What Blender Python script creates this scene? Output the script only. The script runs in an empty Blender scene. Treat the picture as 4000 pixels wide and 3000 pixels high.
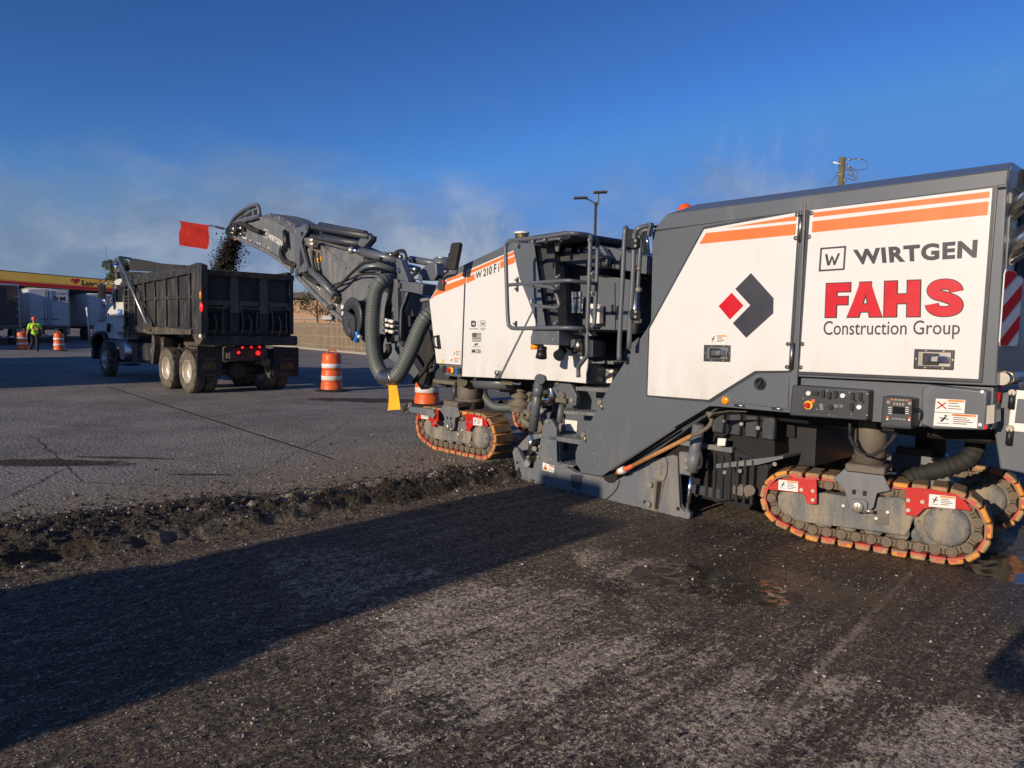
import bpy, bmesh, math, random
import numpy as np
from mathutils import Vector, Matrix
random.seed(7); rng = np.random.default_rng(5)
SC = bpy.context.scene; COL = SC.collection
# ------------------------------------------------------------------ camera
FPX = 2773.0; CAMH = 1.70; ROLL = .018
PITCH = math.atan((1500-1282)/FPX)
CF_ = Vector((0, math.cos(PITCH), -math.sin(PITCH))); R0 = Vector((1, 0, 0)); U0 = R0.cross(CF_)
CR_ = R0*math.cos(ROLL)+U0*math.sin(ROLL); CU_ = U0*math.cos(ROLL)-R0*math.sin(ROLL)
CAMP = Vector((0, 0, CAMH))
cam = bpy.data.cameras.new('camera'); camo = bpy.data.objects.new('camera', cam); COL.objects.link(camo)
cam.sensor_width = 36; cam.lens = FPX/4000*36; cam.clip_end = 6000; cam.clip_start = .05
M3 = Matrix((CR_, CU_, -CF_)).transposed().to_4x4(); M3.translation = CAMP; camo.matrix_world = M3
SC.camera = camo
# ------------------------------------------------------------------ light
SUN_AZ = math.radians(43); SUN_EL = math.radians(15.5)
sl = bpy.data.lights.new('sun', 'SUN'); so = bpy.data.objects.new('sun', sl); COL.objects.link(so)
sl.energy = 4.5; sl.angle = math.radians(.5); sl.color = (1, .83, .64)
ldir = Vector((math.sin(SUN_AZ)*math.cos(SUN_EL), math.cos(SUN_AZ)*math.cos(SUN_EL), -math.sin(SUN_EL)))
so.rotation_euler = ldir.to_track_quat('-Z', 'Y').to_euler(); so.location = (-20, -20, 15)
SC.view_settings.view_transform = 'Standard'; SC.view_settings.look = 'None'; SC.view_settings.exposure = 0; SC.view_settings.gamma = 1
w = bpy.data.worlds.new('World'); SC.world = w; w.use_nodes = True
nt = w.node_tree; nt.nodes.clear()
class NG:
    def __init__(s, nt): s.nt = nt
    def n(s, t, **k):
        nd = s.nt.nodes.new(t)
        ins = k.pop('i', {})
        for a, b in k.items(): setattr(nd, a, b)
        for a, b in ins.items():
            if hasattr(b, 'is_linked') or isinstance(b, bpy.types.NodeSocket): s.nt.links.new(b, nd.inputs[a])
            else: nd.inputs[a].default_value = b
        return nd
    def math(s, op, a, b=0.0, clamp=False):
        nd = s.n('ShaderNodeMath', operation=op, use_clamp=clamp, i={0: a, 1: b}); return nd.outputs[0]
    def mix(s, f, a, b, blend='MIX'):
        nd = s.n('ShaderNodeMix', data_type='RGBA', blend_type=blend, i={0: f}); 
        for k, v in ((6, a), (7, b)):
            if isinstance(v, bpy.types.NodeSocket): s.nt.links.new(v, nd.inputs[k])
            else: nd.inputs[k].default_value = (*v, 1) if len(v) == 3 else v
        return nd.outputs[2]
    def noise(s, vec, scale, detail=4, rough=.6, dist=0):
        nd = s.n('ShaderNodeTexNoise', i={'Vector': vec, 'Scale': scale, 'Detail': detail, 'Roughness': rough, 'Distortion': dist}); return nd.outputs[0]
    def ramp(s, v, a, b, o0=0.0, o1=1.0, smooth=True):
        nd = s.n('ShaderNodeMapRange', interpolation_type='SMOOTHSTEP' if smooth else 'LINEAR', i={0: v, 1: a, 2: b, 3: o0, 4: o1}); return nd.outputs[0]
    def vscale(s, v, sc):
        nd = s.n('ShaderNodeVectorMath', operation='MULTIPLY', i={0: v, 1: sc}); return nd.outputs[0]
g = NG(nt)
sky = g.n('ShaderNodeTexSky', sky_type='NISHITA', sun_disc=False, sun_elevation=SUN_EL, sun_rotation=math.pi+SUN_AZ, altitude=200, air_density=1.0, dust_density=.6, ozone_density=2.2)
tc = g.n('ShaderNodeTexCoord').outputs['Generated']
sep = g.n('ShaderNodeSeparateXYZ', i={0: tc})
el = sep.outputs['Z']
cn1 = g.noise(g.vscale(tc, (1.6, 1.6, 3.4)), 1.5, 6, .55, .3)
cn2 = g.noise(g.vscale(tc, (1, 1, 1.6)), 6.5, 7, .6, .5)
edge = g.math('ADD', g.math('MULTIPLY', cn1, .36), g.math('MULTIPLY', cn2, .05))      # bank top elevation
bank = g.ramp(g.math('SUBTRACT', edge, el), -.03, .10)
puff = g.ramp(g.math('ADD', g.math('MULTIPLY', g.noise(g.vscale(tc, (1, 1, 1.5)), 3.6, 3, .5, .2), .6), g.math('MULTIPLY', g.noise(g.vscale(tc, (1, 1, 1.4)), 13, 8, .62, .3), .4)), .44, .62)
wisp = g.math('MULTIPLY', g.ramp(cn2, .60, .80), g.ramp(el, .36, .12))
skyg = g.n('ShaderNodeGamma', i={0: g.n('ShaderNodeVectorMath', operation='MULTIPLY', i={0: sky.outputs[0], 1: (.36, .36, .36)}).outputs[0], 1: 1.45}).outputs[0]
skyc = g.mix(1.0, skyg, (1.06, 1.62, 2.46), 'MULTIPLY')
skyc = g.n('ShaderNodeVectorMath', operation='MINIMUM', i={0: skyc, 1: (.80, 2.25, 5.6)}).outputs[0]
def lobe(px_, py_, w0, w1):
    d = (CF_*FPX + CR_*(px_-2000) + CU_*(1500-py_)).normalized()
    return g.ramp(g.n('ShaderNodeVectorMath', operation='DOT_PRODUCT', i={0: g.n('ShaderNodeVectorMath', operation='NORMALIZE', i={0: tc}).outputs[0], 1: tuple(d)}).outputs['Value'], math.cos(math.radians(w0)), math.cos(math.radians(w1)))
cum = g.math('MULTIPLY', lobe(1800, 1010, 6.5, 1.0), g.ramp(cn2, .36, .62))
c1 = g.mix(g.math('MULTIPLY', bank, .84), skyc, g.mix(puff, (1.50, 2.08, 3.05), (2.75, 3.2, 4.05)))
c1 = g.mix(g.math('MULTIPLY', cum, .5), c1, (4.6, 4.9, 5.4))
wsp = g.math('MULTIPLY', lobe(3010, 640, 5.0, 0.6), g.ramp(g.noise(g.vscale(tc, (3, 3, .8)), 6, 6, .6, .6), .42, .7))
c1 = g.mix(g.math('MULTIPLY', wsp, .38), c1, (3.0, 3.5, 4.6))
c1 = g.mix(g.math('MULTIPLY', wisp, .35), c1, (3.2, 3.6, 4.6))
bg = g.n('ShaderNodeBackground', i={0: c1, 1: .12}); out = g.n('ShaderNodeOutputWorld', i={0: bg.outputs[0]})
# ------------------------------------------------------------------ frames: real vertical planes in the place
def ray(p): return CF_*FPX + CR_*(p[0]-2000) + CU_*(1500-p[1])
def gnd(p, z=0.0):
    r = ray(p); return CAMP + r*((z-CAMH)/r.z)
class Frame:
    def __init__(s, O, yaw):
        s.O = Vector(O); s.ex = Vector((math.sin(yaw), -math.cos(yaw), 0)); s.ey = Vector((math.cos(yaw), math.sin(yaw), 0))
        s.M = Matrix((s.ex, s.ey, Vector((0, 0, 1)))).transposed().to_4x4(); s.M.translation = s.O; s.Mi = s.M.inverted()
    def at(s, p, off=0.0):
        r = ray(p); t = ((s.O-CAMP).dot(s.ey)+off)/r.dot(s.ey); q = CAMP+r*t-s.O
        return (q.dot(s.ex), q.z)
    def atx(s, p, x):
        r = ray(p); t = ((s.O-CAMP).dot(s.ex)+x)/r.dot(s.ex); q = CAMP+r*t-s.O
        return (q.dot(s.ey), q.z)
    def g(s, p, z=0.0): return s.Mi @ gnd(p, z)
    def w(s, v): return s.M @ Vector(v)
ZM = dict(A=(0,900,.5877),B=(600,750,.5425),C=(1500,850,.60274),D=(2400,550,.72333),E=(1800,1500,.5425),G=(2800,1400,.5425),H=(0,1700,.90416),I=(2000,2000,.90416),J=(3600,600,.42194),K=(3500,1200,.48216),L=(1950,850,.33146),M=(2000,1350,.33156),N=(1580,1400,.27126),Q=(850,780,.22604),R=(1300,850,.33156),S=(0,1000,.25316),W=(0,0,1.80832))
def px(k, x, y): o = ZM[k]; return (o[0]+x*o[2], o[1]+y*o[2])
def pl(F, k, pts, off): return [F.at(px(k, *p), off) for p in pts]
def p3(F, k, x, y, off): a = F.at(px(k, x, y), off); return (a[0], off, a[1])
O_M = gnd((3391, 2155), -.08); O_M.z = 0
MF = Frame(O_M, math.radians(43.5))
# ------------------------------------------------------------------ materials
def mat(name, col, rough=.5, metal=0, low=None, var=.12, scale=3.0, bump=0, bscale=60, dust=None, dustamt=.5, spec=.5, coat=0, emit=None, streak=False):
    m = bpy.data.materials.new(name); m.use_nodes = True; nt = m.node_tree; b = nt.nodes['Principled BSDF']; g = NG(nt)
    v = g.n('ShaderNodeTexCoord').outputs['Object']
    n1 = g.noise(v, scale, 6, .65)
    c = g.mix(1.0, (*col,), g.mix(n1, (1-var*2,)*3, (1+var*2,)*3), 'MULTIPLY')
    if dust:
        vv = g.vscale(v, (1, 1, .25)) if streak else v
        n2 = g.noise(vv, scale*1.7, 8, .7)
        n3 = g.noise(v, scale*11, 4, .7)
        f = g.ramp(g.math('ADD', g.math('MULTIPLY', n2, .75), g.math('MULTIPLY', n3, .25)), .62-dustamt*.3, .9-dustamt*.35)
        if low: f = g.math('ADD', f, g.math('MULTIPLY', g.ramp(g.n('ShaderNodeSeparateXYZ', i={0: v}).outputs[2], low[0], low[1]), g.ramp(g.noise(g.vscale(v, (1, 1, .3)), 5, 6, .7), .3, .8, 0, .8)), True)
        c = g.mix(f, c, dust)
        nt.links.new(g.math('ADD', g.math('MULTIPLY', f, .35), rough, True), b.inputs['Roughness'])
    else:
        nt.links.new(g.ramp(n1, .2, .8, max(0, rough-.07), min(1, rough+.07)), b.inputs['Roughness'])
    nt.links.new(c, b.inputs['Base Color']); b.inputs['Metallic'].default_value = metal
    b.inputs['Specular IOR Level'].default_value = spec; b.inputs['Coat Weight'].default_value = coat
    if bump:
        bn = g.n('ShaderNodeBump', i={'Height': g.noise(v, bscale, 5, .6), 'Strength': bump, 'Distance': .01}); nt.links.new(bn.outputs[0], b.inputs['Normal'])
    if emit: b.inputs['Emission Color'].default_value = (*emit[0], 1); b.inputs['Emission Strength'].default_value = emit[1]
    return m
MT = {}
MT['grey'] = mat('slate_paint', (.105,.120,.138), .38, var=.06, bump=.1, bscale=1.8, dust=(.17,.16,.14), dustamt=.34, coat=.15, scale=2.2, streak=True)
MT['grey2'] = mat('dusty_slate_paint', (.125,.14,.158), .45, var=.08, dust=(.22,.20,.165), dustamt=.62, scale=3, streak=True)
MT['grey3'] = mat('dark_slate_paint', (.045,.05,.058), .45, var=.1, dust=(.12,.11,.095), dustamt=.35, scale=3)
MT['rim'] = mat('panel_rim_paint', (.05,.054,.062), .35, var=.05)
MT['white'] = mat('white_paint', (.71,.715,.70), .3, var=.03, coat=.3, bump=.12, bscale=1.6, low=(1.75, .95), dust=(.50,.46,.38), dustamt=.22, streak=True)
MT['orange'] = mat('orange_stripe', (.85,.19,.045), .35, var=.03)
MT['red'] = mat('red_paint', (.50,.014,.010), .35, var=.06, dust=(.3,.12,.08), dustamt=.25)
MT['letred'] = mat('red_lettering', (.58,.006,.018), .35, var=.02)
MT['letdark'] = mat('dark_lettering', (.035,.038,.05), .4, var=.03)
MT['letblack'] = mat('black_lettering', (.012,.012,.014), .4, var=.03)
MT['black'] = mat('black_plastic', (.014,.015,.017), .45, var=.1, dust=(.06,.055,.05), dustamt=.25)
MT['void'] = mat('flat_black', (.008,.008,.009), .8, var=.1)  # even flat black, also filling slots, holes and recesses
MT['rubber'] = mat('rubber', (.018,.018,.018), .75, var=.2, dust=(.1,.09,.075), dustamt=.4, bump=.2)
MT['hose'] = mat('grey_hose', (.10,.115,.108), .5, var=.08, dust=(.12,.12,.1), dustamt=.35)
MT['chrome'] = mat('chrome', (.75,.74,.72), .12, 1, var=.03)
MT['steel'] = mat('worn_steel', (.42,.4,.36), .35, 1, var=.15, dust=(.2,.15,.1), dustamt=.4)
MT['bolt'] = mat('zinc_bolt', (.45,.42,.35), .4, .7, var=.1)
MT['cast'] = mat('dusty_cast_steel', (.15,.13,.105), .7, .2, var=.25, dust=(.24,.19,.13), dustamt=.5, scale=8, bump=.4)
MT['brass'] = mat('brass', (.5,.4,.2), .35, .9, var=.1)
MT['pad'] = mat('worn_orange_pad', (.70,.28,.04), .75, var=.3, dust=(.30,.21,.13), dustamt=.62, scale=9, bump=.5, bscale=40)
MT['padred'] = mat('scuffed_red_plate', (.55,.06,.045), .6, var=.25, dust=(.36,.20,.14), dustamt=.62, scale=9)
MT['padworn'] = mat('scraped_pad', (.46,.27,.12), .8, var=.3, dust=(.24,.17,.11), dustamt=.7, scale=11, bump=.5, bscale=40)
MT['padgrey'] = mat('mud_caked_plate', (.30,.17,.11), .8, var=.3, dust=(.24,.18,.12), dustamt=.7, scale=11)
MT['padtop'] = mat('dirty_pad_tread', (.20,.13,.07), .85, var=.3, dust=(.30,.22,.14), dustamt=.5, scale=9, bump=.5, bscale=40)
MT['chain'] = mat('dusty_chain', (.16,.12,.08), .75, .2, var=.25, dust=(.28,.21,.14), dustamt=.5, scale=12)
MT['muddy'] = mat('mud_splashed_frame', (.105,.12,.13), .6, var=.12, dust=(.30,.25,.18), dustamt=.72, scale=3.5, streak=True)
MT['sticker'] = mat('sticker_white', (.75,.74,.7), .5, var=.03)
MT['stick_orange'] = mat('sticker_orange', (.8,.25,.05), .5)
MT['yellow'] = mat('yellow_fabric', (.85,.45,.02), .7, var=.08, bump=.3, bscale=25)
MT['amber'] = mat('amber_lens', (.9,.3,.01), .2, var=.03)
MT['beaconred'] = mat('orange_red_beacon', (.75,.10,.02), .25, var=.03)
MT['taillight'] = mat('lit_red_lens', (.8,.01,.01), .25, emit=((1,.02,.02), 1.3))
MT['screen'] = mat('display_screen', (.01,.012,.012), .12, var=.02)
MT['glass'] = mat('dark_glass', (.02,.025,.03), .06, var=.02, spec=.8)
MT['mirror'] = mat('mirror_glass', (.8,.8,.8), .04, 1, var=0)
MT['wood'] = mat('weathered_handle', (.42,.2,.07), .6, var=.3, scale=14, dust=(.3,.2,.1), dustamt=.4)
MT['orangetape'] = mat('orange_grip', (.75,.12,.03), .6, var=.15)
MT['flag'] = mat('red_flag_cloth', (.30,.016,.010), .9, var=.3, scale=5, bump=.9, bscale=9, spec=.2)
MT['barrel'] = mat('orange_barrel_plastic', (.75,.12,.02), .45, var=.1, dust=(.35,.13,.06), dustamt=.3)
MT['signred'] = mat('sheeting_red', (.60,.012,.015), .8, var=.05, spec=.15)
MT['signwhite'] = mat('sheeting_white', (.72,.72,.70), .8, var=.05, spec=.15)
MT['reflect'] = mat('white_reflective', (.75,.74,.7), .4, var=.06, dust=(.4,.36,.3), dustamt=.25)
MT['truckblack'] = mat('worn_black_paint', (.026,.027,.028), .5, var=.25, dust=(.12,.108,.085), dustamt=.5, scale=2.5, streak=True)
MT['truckgrime'] = mat('grimy_black_steel', (.05,.045,.038), .7, var=.2, dust=(.17,.145,.105), dustamt=.6, scale=4, bump=.2)
MT['litdustrib'] = mat('dusty_lightened_steel', (.13,.115,.09), .8, var=.2, dust=(.22,.19,.145), dustamt=.6, scale=4)  # dusty steel, lightened because the sun only grazes the tailgate ribs
MT['tire'] = mat('tyre_rubber', (.03,.028,.026), .8, var=.15, dust=(.20,.17,.125), dustamt=.8, scale=6, bump=.3)
MT['alu'] = mat('polished_aluminium', (.62,.6,.57), .3, .9, var=.08, dust=(.3,.27,.22), dustamt=.3)
MT['rimpaint'] = mat('cream_rim', (.62,.57,.47), .45, .35, var=.08, dust=(.3,.25,.18), dustamt=.4)
MT['blue'] = mat('blue_sign_paint', (.02,.14,.5), .4)
MT['skin'] = mat('skin', (.5,.25,.16), .55, var=.05)
MT['hiviz'] = mat('lime_shirt', (.42,.85,.03), .7, var=.08)
MT['vest'] = mat('vest_orange', (.6,.3,.12), .6)
MT['cloth'] = mat('dark_trousers', (.012,.013,.018), .8)
MT['boot'] = mat('tan_boot', (.2,.12,.06), .7)
MT['helmet'] = mat('orange_helmet', (.8,.1,.04), .3)
# ------------------------------------------------------------------ mesh builder
class MB:
    def __init__(s): s.bm = bmesh.new(); s.ms = []
    def mi(s, m):
        m = MT[m] if isinstance(m, str) else m
        if m not in s.ms: s.ms.append(m)
        return s.ms.index(m)
    def _fin(s, vs, m, smooth=False, fs=None):
        k = s.mi(m)
        for f in (fs if fs is not None else {f for v in vs for f in v.link_faces}): f.material_index = k; f.smooth = smooth
    def face(s, pts, m):
        vs = [s.bm.verts.new(p) for p in pts]; f = s.bm.faces.new(vs); f.material_index = s.mi(m); return f
    def prism(s, pts, y0, y1, m, bev=0, seg=2, holes=None):
        P = list(pts)
        ar = sum(P[i][0]*P[(i+1) % len(P)][1]-P[(i+1) % len(P)][0]*P[i][1] for i in range(len(P)))
        if ar < 0: P = P[::-1]
        a = [s.bm.verts.new((p[0], y0, p[1])) for p in P]; b = [s.bm.verts.new((p[0], y1, p[1])) for p in P]
        fs = [s.bm.faces.new(a), s.bm.faces.new(b[::-1])]
        n = len(P)
        for i in range(n): fs.append(s.bm.faces.new((a[i], b[i], b[(i+1) % n], a[(i+1) % n])))
        k = s.mi(m)
        for f in fs: f.material_index = k
        if bev:
            es = list({e for f in fs for e in f.edges})
            r = bmesh.ops.bevel(s.bm, geom=es, offset=bev, segments=seg, affect='EDGES', profile=.7, clamp_overlap=True)
            for f in r['faces']: f.material_index = k; f.smooth = True
        return s
    def hexa(s, lo, hi, m, bev=0):      # two loops of points
        a = [s.bm.verts.new(p) for p in lo]; b = [s.bm.verts.new(p) for p in hi]; n = len(lo); k = s.mi(m)
        fs = [s.bm.faces.new(a[::-1]), s.bm.faces.new(b)]
        for i in range(n): fs.append(s.bm.faces.new((a[i], a[(i+1) % n], b[(i+1) % n], b[i])))
        for f in fs: f.material_index = k
        bmesh.ops.recalc_face_normals(s.bm, faces=fs)
        if bev:
            es = list({e for f in fs for e in f.edges})
            r = bmesh.ops.bevel(s.bm, geom=es, offset=bev, segments=2, affect='EDGES', clamp_overlap=True)
            for f in r['faces']: f.material_index = k; f.smooth = True
        return s
    def box(s, c, d, m, rot=None, bev=0):
        M = Matrix.Translation(c) @ (rot.to_4x4() if rot else Matrix.Identity(4))
        q = [(-1,-1),(1,-1),(1,1),(-1,1)]
        lo = [M @ Vector((x*d[0]/2, y*d[1]/2, -d[2]/2)) for x, y in q]; hi = [M @ Vector((x*d[0]/2, y*d[1]/2, d[2]/2)) for x, y in q]
        return s.hexa(lo, hi, m, bev)
    def cyl(s, p0, p1, r, m, r1=None, n=20, cap=True):
        p0, p1 = Vector(p0), Vector(p1); r1 = r if r1 is None else r1; d = (p1-p0).normalized()
        u = d.orthogonal().normalized(); v = d.cross(u); k = s.mi(m)
        A = [s.bm.verts.new(p0+(u*math.cos(t)+v*math.sin(t))*r) for t in [2*math.pi*i/n for i in range(n)]]
        B = [s.bm.verts.new(p1+(u*math.cos(t)+v*math.sin(t))*r1) for t in [2*math.pi*i/n for i in range(n)]]
        for i in range(n):
            f = s.bm.faces.new((A[i], A[(i+1) % n], B[(i+1) % n], B[i])); f.smooth = True; f.material_index = k
        if cap:
            f = s.bm.faces.new(A[::-1]); f.material_index = k; f = s.bm.faces.new(B); f.material_index = k
        return s
    def tube(s, pts, r, m, n=10, sub=6, ribs=0, closed=False):
        P = [Vector(p) for p in pts]
        if sub > 1 and len(P) > 2:
            Q = []
            for i in range(len(P)-1):
                a = P[i-1] if i else P[0]*2-P[1]; b, c = P[i], P[i+1]; d = P[i+2] if i+2 < len(P) else c*2-b
                for k in range(sub):
                    t = k/sub; Q.append(.5*((2*b)+(c-a)*t+(2*a-5*b+4*c-d)*t*t+(3*b-a-3*c+d)*t**3))
            Q.append(P[-1]); P = Q
        if ribs:       # resample evenly so that rings bulge
            L = [0]
            for i in range(1, len(P)): L.append(L[-1]+(P[i]-P[i-1]).length)
            N = int(L[-1]/ribs)*4; Q = []; j = 0
            for k in range(N+1):
                t = L[-1]*k/N
                while j < len(P)-2 and L[j+1] < t: j += 1
                f = (t-L[j])/max(1e-9, L[j+1]-L[j]); Q.append(P[j].lerp(P[j+1], min(1, f)))
            P = Q
        k = s.mi(m); prev = None; u = None
        for i, p in enumerate(P):
            d = (P[min(i+1, len(P)-1)]-P[max(i-1, 0)]).normalized()
            u = d.orthogonal().normalized() if u is None else (u-d*u.dot(d)).normalized(); v = d.cross(u)
            rr = r if not ribs else r*(1.0 if i % 4 in (1, 2) else .90)
            ring = [s.bm.verts.new(p+(u*math.cos(t)+v*math.sin(t))*rr) for t in [2*math.pi*j/n for j in range(n)]]
            if prev:
                for j in range(n):
                    f = s.bm.faces.new((prev[j], prev[(j+1) % n], ring[(j+1) % n], ring[j])); f.smooth = True; f.material_index = k
            else: s.bm.faces.new(ring[::-1]).material_index = k
            prev = ring
        s.bm.faces.new(prev).material_index = k
        return s
    def lathe(s, prof, m, c=(0,0,0), n=28, axis='Z', mats=None):     # prof: (r, h)
        prev = None; c = Vector(c)
        def P(r, h, t):
            a, b = r*math.cos(t), r*math.sin(t)
            return c+(Vector((a, b, h)) if axis == 'Z' else Vector((a, h, b)) if axis == 'Y' else Vector((h, a, b)))
        for i, (r, h) in enumerate(prof):
            ring = [s.bm.verts.new(P(max(r, 1e-4), h, 2*math.pi*j/n)) for j in range(n)]
            if prev:
                k = s.mi(mats[i-1] if mats else m)
                for j in range(n):
                    f = s.bm.faces.new((prev[j], prev[(j+1) % n], ring[(j+1) % n], ring[j])); f.material_index = k
                    f.smooth = True
            prev = ring
        return s
    def sphere(s, c, r, m, sc=(1,1,1), n=12):
        M = Matrix.Translation(c) @ Matrix.Diagonal((sc[0]*r, sc[1]*r, sc[2]*r, 1))
        x = bmesh.ops.create_uvsphere(s.bm, u_segments=n, v_segments=n//2+1, radius=1, matrix=M); s._fin(x['verts'], m, True); return s
    def quad(s, F, k, pts, off, m, th=.003):
        s.prism(pl(F, k, pts, off), off-th, off, m); return s
def mesh_of(b, name, recalc=True):
    if recalc: bmesh.ops.recalc_face_normals(b.bm, faces=b.bm.faces)
    me = bpy.data.meshes.new(name); b.bm.to_mesh(me); b.bm.free()
    for m in b.ms: me.materials.append(m)
    return me
def obj(name, b, parent=None, F=None, root=None, loc=None):
    """one mesh object; vertices are in frame F, the thing's root frame is root"""
    me = b if isinstance(b, bpy.types.Mesh) else mesh_of(b, name)
    o = bpy.data.objects.new(name, me); COL.objects.link(o)
    if parent: o.parent = parent
    if F is not None and root is not None and F is not root: o.matrix_basis = root.Mi @ F.M
    elif F is not None and parent is None: o.matrix_world = F.M
    if loc: o.location = loc
    return o
def tag(o, label, cat, group=None, kind=None):
    if kind: o['kind'] = kind
    if label: o['label'] = label
    if cat: o['category'] = cat
    if group: o['group'] = group
    return o
def thing(name, F, label, cat, group=None):
    o = bpy.data.objects.new(name, None); COL.objects.link(o); o.matrix_world = F.M; o.empty_display_size = .3
    return tag(o, label, cat, group)
def copy_tree(o, parent=None):
    c = o.copy(); COL.objects.link(c)
    if parent: c.parent = parent
    for ch in [x for x in bpy.data.objects if x.parent == o]: copy_tree(ch, c)
    return c
# ------------------------------------------------------------------ lettering
def text_geo(txt, bold=0.0, spacing=1.0):
    cu = bpy.data.curves.new('t', 'FONT'); cu.body = txt; cu.offset = bold; cu.space_character = spacing; cu.resolution_u = 4; cu.fill_mode = 'BOTH'
    o = bpy.data.objects.new('t', cu); COL.objects.link(o)
    bpy.context.view_layer.update()
    me = bpy.data.meshes.new_from_object(o.evaluated_get(bpy.context.evaluated_depsgraph_get()))
    V = [tuple(v.co[:2]) for v in me.vertices]; Fs = [tuple(p.vertices) for p in me.polygons]
    bpy.data.objects.remove(o); bpy.data.curves.remove(cu); bpy.data.meshes.remove(me)
    xs = [v[0] for v in V]; ys = [v[1] for v in V]; x0, x1, y0, y1 = min(xs), max(xs), min(ys), max(ys)
    return [((v[0]-x0)/(x1-x0), (v[1]-y0)/(y1-y0)) for v in V], Fs
def put(b, geo, quad, fn, m):
    """map unit-square geometry onto a quad tl,tr,br,bl given as 2-d points; fn turns 2-d into 3-d"""
    V, Fs = geo; tl, tr, br, bl = [Vector((q[0], q[1])) for q in quad]; k = b.mi(m)
    vs = []
    for u, v in V:
        p = bl.lerp(br, u).lerp(tl.lerp(tr, u), v); vs.append(b.bm.verts.new(fn(p.x, p.y)))
    for f in Fs:
        try: ff = b.bm.faces.new([vs[i] for i in f]); ff.material_index = k
        except ValueError: pass
def decal(b, F, k, txt, quad, off, m, bold=0.0, spacing=1.0):
    put(b, text_geo(txt, bold, spacing), pl(F, k, quad, off), lambda x, z: (x, off, z), m)
def rects(lst):
    V = []; Fs = []
    for poly in lst:
        i = len(V); V += list(poly); Fs.append(tuple(range(i, i+len(poly))))
    return V, Fs
WLOGO = rects([[(.0,.95),(.17,.95),(.30,.30),(.24,.02),(.20,.02)], [(.24,.02),(.36,.02),(.52,.62),(.47,.80),(.44,.80),(.30,.30)],
               [(.60,.02),(.72,.02),(.98,.95),(.83,.95),(.66,.32)], [(.60,.02),(.66,.32),(.58,.62),(.47,.80),(.50,.55)]])
FRAMELOGO = rects([[(0,0),(1,0),(1,.07),(0,.07)], [(0,.93),(1,.93),(1,1),(0,1)], [(0,.07),(.07,.07),(.07,.93),(0,.93)], [(.93,.07),(1,.07),(1,.93),(.93,.93)]])
def wlogo(b, F, k, quad, off, m):
    q = pl(F, k, quad, off); fn = lambda x, z: (x, off, z)
    put(b, FRAMELOGO, q, fn, m)
    V = [(.2+.6*u, .22+.52*v) for u, v in WLOGO[0]]; put(b, (V, WLOGO[1]), q, fn, m)
def sticker(b, F, k, quad, off, orange=True, lines=4, pic=True):
    q = pl(F, k, quad, off); fn = lambda x, z: (x, off-.002, z); fn2 = lambda x, z: (x, off-.004, z)
    put(b, rects([[(0,0),(1,0),(1,1),(0,1)]]), q, fn, 'sticker')
    L = []
    if orange: put(b, rects([[(.42,.82),(.97,.82),(.97,.97),(.42,.97)]]), q, fn2, 'stick_orange')
    for i in range(lines): y = .68-.6*i/lines; L.append([(.45,y),(.45+.45*(.7+.3*((i*7) % 3)/2),y),(.45+.45*(.7+.3*((i*7) % 3)/2),y+.05),(.45,y+.05)])
    if pic: L += [[(.08,.2),(.36,.2),(.36,.24),(.08,.24)], [(.14,.35),(.2,.33),(.3,.7),(.25,.72)], [(.12,.6),(.34,.5),(.35,.56),(.13,.66)], [(.24,.74),(.31,.74),(.31,.84),(.24,.84)]]
    put(b, rects(L), q, fn2, 'letblack')
def bolts(b, F, k, pts, off, r=.014, m='bolt', h=.012):
    for p in pts: a = p3(F, k, *p, off); b.cyl((a[0], off+.002, a[2]), (a[0], off-h, a[2]), r, m, n=8)
# ================================================================== GROUND (one sheet, in the machine's frame)
def vnoise(X, Y, seed=0):
    xi = np.floor(X).astype(np.int64); yi = np.floor(Y).astype(np.int64); xf = X-xi; yf = Y-yi
    def h(a, b):
        n = (a*374761393+b*668265263+seed*982451653) & 0xffffffff; n = ((n ^ (n >> 13))*1274126177) & 0xffffffff; return ((n ^ (n >> 16)) & 0xffff)/65535.
    u = xf*xf*(3-2*xf); v = yf*yf*(3-2*yf)
    return (h(xi, yi)*(1-u)+h(xi+1, yi)*u)*(1-v)+(h(xi, yi+1)*(1-u)+h(xi+1, yi+1)*u)*v
def fbm(X, Y, sc, oc=4, seed=0, gain=.55):
    a = 1; s = 0; t = 0
    for o in range(oc): s = s+a*vnoise(X*sc, Y*sc, seed+o*17); t += a; a *= gain; sc *= 2.07
    return s/t
def sstep(x, a, b): t = np.clip((x-a)/(b-a), 0, 1); return t*t*(3-2*t)
CUTX = -3.85; ZC = -.08
def heap(X, Y):
    c = -4.10+.22*(fbm(X*0+Y, Y, .5, 2, 3)-.5)-.20*sstep(-Y, .5, 5)
    wd = .44+.20*(fbm(Y*1.0, X*0, .8, 2, 9)-.5)+.42*sstep(-Y, 2.0, 6)
    return np.exp(-((X-c)/wd)**2*1.6)*sstep(.9-Y, 0, .6)
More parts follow.
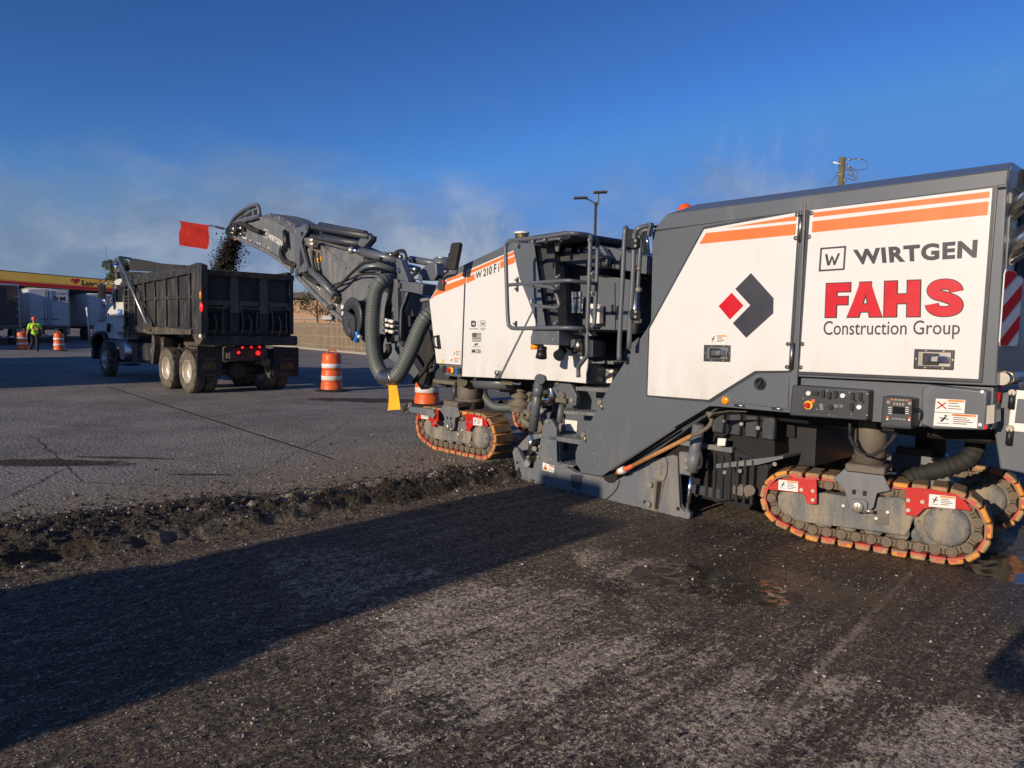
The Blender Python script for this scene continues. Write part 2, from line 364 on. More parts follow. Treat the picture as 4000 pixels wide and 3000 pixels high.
def ground_z(X, Y):
    cut = sstep(X-CUTX-.16*(fbm(X, Y, 2.6, 4, 5)-.5), 0, .05)
    z = ZC*cut
    hp = heap(X, Y); lump = fbm(X, Y, 3.2, 5, 11, .62); lump2 = fbm(X, Y, 14, 3, 31, .6)
    z = z+hp*(.015+.13*(lump-.34)+.08*(lump2-.5)+.06*sstep(-Y, 1.5, 5.5))
    lip = np.exp(-((X-CUTX+.20)/.10)**2)*sstep(Y, -4.6, -3.4)*sstep(-.4-Y, 0, .4)
    z = z+lip*(.045+.05*(lump2-.5))
    fl = np.clip(hp*3, 0, 1)
    rough = (fbm(X, Y, 30, 3, 41)-.5)*.010*cut*(1-fl)+(fbm(X*1.3, Y*.5, 16, 2, 51)-.5)*.010*cut
    und = (fbm(X, Y, .9, 2, 61)-.5)*.02
    scat = sstep(fbm(X, Y, 2.2, 4, 71), .5, .75)*np.exp(-np.maximum(0, CUTX-.9-X)*1.1)*(1-cut)*.018*(fbm(X, Y, 25, 2, 81))
    return z+rough+und*.5+scat*sstep(2-Y, 0, 1)
def axis_pts(segs):
    out = [segs[0][0]]
    for a, b, n in segs:
        out += list(np.linspace(a, b, n+1)[1:])
    return np.array(out)
def grow(a, b, s):     # from a outward to b with growth
    v = [a]; st = s
    while abs(v[-1]) < abs(b): v.append(v[-1]+math.copysign(st, b)); st *= 1.32
    return v[1:]
xs = np.concatenate([np.array(grow(-7.2, -2500, .08))[::-1], axis_pts([(-7.2, -5.2, 40), (-5.2, -3.5, 80), (-3.5, 2.6, 220)]), grow(2.6, 2500, .06)])
ys = np.concatenate([np.array(grow(-8.6, -2500, .08))[::-1], axis_pts([(-8.6, -6.0, 50), (-6.0, -.2, 235), (-.2, 1.4, 32)]), grow(1.4, 2500, .06)])
X, Y = np.meshgrid(xs, ys, indexing='ij'); fade = np.exp(-np.maximum(0, np.hypot(X+2, Y+3)-9)/4.)
Z = ground_z(X, Y); inr = np.where((X > CUTX), ZC, 0.); Z = Z*fade+inr*(1-fade)
# far away on the rear side it is still the milled level; blend back up to the yard level well out of view
Z = Z*(1-sstep(np.hypot(X+2, Y+3), 20, 40))
V = np.stack([X, Y, Z], -1).reshape(-1, 3); nx, ny = X.shape
idx = np.arange(nx*ny).reshape(nx, ny)
Fq = np.stack([idx[:-1, :-1], idx[1:, :-1], idx[1:, 1:], idx[:-1, 1:]], -1).reshape(-1, 4)
gm = bpy.data.meshes.new('ground'); gm.vertices.add(len(V)); gm.vertices.foreach_set('co', V.ravel())
gm.loops.add(Fq.size); gm.loops.foreach_set('vertex_index', Fq.ravel()); gm.polygons.add(len(Fq)); gm.polygons.foreach_set('loop_start', np.arange(0, Fq.size, 4)); gm.polygons.foreach_set('use_smooth', np.ones(len(Fq), bool))
hv = np.clip(heap(X, Y)*1.0, 0, 1)*fade
a = gm.attributes.new('loose', 'FLOAT', 'POINT'); a.data.foreach_set('value', hv.ravel().astype(np.float32))
gm.update(); gm.validate()
def line_mask(g, vec, p, q, width, nz):      # thin crack / seam between two ground points
    d = (Vector(q)-Vector(p)); L = d.length; d /= L; sx = g.n('ShaderNodeSeparateXYZ', i={0: vec})
    dx = g.math('SUBTRACT', sx.outputs[0], p[0]); dy = g.math('SUBTRACT', sx.outputs[1], p[1])
    al = g.math('ADD', g.math('MULTIPLY', dx, d[0]), g.math('MULTIPLY', dy, d[1]))
    ac = g.math('ADD', g.math('SUBTRACT', g.math('MULTIPLY', dx, -d[1]), g.math('MULTIPLY', dy, -d[0])), nz)
    m = g.math('MULTIPLY', g.ramp(g.math('ABSOLUTE', ac), width, width*.35), g.math('MULTIPLY', g.math('GREATER_THAN', al, 0.), g.math('LESS_THAN', al, L)))
    return m, ac, al
def blob(g, vec, c, rx, ry, nz, amt, rot=0):
    mp = g.n('ShaderNodeMapping', vector_type='TEXTURE', i={'Vector': vec, 'Location': (c[0], c[1], 0), 'Rotation': (0, 0, rot), 'Scale': (rx, ry, 1e6)})
    ln = g.n('ShaderNodeVectorMath', operation='LENGTH', i={0: mp.outputs[0]}).outputs['Value']
    return g.math('SUBTRACT', 1.0, g.math('ADD', ln, g.math('MULTIPLY', g.math('SUBTRACT', nz, .5), amt)))
gmat = bpy.data.materials.new('asphalt_yard'); gmat.use_nodes = True; nt = gmat.node_tree; bs = nt.nodes['Principled BSDF']; g = NG(nt)
v = g.n('ShaderNodeTexCoord').outputs['Object']; s3 = g.n('ShaderNodeSeparateXYZ', i={0: v}); gx, gy, gz = s3.outputs
loose = g.n('ShaderNodeAttribute', attribute_name='loose').outputs['Fac']
nA = g.noise(v, .55, 5, .6); nB = g.noise(v, 3.1, 5, .65); nC = g.noise(v, 24, 5, .7); nD = g.noise(v, 95, 3, .7)
vor = g.n('ShaderNodeTexVoronoi', i={'Vector': v, 'Scale': 62.0}).outputs['Distance']
vorc = g.n('ShaderNodeTexVoronoi', i={'Vector': v, 'Scale': 62.0}).outputs['Color']
vc = g.n('ShaderNodeSeparateColor', i={0: vorc}).outputs[0]
vor2 = g.n('ShaderNodeTexVoronoi', i={'Vector': v, 'Scale': 26.0}).outputs['Distance']
# old asphalt
asp = g.mix(g.ramp(nA, .35, .65), (.18,.168,.148), (.31,.29,.255))
asp = g.mix(g.ramp(nB, .45, .75, 0, .7), asp, (.38,.35,.30))
asp = g.mix(g.ramp(g.noise(v, 48, 5, .85), .49, .38, 0, .8), asp, (.04,.036,.03))
asp = g.mix(g.ramp(g.noise(v, 70, 4, .85), .56, .64, 0, .6), asp, (.55,.50,.42))
asp = g.mix(g.math('MULTIPLY', g.ramp(vc, .6, 1), g.ramp(vor, .5, .2)), asp, (.50,.45,.38))
asp = g.mix(g.ramp(nC, .52, .34, 0, .8), asp, (.03,.03,.032))
crk = g.n('ShaderNodeTexVoronoi', feature='DISTANCE_TO_EDGE', i={'Vector': g.n('ShaderNodeVectorMath', operation='ADD', i={0: v, 1: g.n('ShaderNodeTexNoise', i={'Vector': v, 'Scale': 2.5, 'Detail': 5}).outputs['Color']}).outputs[0], 'Scale': .42}).outputs['Distance']
crkm = g.math('MULTIPLY', g.ramp(crk, .010, .003), g.ramp(nB, .5, .62))
lines = None
nzl = g.math('MULTIPLY', g.math('SUBTRACT', g.noise(v, 2.2, 7, .7), .5), .34)
def gl(px_, z=0): q = MF.g(px_, z); return (q.x, q.y)
def add_line(p, q, wd, k=1.0):
    global lines
    m, _, _ = line_mask(g, v, gl(p), gl(q), wd, g.math('MULTIPLY', nzl, k)); lines = m if lines is None else g.math('MAXIMUM', lines, m)
add_line((420, 1508), (1310, 1792), .04, .15); add_line((130, 1700), (330, 1880), .018); add_line((0, 1590), (900, 1548), .02); add_line((0, 1690), (560, 1640), .02); add_line((700, 1640), (1500, 1560), .022, .4); add_line((300, 1880), (700, 1900), .018)
add_line((960, 1880), (1380, 1640), .014); add_line((1310, 1792), (1750, 1880), .016); add_line((260, 1830), (0, 1955), .02)
crkall = g.math('MAXIMUM', lines, g.math('MULTIPLY', crkm, .7))
asp = g.mix(g.math('MULTIPLY', crkall, .85), asp, (.018,.016,.014))
# milled layer: brown black binder with pale scraped stone, combed along y
sv = g.vscale(v, (1, .28, 1)); st = g.noise(sv, 95, 4, .75); st2 = g.noise(g.vscale(v, (1, .45, 1)), 46, 5, .75)
streak = g.noise(g.vscale(v, (1, .05, 1)), 11, 5, .7)
mil = g.mix(nB, (.060,.043,.026), (.135,.100,.060))
mil = g.mix(g.ramp(st, .47, .62, 0, .75), mil, (.25,.195,.13))
groove = g.math('SINE', g.math('ADD', g.math('MULTIPLY', gx, 2*math.pi/.024), g.math('MULTIPLY', g.noise(g.vscale(v, (1, .3, 1)), 5, 3, .6), 14)))
groove = g.math('MULTIPLY', groove, g.ramp(g.noise(v, 2.3, 4, .7), .42, .62))
mil = g.mix(g.ramp(groove, .1, .9, 0, .45), mil, (.02,.015,.010))
mil = g.mix(1.0, mil, g.mix(g.ramp(streak, .35, .65), (.62,)*3, (1.3,)*3), 'MULTIPLY')
big = g.noise(v, .75, 4, .6, .4)
cz = g.math('MAXIMUM', g.ramp(blob(g, v, gl((2150, 2600), ZC), 1.9, 1.2, nB, 2.0), 0, .5), g.ramp(blob(g, v, gl((3650, 2880), ZC), .8, .5, nB, 2.0), 0, .35))  # pale stone patches, kept mostly off the shaded band so it stays darker
cz = g.math('MAXIMUM', cz, g.math('MULTIPLY', g.ramp(blob(g, v, gl((2480, 2230), ZC), .62, .42, nB, 1.8), 0, .3), .8))
cz = g.math('MAXIMUM', cz, g.math('MULTIPLY', g.ramp(blob(g, v, gl((1350, 2250), ZC), 1.0, .5, nB, .9), 0, .3), .6))
cz = g.math('MULTIPLY', cz, g.ramp(blob(g, v, gl((3500, 2450), ZC), .9, .75, nB, .6), .3, 0, .15, 1))
spk = g.math('ADD', g.math('MULTIPLY', st2, .45), g.math('MULTIPLY', g.noise(v, 105, 5, .9), .55))
mst = g.noise(g.vscale(v, (1, .14, 1)), 3.4, 7, .72, .4)
zone = g.math('MULTIPLY', cz, g.math('MULTIPLY', g.ramp(big, .30, .50, .55, 1), g.ramp(mst, .36, .60, .12, 1.25)))
chalk = g.ramp(g.math('ADD', spk, g.math('ADD', g.math('MULTIPLY', zone, .080), g.math('MULTIPLY', g.ramp(streak, .5, .66), .015))), .535, .585)
mil = g.mix(g.math('MULTIPLY', chalk, .92), mil, g.mix(g.ramp(nD, .35, .65), (.52,.42,.29), (1.0,.86,.66)))
mil = g.mix(g.ramp(vor2, .12, .30, .0, .0), mil, (.02,.018,.016))
mil = g.mix(g.math('MULTIPLY', g.ramp(vc, .8, .98), g.ramp(vor, .42, .15)), mil, (.2,.18,.15))
mil = g.mix(g.ramp(g.noise(v, 52, 5, .8), .485, .39, 0, .9), mil, (.014,.011,.008))
# smooth worn lanes without chalk, beyond the seam
s1a = gl((3560, 2240), ZC); s1b = gl((2700, 3140), ZC)
sm, acr, _ = line_mask(g, v, s1a, s1b, .03, g.math('MULTIPLY', nzl, .12))
# loose dark soil of the windrow
soil = g.mix(g.ramp(g.noise(v, 26, 6, .8), .32, .68), (.018,.013,.008), (.15,.112,.068))
soil = g.mix(g.math('MULTIPLY', g.ramp(vc, .82, 1), g.ramp(vor, .4, .15)), soil, (.26,.23,.19))
mk_m = g.ramp(g.math('ADD', gx, g.math('MULTIPLY', g.math('SUBTRACT', nB, .5), .3)), CUTX-.05, CUTX+.12)
mk_m = g.math('MULTIPLY', mk_m, g.ramp(g.math('ADD', gx, g.math('MULTIPLY', gy, .0)), 60, 30))
c = g.mix(mk_m, asp, mil)
dusty = g.math('MULTIPLY', g.ramp(g.math('ADD', gx, g.math('MULTIPLY', g.math('SUBTRACT', nA, .5), 2.2)), -6.7, -5.0), g.ramp(gy, 3.5, 1.0))
dsty = g.mix(g.ramp(g.noise(v, 13, 7, .8), .3, .7), (.08,.062,.04), (.36,.30,.21))
c = g.mix(g.math('MULTIPLY', g.math('MULTIPLY', dusty, g.math('SUBTRACT', 1.0, mk_m)), g.ramp(nB, .3, .6, .35, .95)), c, dsty)
lm = g.ramp(g.math('ADD', loose, g.math('MULTIPLY', g.math('SUBTRACT', g.noise(v, 5, 6, .7), .5), .9)), .28, .60)
pf = blob(g, v, gl((1800, 1600)), 1.3, 1.4, nB, .9)            # dark crumbs ahead of the front crawler
lm = g.math('MAXIMUM', lm, g.math('MULTIPLY', g.ramp(pf, 0, .35), .8))
for P_, rx_, ry_, ro_ in (((150, 1808), 1.3, .26, .84), ((480, 1788), .7, .08, .80), ((790, 1853), .42, .06, .85), ((1500, 1565), 2.2, .55, .75)):
    lm = g.math('MAXIMUM', lm, g.ramp(blob(g, v, gl(P_), rx_, ry_, nB, 1.2, ro_), 0, .3))
c = g.mix(lm, c, g.mix(1.0, soil, (.60,.60,.60), 'MULTIPLY'))
c = g.mix(g.math('MULTIPLY', g.math('MULTIPLY', sm, g.ramp(nC, .36, .50)), g.ramp(g.noise(v, 1.7, 5, .7), .36, .52, .35, 1)), c, (.42,.34,.24))
lip = g.math('MULTIPLY', g.ramp(g.math('ABSOLUTE', g.math('SUBTRACT', gx, g.math('ADD', CUTX-.22, g.math('MULTIPLY', g.math('SUBTRACT', nB, .5), .22)))), .085, .045), g.math('MULTIPLY', g.ramp(gy, -4.3, -3.2), g.ramp(gy, -.5, -.9)))
c = g.mix(g.math('MULTIPLY', lip, g.ramp(nC, .42, .55)), c, (.34,.30,.24))
# dark crumbs on the milled floor
for P_, rx_, ry_ in (((1720, 2790), .22, .16), ((2380, 2290), .2, .16)):
    c = g.mix(g.math('MULTIPLY', g.ramp(blob(g, v, gl(P_, ZC), rx_, ry_, nB, 2.6), .0, .35, 0, .85), g.ramp(nC, .62, .42)), c, (.016,.014,.012))
# wet ground round the rear crawlers, standing water in the lows
nW = g.noise(g.vscale(v, (1, .6, 1)), 2.6, 7, .72, .3)
wet = g.ramp(blob(g, v, gl((3000, 2190), ZC), 1.9, .95, nB, .8, .05), 0, .25)
wet = g.math('MAXIMUM', wet, g.ramp(blob(g, v, gl((3650, 2260), ZC), 1.7, .55, nB, .7), 0, .25))
wet = g.math('MAXIMUM', wet, g.ramp(blob(g, v, gl((3980, 2200), ZC), 1.2, 1.1, nB, .5), 0, .25))
pud = g.math('MULTIPLY', g.ramp(g.math('ADD', blob(g, v, gl((2720, 2270), ZC), .62, .34, nW, 1.9, .2), 0.), .0, .05), 1.0)
pud = g.math('MAXIMUM', pud, g.math('MULTIPLY', g.ramp(blob(g, v, gl((3060, 2265), ZC), .8, .26, nW, 1.3, .1), .02, .2), .8))
pud = g.math('MAXIMUM', pud, g.ramp(blob(g, v, gl((4020, 2230), ZC), .75, .42, nW, 1.2), 0, .05))
c = g.mix(g.math('MULTIPLY', wet, .55), c, g.mix(1.0, c, (.30,.28,.26), 'MULTIPLY'))
c = g.mix(g.math('MULTIPLY', pud, .9), c, (.040,.031,.021))
nt.links.new(c, bs.inputs['Base Color'])
r = g.mix(wet, g.mix(mk_m, (.82,)*3, (.8,)*3), (.38,)*3); r = g.mix(pud, r, (.10,)*3)
nt.links.new(r, bs.inputs['Roughness']); bs.inputs['Specular IOR Level'].default_value = .4
h = g.math('ADD', g.math('MULTIPLY', nC, .6), g.math('MULTIPLY', nD, .35))
h = g.math('ADD', h, g.math('MULTIPLY', g.math('MULTIPLY', st2, mk_m), .7))
h = g.math('SUBTRACT', h, g.math('MULTIPLY', g.math('MULTIPLY', groove, mk_m), .10)); h = g.math('SUBTRACT', h, g.math('MULTIPLY', vor2, .5)); h = g.math('SUBTRACT', h, g.math('MULTIPLY', g.math('MULTIPLY', crkall, g.math('SUBTRACT', 1.0, mk_m)), 1.2))
bstr = g.math('MULTIPLY', g.math('SUBTRACT', 1.0, pud), g.math('ADD', .55, g.math('MULTIPLY', g.math('MAXIMUM', mk_m, lm), .45)))
bn = g.n('ShaderNodeBump', i={'Height': h, 'Strength': bstr, 'Distance': .045}); nt.links.new(bn.outputs[0], bs.inputs['Normal'])
gm.materials.append(gmat)
go = bpy.data.objects.new('ground', gm); COL.objects.link(go); go.matrix_world = MF.M; go['kind'] = 'structure'
# --- loose stones
MT['stone'] = mat('broken_asphalt', (.07,.06,.048), .9, var=.3, scale=20, dust=(.24,.2,.155), dustamt=.4)
MT['stonepale'] = mat('pale_stone', (.40,.35,.29), .85, var=.2, scale=20)
MT['soilm'] = mat('black_millings', (.020,.016,.013), .9, var=.3, scale=30, dust=(.06,.05,.04), dustamt=.5)
ICO = bmesh.new(); bmesh.ops.create_icosphere(ICO, subdivisions=1, radius=1); IV = np.array([v.co[:] for v in ICO.verts]); IFc = np.array([[v.index for v in f.verts] for f in ICO.faces]); ICO.free()
def rocks(name, P, S, mats, weights):
    n = len(P); V = np.zeros((n, len(IV), 3))
    j = rng.uniform(.62, 1.25, (n, len(IV), 1)); sc = rng.uniform(.55, 1.15, (n, 1, 3)); sc[:, :, 2] *= .75
    V = IV[None]*j*sc*S[:, None, None]
    a = rng.uniform(0, 6.28, n); ca, sa = np.cos(a)[:, None], np.sin(a)[:, None]
    x = V[..., 0]*ca-V[..., 1]*sa; y = V[..., 0]*sa+V[..., 1]*ca; V = np.stack([x, y, V[..., 2]], -1)+P[:, None]
    Fc = (IFc[None]+(np.arange(n)*len(IV))[:, None, None]).reshape(-1, 3)
    me = bpy.data.meshes.new(name); me.vertices.add(n*len(IV)); me.vertices.foreach_set('co', V.ravel())
    me.loops.add(Fc.size); me.loops.foreach_set('vertex_index', Fc.ravel().astype(np.int32)); me.polygons.add(len(Fc)); me.polygons.foreach_set('loop_start', np.arange(0, Fc.size, 3))
    mi = rng.choice(len(mats), n, p=weights); me.polygons.foreach_set('material_index', np.repeat(mi, len(IFc)).astype(np.int32))
    for m in mats: me.materials.append(MT[m])
    me.update(); o = bpy.data.objects.new(name, me); COL.objects.link(o); return o
n = 15000; py = rng.uniform(-7.5, .6, n); pxx = -4.12-.20*sstep(-py, .5, 5)+rng.normal(0, 1, n)*(.27+.2*sstep(-py, 2, 6))
S = np.minimum(rng.exponential(.0042, n)+.0035, .034); pz = ground_z(pxx, py)+S*.2
o = rocks('windrow_rubble', np.stack([pxx, py, pz], -1), S, ['soilm', 'stone', 'stonepale'], [.62, .33, .05]); o.matrix_world = MF.M
tag(o, 'dark windrow of broken asphalt crumbs along the cut edge', 'rubble', kind='stuff')
n = 6500; pxx = rng.uniform(-3.8, 2.4, n); py = rng.uniform(-6.2, -.1, n)
S = np.minimum(rng.exponential(.0025, n)+.002, .013); pz = ground_z(pxx, py)+S*.3
P1 = np.stack([pxx, py, pz], -1)
n = 2200; pxx = -4.9-rng.exponential(.8, n); py = rng.uniform(-7, 1.5, n); S2 = np.minimum(rng.exponential(.004, n)+.003, .028); pz = ground_z(pxx, py)+S2*.3
n3 = 16000; x3 = rng.uniform(-3.7, 2.4, n3); y3 = rng.uniform(-6.3, -.6, n3); S3 = rng.uniform(.0022, .0065, n3); P3_ = np.stack([x3, y3, ground_z(x3, y3)+S3*.3], -1)
keep = fbm(x3, y3, .9, 3, 99) > rng.uniform(.30, .70, n3); P3_ = P3_[keep]; S3 = S3[keep]
o = rocks('loose_gravel', np.concatenate([P1, np.stack([pxx, py, pz], -1), P3_]), np.concatenate([S, S2, S3]), ['soilm', 'stone', 'stonepale'], [.38, .36, .26]); o.matrix_world = MF.M
tag(o, 'loose chips scattered over the milled floor and old asphalt', 'gravel', kind='stuff')
# ================================================================== MILLING MACHINE
mm = thing('milling_machine', MF, 'large white and slate grey asphalt milling machine on orange crawlers, conveyor raised over the truck', 'milling machine')
BO = -.30                                  # near side of the bodywork
def mo(name, b, parent=None): return obj(name, b, parent or mm)
P = lambda k, pts, off=BO: pl(MF, k, pts, off)
q3 = lambda k, x, y, off=BO: p3(MF, k, x, y, off)
# --- rear engine housing
b = MB()
b.prism(P('D', [(205,492),(2122,192),(2062,1325),(985,1262),(965,1472),(565,1435),(150,1385),(200,970)]), -.24, 2.16, 'grey', .01)
eng = mo('engine_housing', b)
b = MB(); cover = P('D', [(205,492),(2122,192),(2062,1326),(984,1266),(965,1472),(558,1434)])+P('E', [(1790,152),(1555,300),(1015,665),(868,640),(825,560),(825,490),(850,430),(1080,-2)])+P('D', [(192,990),(202,975)])
b.prism(cover, BO, -.19, 'grey', .008)
# pressed octagon and fold lines
oc = P('E', [(890,460),(945,470),(985,515),(985,570),(935,605),(880,590),(850,550),(850,500)])
b.prism(oc, BO-.006, BO, 'grey', .003)
bolts(b, MF, 'E', [(962,500),(1205,500),(1163,525),(1102,568),(1037,608)], BO, .008)
bolts(b, MF, 'D', [(1988,1355)], BO, .01)
cov = mo('side_cover', b)
b = MB(); b.prism(P('E', [(1010,662),(1555,305),(1800,160),(1870,165),(1650,310),(1170,655)], -.19), -.19, .0, 'grey3')
b.prism(P('E', [(1085,612),(1545,312),(1552,322),(1090,625)], -.31), -.325, -.30, 'steel'); mo('cover_flange', b)
# hood
b = MB()
def hoodpts(off, fy): return
lowF, lowR = q3('D',200,492,-.31), q3('D',2126,190,-.31); fF, fR = q3('D',284,392,-.31), q3('D',2136,134,-.31)
tF, tR = q3('D',420,345,.02), q3('D',2190,100,.02)
zl = (lowF[2]+lowR[2])/2; zf = (fF[2]+fR[2])/2; zt = (tF[2]+tR[2])/2
W2 = 2.22
def loop(x0, x1, y0, y1, z, dz=0): return [(x0,y0,z-dz),(x1,y0,z),(x1,y1,z),(x0,y1,z-dz)]
b.hexa(loop(lowF[0],lowR[0],-.31,W2,zl,zl-lowF[2]), loop(fF[0],fR[0],-.31,W2,zf,zf-fF[2]), 'grey', .012)
b.hexa(loop(fF[0]+.01,fR[0]-.01,-.30,W2-.01,zf-.002,zf-fF[2]), loop(tF[0]+.05,tR[0]-.04,.03,W2-.35,zt,zt-tF[2]), 'grey', .01)
b.box(((lowF[0]+lowR[0])/2, .9, zl-.012), (lowR[0]-lowF[0]-.02, 2.4, .02), 'void')
hood = mo('engine_hood', b)
b = MB(); c = q3('D',382,376,.55); b.lathe([(.078,-.1),(.078,0),(.066,.045),(.03,.07),(0,.074)], 'beaconred', c); mo('beacon', b)
# right door
def panel(name, rim, pts, parent=mm, off=BO, rb=.012):
    b = MB()
    if rim: b.prism(P('D', rim, off), off-.008, off+.01, 'rim', .006)
    b.prism(P('D', pts, off), off-.020, off-.004, 'white', .005)
    return mo(name, b, parent)
rd = panel('side_door', [(1043,362),(2074,238),(1988,1308),(980,1262)], [(1062,376),(2046,256),(1970,1288),(1003,1246)])
ld = panel('side_door', [(174,1382),(186,1010),(482,466),(1012,370),(958,1250),(768,1252),(520,1412)], [(184,1374),(196,1016),(490,479),(1000,386),(945,1243),(764,1239),(517,1399)])
tag(rd, 'rear white side door with the large red and black lettering', None); tag(ld, 'front white side door with the black and red diamond emblem', None)
DO = BO-.0205
def strip(parent, polys, m='orange', k='D', off=DO, name='stripe'):
    b = MB()
    for p in polys: b.prism(P(k, p, off), off-.002, off, m)
    return mo(name, b, parent)
strip(rd, [[(1076,388),(2027,273),(2026,306),(1074,413)], [(1070,436),(2022,327),(2015,400),(1067,495)]])
strip(ld, [[(495,498),(982,447),(978,507),(459,557)], [(606,469),(984,405),(982,430)]])
b = MB(); b.prism(P('D', [(738,714),(860,850),(858,932),(712,1064),(640,985),(734,888),(653,800)], DO), DO-.002, DO, 'letdark')
b.prism(P('D', [(634,820),(697,890),(624,966),(563,893)], DO), DO-.002, DO, 'letred'); mo('emblem', b, ld)
b = MB(); wlogo(b, MF, 'D', [(1112,578),(1252,567),(1243,697),(1103,706)], DO-.002, 'letdark')
decal(b, MF, 'D', 'WIRTGEN', [(1288,588),(1963,532),(1956,631),(1300,670)], DO-.002, 'letdark', .045, 1.12)
decal(b, MF, 'D', 'Construction Group', [(1131,973),(1868,968),(1864,1070),(1127,1072)], DO-.002, 'letdark', .004)
mo('lettering', b, rd)
# heavy block letters, drawn as outlines with a black edge
def thick(path, t):
    L = []; R = []
    for i, p in enumerate(path):
        a = Vector(path[max(0, i-1)]); c = Vector(path[min(len(path)-1, i+1)]); d = (c-a).normalized(); nn = Vector((-d.y, d.x))*t/2
        L.append(tuple(Vector(p)+nn)); R.append(tuple(Vector(p)-nn))
    return [[L[i], L[i+1], R[i+1], R[i]] for i in range(len(path)-1)]
def block(t, e):
    ps = []
    F_ = [[(0,0),(.086,0),(.086,1),(0,1)], [(.084,.75),(.193,.75),(.193,1),(.084,1)], [(.084,.37),(.176,.37),(.176,.60),(.084,.60)]]
    A_ = [[(.176,0),(.264,0),(.340,1),(.268,1)], [(.350,0),(.440,0),(.352,1),(.300,1)], [(.235,.15),(.378,.15),(.362,.37),(.255,.37)], [(.268,.76),(.352,.76),(.352,1),(.268,1)]]
    H_ = [[(.457,0),(.545,0),(.545,1),(.457,1)], [(.622,0),(.710,0),(.710,1),(.622,1)], [(.543,.37),(.624,.37),(.624,.63),(.543,.63)]]
    ps = F_+A_+H_
    S_ = [(x/3.15, y) for x, y in ((3.00,.66),(2.97,.77),(2.88,.845),(2.75,.87),(2.62,.845),(2.54,.77),(2.53,.67),(2.60,.585),(2.72,.54),(2.84,.485),(2.95,.42),(3.00,.32),(2.98,.21),(2.89,.145),(2.75,.125),(2.61,.15),(2.52,.23),(2.49,.335))]
    _ = [(.965,.70),(.955,.80),(.925,.87),(.87,.905),(.82,.88),(.785,.81),(.78,.73),(.80,.64),(.85,.56),(.90,.48),(.945,.41),(.96,.30),(.95,.19),(.91,.11),(.86,.085),(.80,.10),(.755,.18),(.742,.30)]
    return ps, S_
ps, S_ = block(0, 0)
b = MB(); quad = pl(MF, 'D', [(1147,772),(1888,744),(1886,946),(1140,953)], DO)
def grow_poly(p, e, ey):
    cx = sum(a for a, _ in p)/len(p); cy = sum(c for _, c in p)/len(p); return [(x+math.copysign(e, x-cx), y+math.copysign(ey, y-cy)) for x, y in p]
def curve2(path, n=5):
    Q = []
    for i in range(len(path)-1):
        a, b_, c, d = [Vector(path[max(0, min(len(path)-1, j))]) for j in (i-1, i, i+1, i+2)]
        for k in range(n): t = k/n; Q.append(tuple(.5*((2*b_)+(c-a)*t+(2*a-5*b_+4*c-d)*t*t+(3*b_-a-3*c+d)*t**3)))
    return Q+[path[-1]]
ASP = 3.15
def sstroke(t):
    pth = [(x*ASP, y) for x, y in curve2(S_)]; return [[(x/ASP, y) for x, y in f] for f in thick(pth, t)]
for i, p in enumerate([grow_poly(p, .008, .026) for p in ps]): put(b, rects([p]), quad, lambda x, z, i=i: (x, DO-.0020-.00004*i, z), 'letblack')
put(b, rects(sstroke(.305)), quad, lambda x, z: (x, DO-.0030, z), 'letblack')
for i, p in enumerate(ps): put(b, rects([p]), quad, lambda x, z, i=i: (x, DO-.0040-.00004*i, z), 'letred')
put(b, rects(sstroke(.262)), quad, lambda x, z: (x, DO-.0048, z), 'letred')
mo('lettering', b, rd)
b = MB(); sticker(b, MF, 'D', [(514,1047),(607,1049),(605,1099),(513,1096)], DO-.001); mo('sticker', b, ld)
def handle(parent, c):
    tl, tr, br, bl = c; b = MB(); fr = P('D', [tl, tr, br, bl], DO); b.prism(fr, DO-.016, DO+.01, 'rim', .008)
    q = lambda u, v: (tl[0]*(1-u)*(1-v)+tr[0]*u*(1-v)+br[0]*u*v+bl[0]*(1-u)*v, tl[1]*(1-u)*(1-v)+tr[1]*u*(1-v)+br[1]*u*v+bl[1]*(1-u)*v)
    b.prism(P('D', [q(.1,.14), q(.9,.14), q(.9,.84), q(.1,.84)], DO-.017), DO-.019, DO-.012, 'steel')
    b.prism(P('D', [q(.22,.2), q(.62,.2), q(.62,.78), q(.22,.78)], DO-.02), DO-.035, DO-.019, 'black', .004)
    b.prism(P('D', [q(.30,.32), q(.88,.32), q(.88,.66), q(.30,.66)], DO-.03), DO-.045, DO-.034, 'chrome', .004)
    b.prism(P('D', [q(.42,.36), q(.58,.36), q(.58,.62), q(.42,.62)], DO-.046), DO-.052, DO-.045, 'steel', .002)
    for u, v in ((.04,.5),(.96,.5),(.28,.07),(.72,.07),(.28,.93),(.72,.93)): bolts(b, MF, 'D', [q(u, v)], DO-.016, .006, h=.004)
    mo('door_handle', b, parent)
handle(ld, [(488,1102),(629,1104),(626,1193),(485,1190)]); handle(rd, [(1623,1124),(1840,1130),(1833,1237),(1617,1230)])
b = MB()
for a_, c_ in (((1010,398),(998,540)), ((962,1090),(952,1232))): b.cyl(q3('D',*a_,BO-.03), q3('D',*c_,BO-.03), .013, 'steel', n=10)
for x, y in ((990,399),(1068,391),(983,526),(1055,519),(942,1097),(1019,1097),(936,1221),(1010,1223)): c = q3('D',x,y,BO-.01); b.cyl((c[0],BO+.01,c[2]), (c[0],BO-.03,c[2]), .017, 'rim', n=10); bolts(b, MF, 'D', [(x,y)], BO-.028, .008, 'steel', .006)
b.prism(P('D', [(1024,340),(1040,332),(985,1470),(967,1472)]), BO-.022, BO, 'grey', .006)
mo('door_hinge', b)
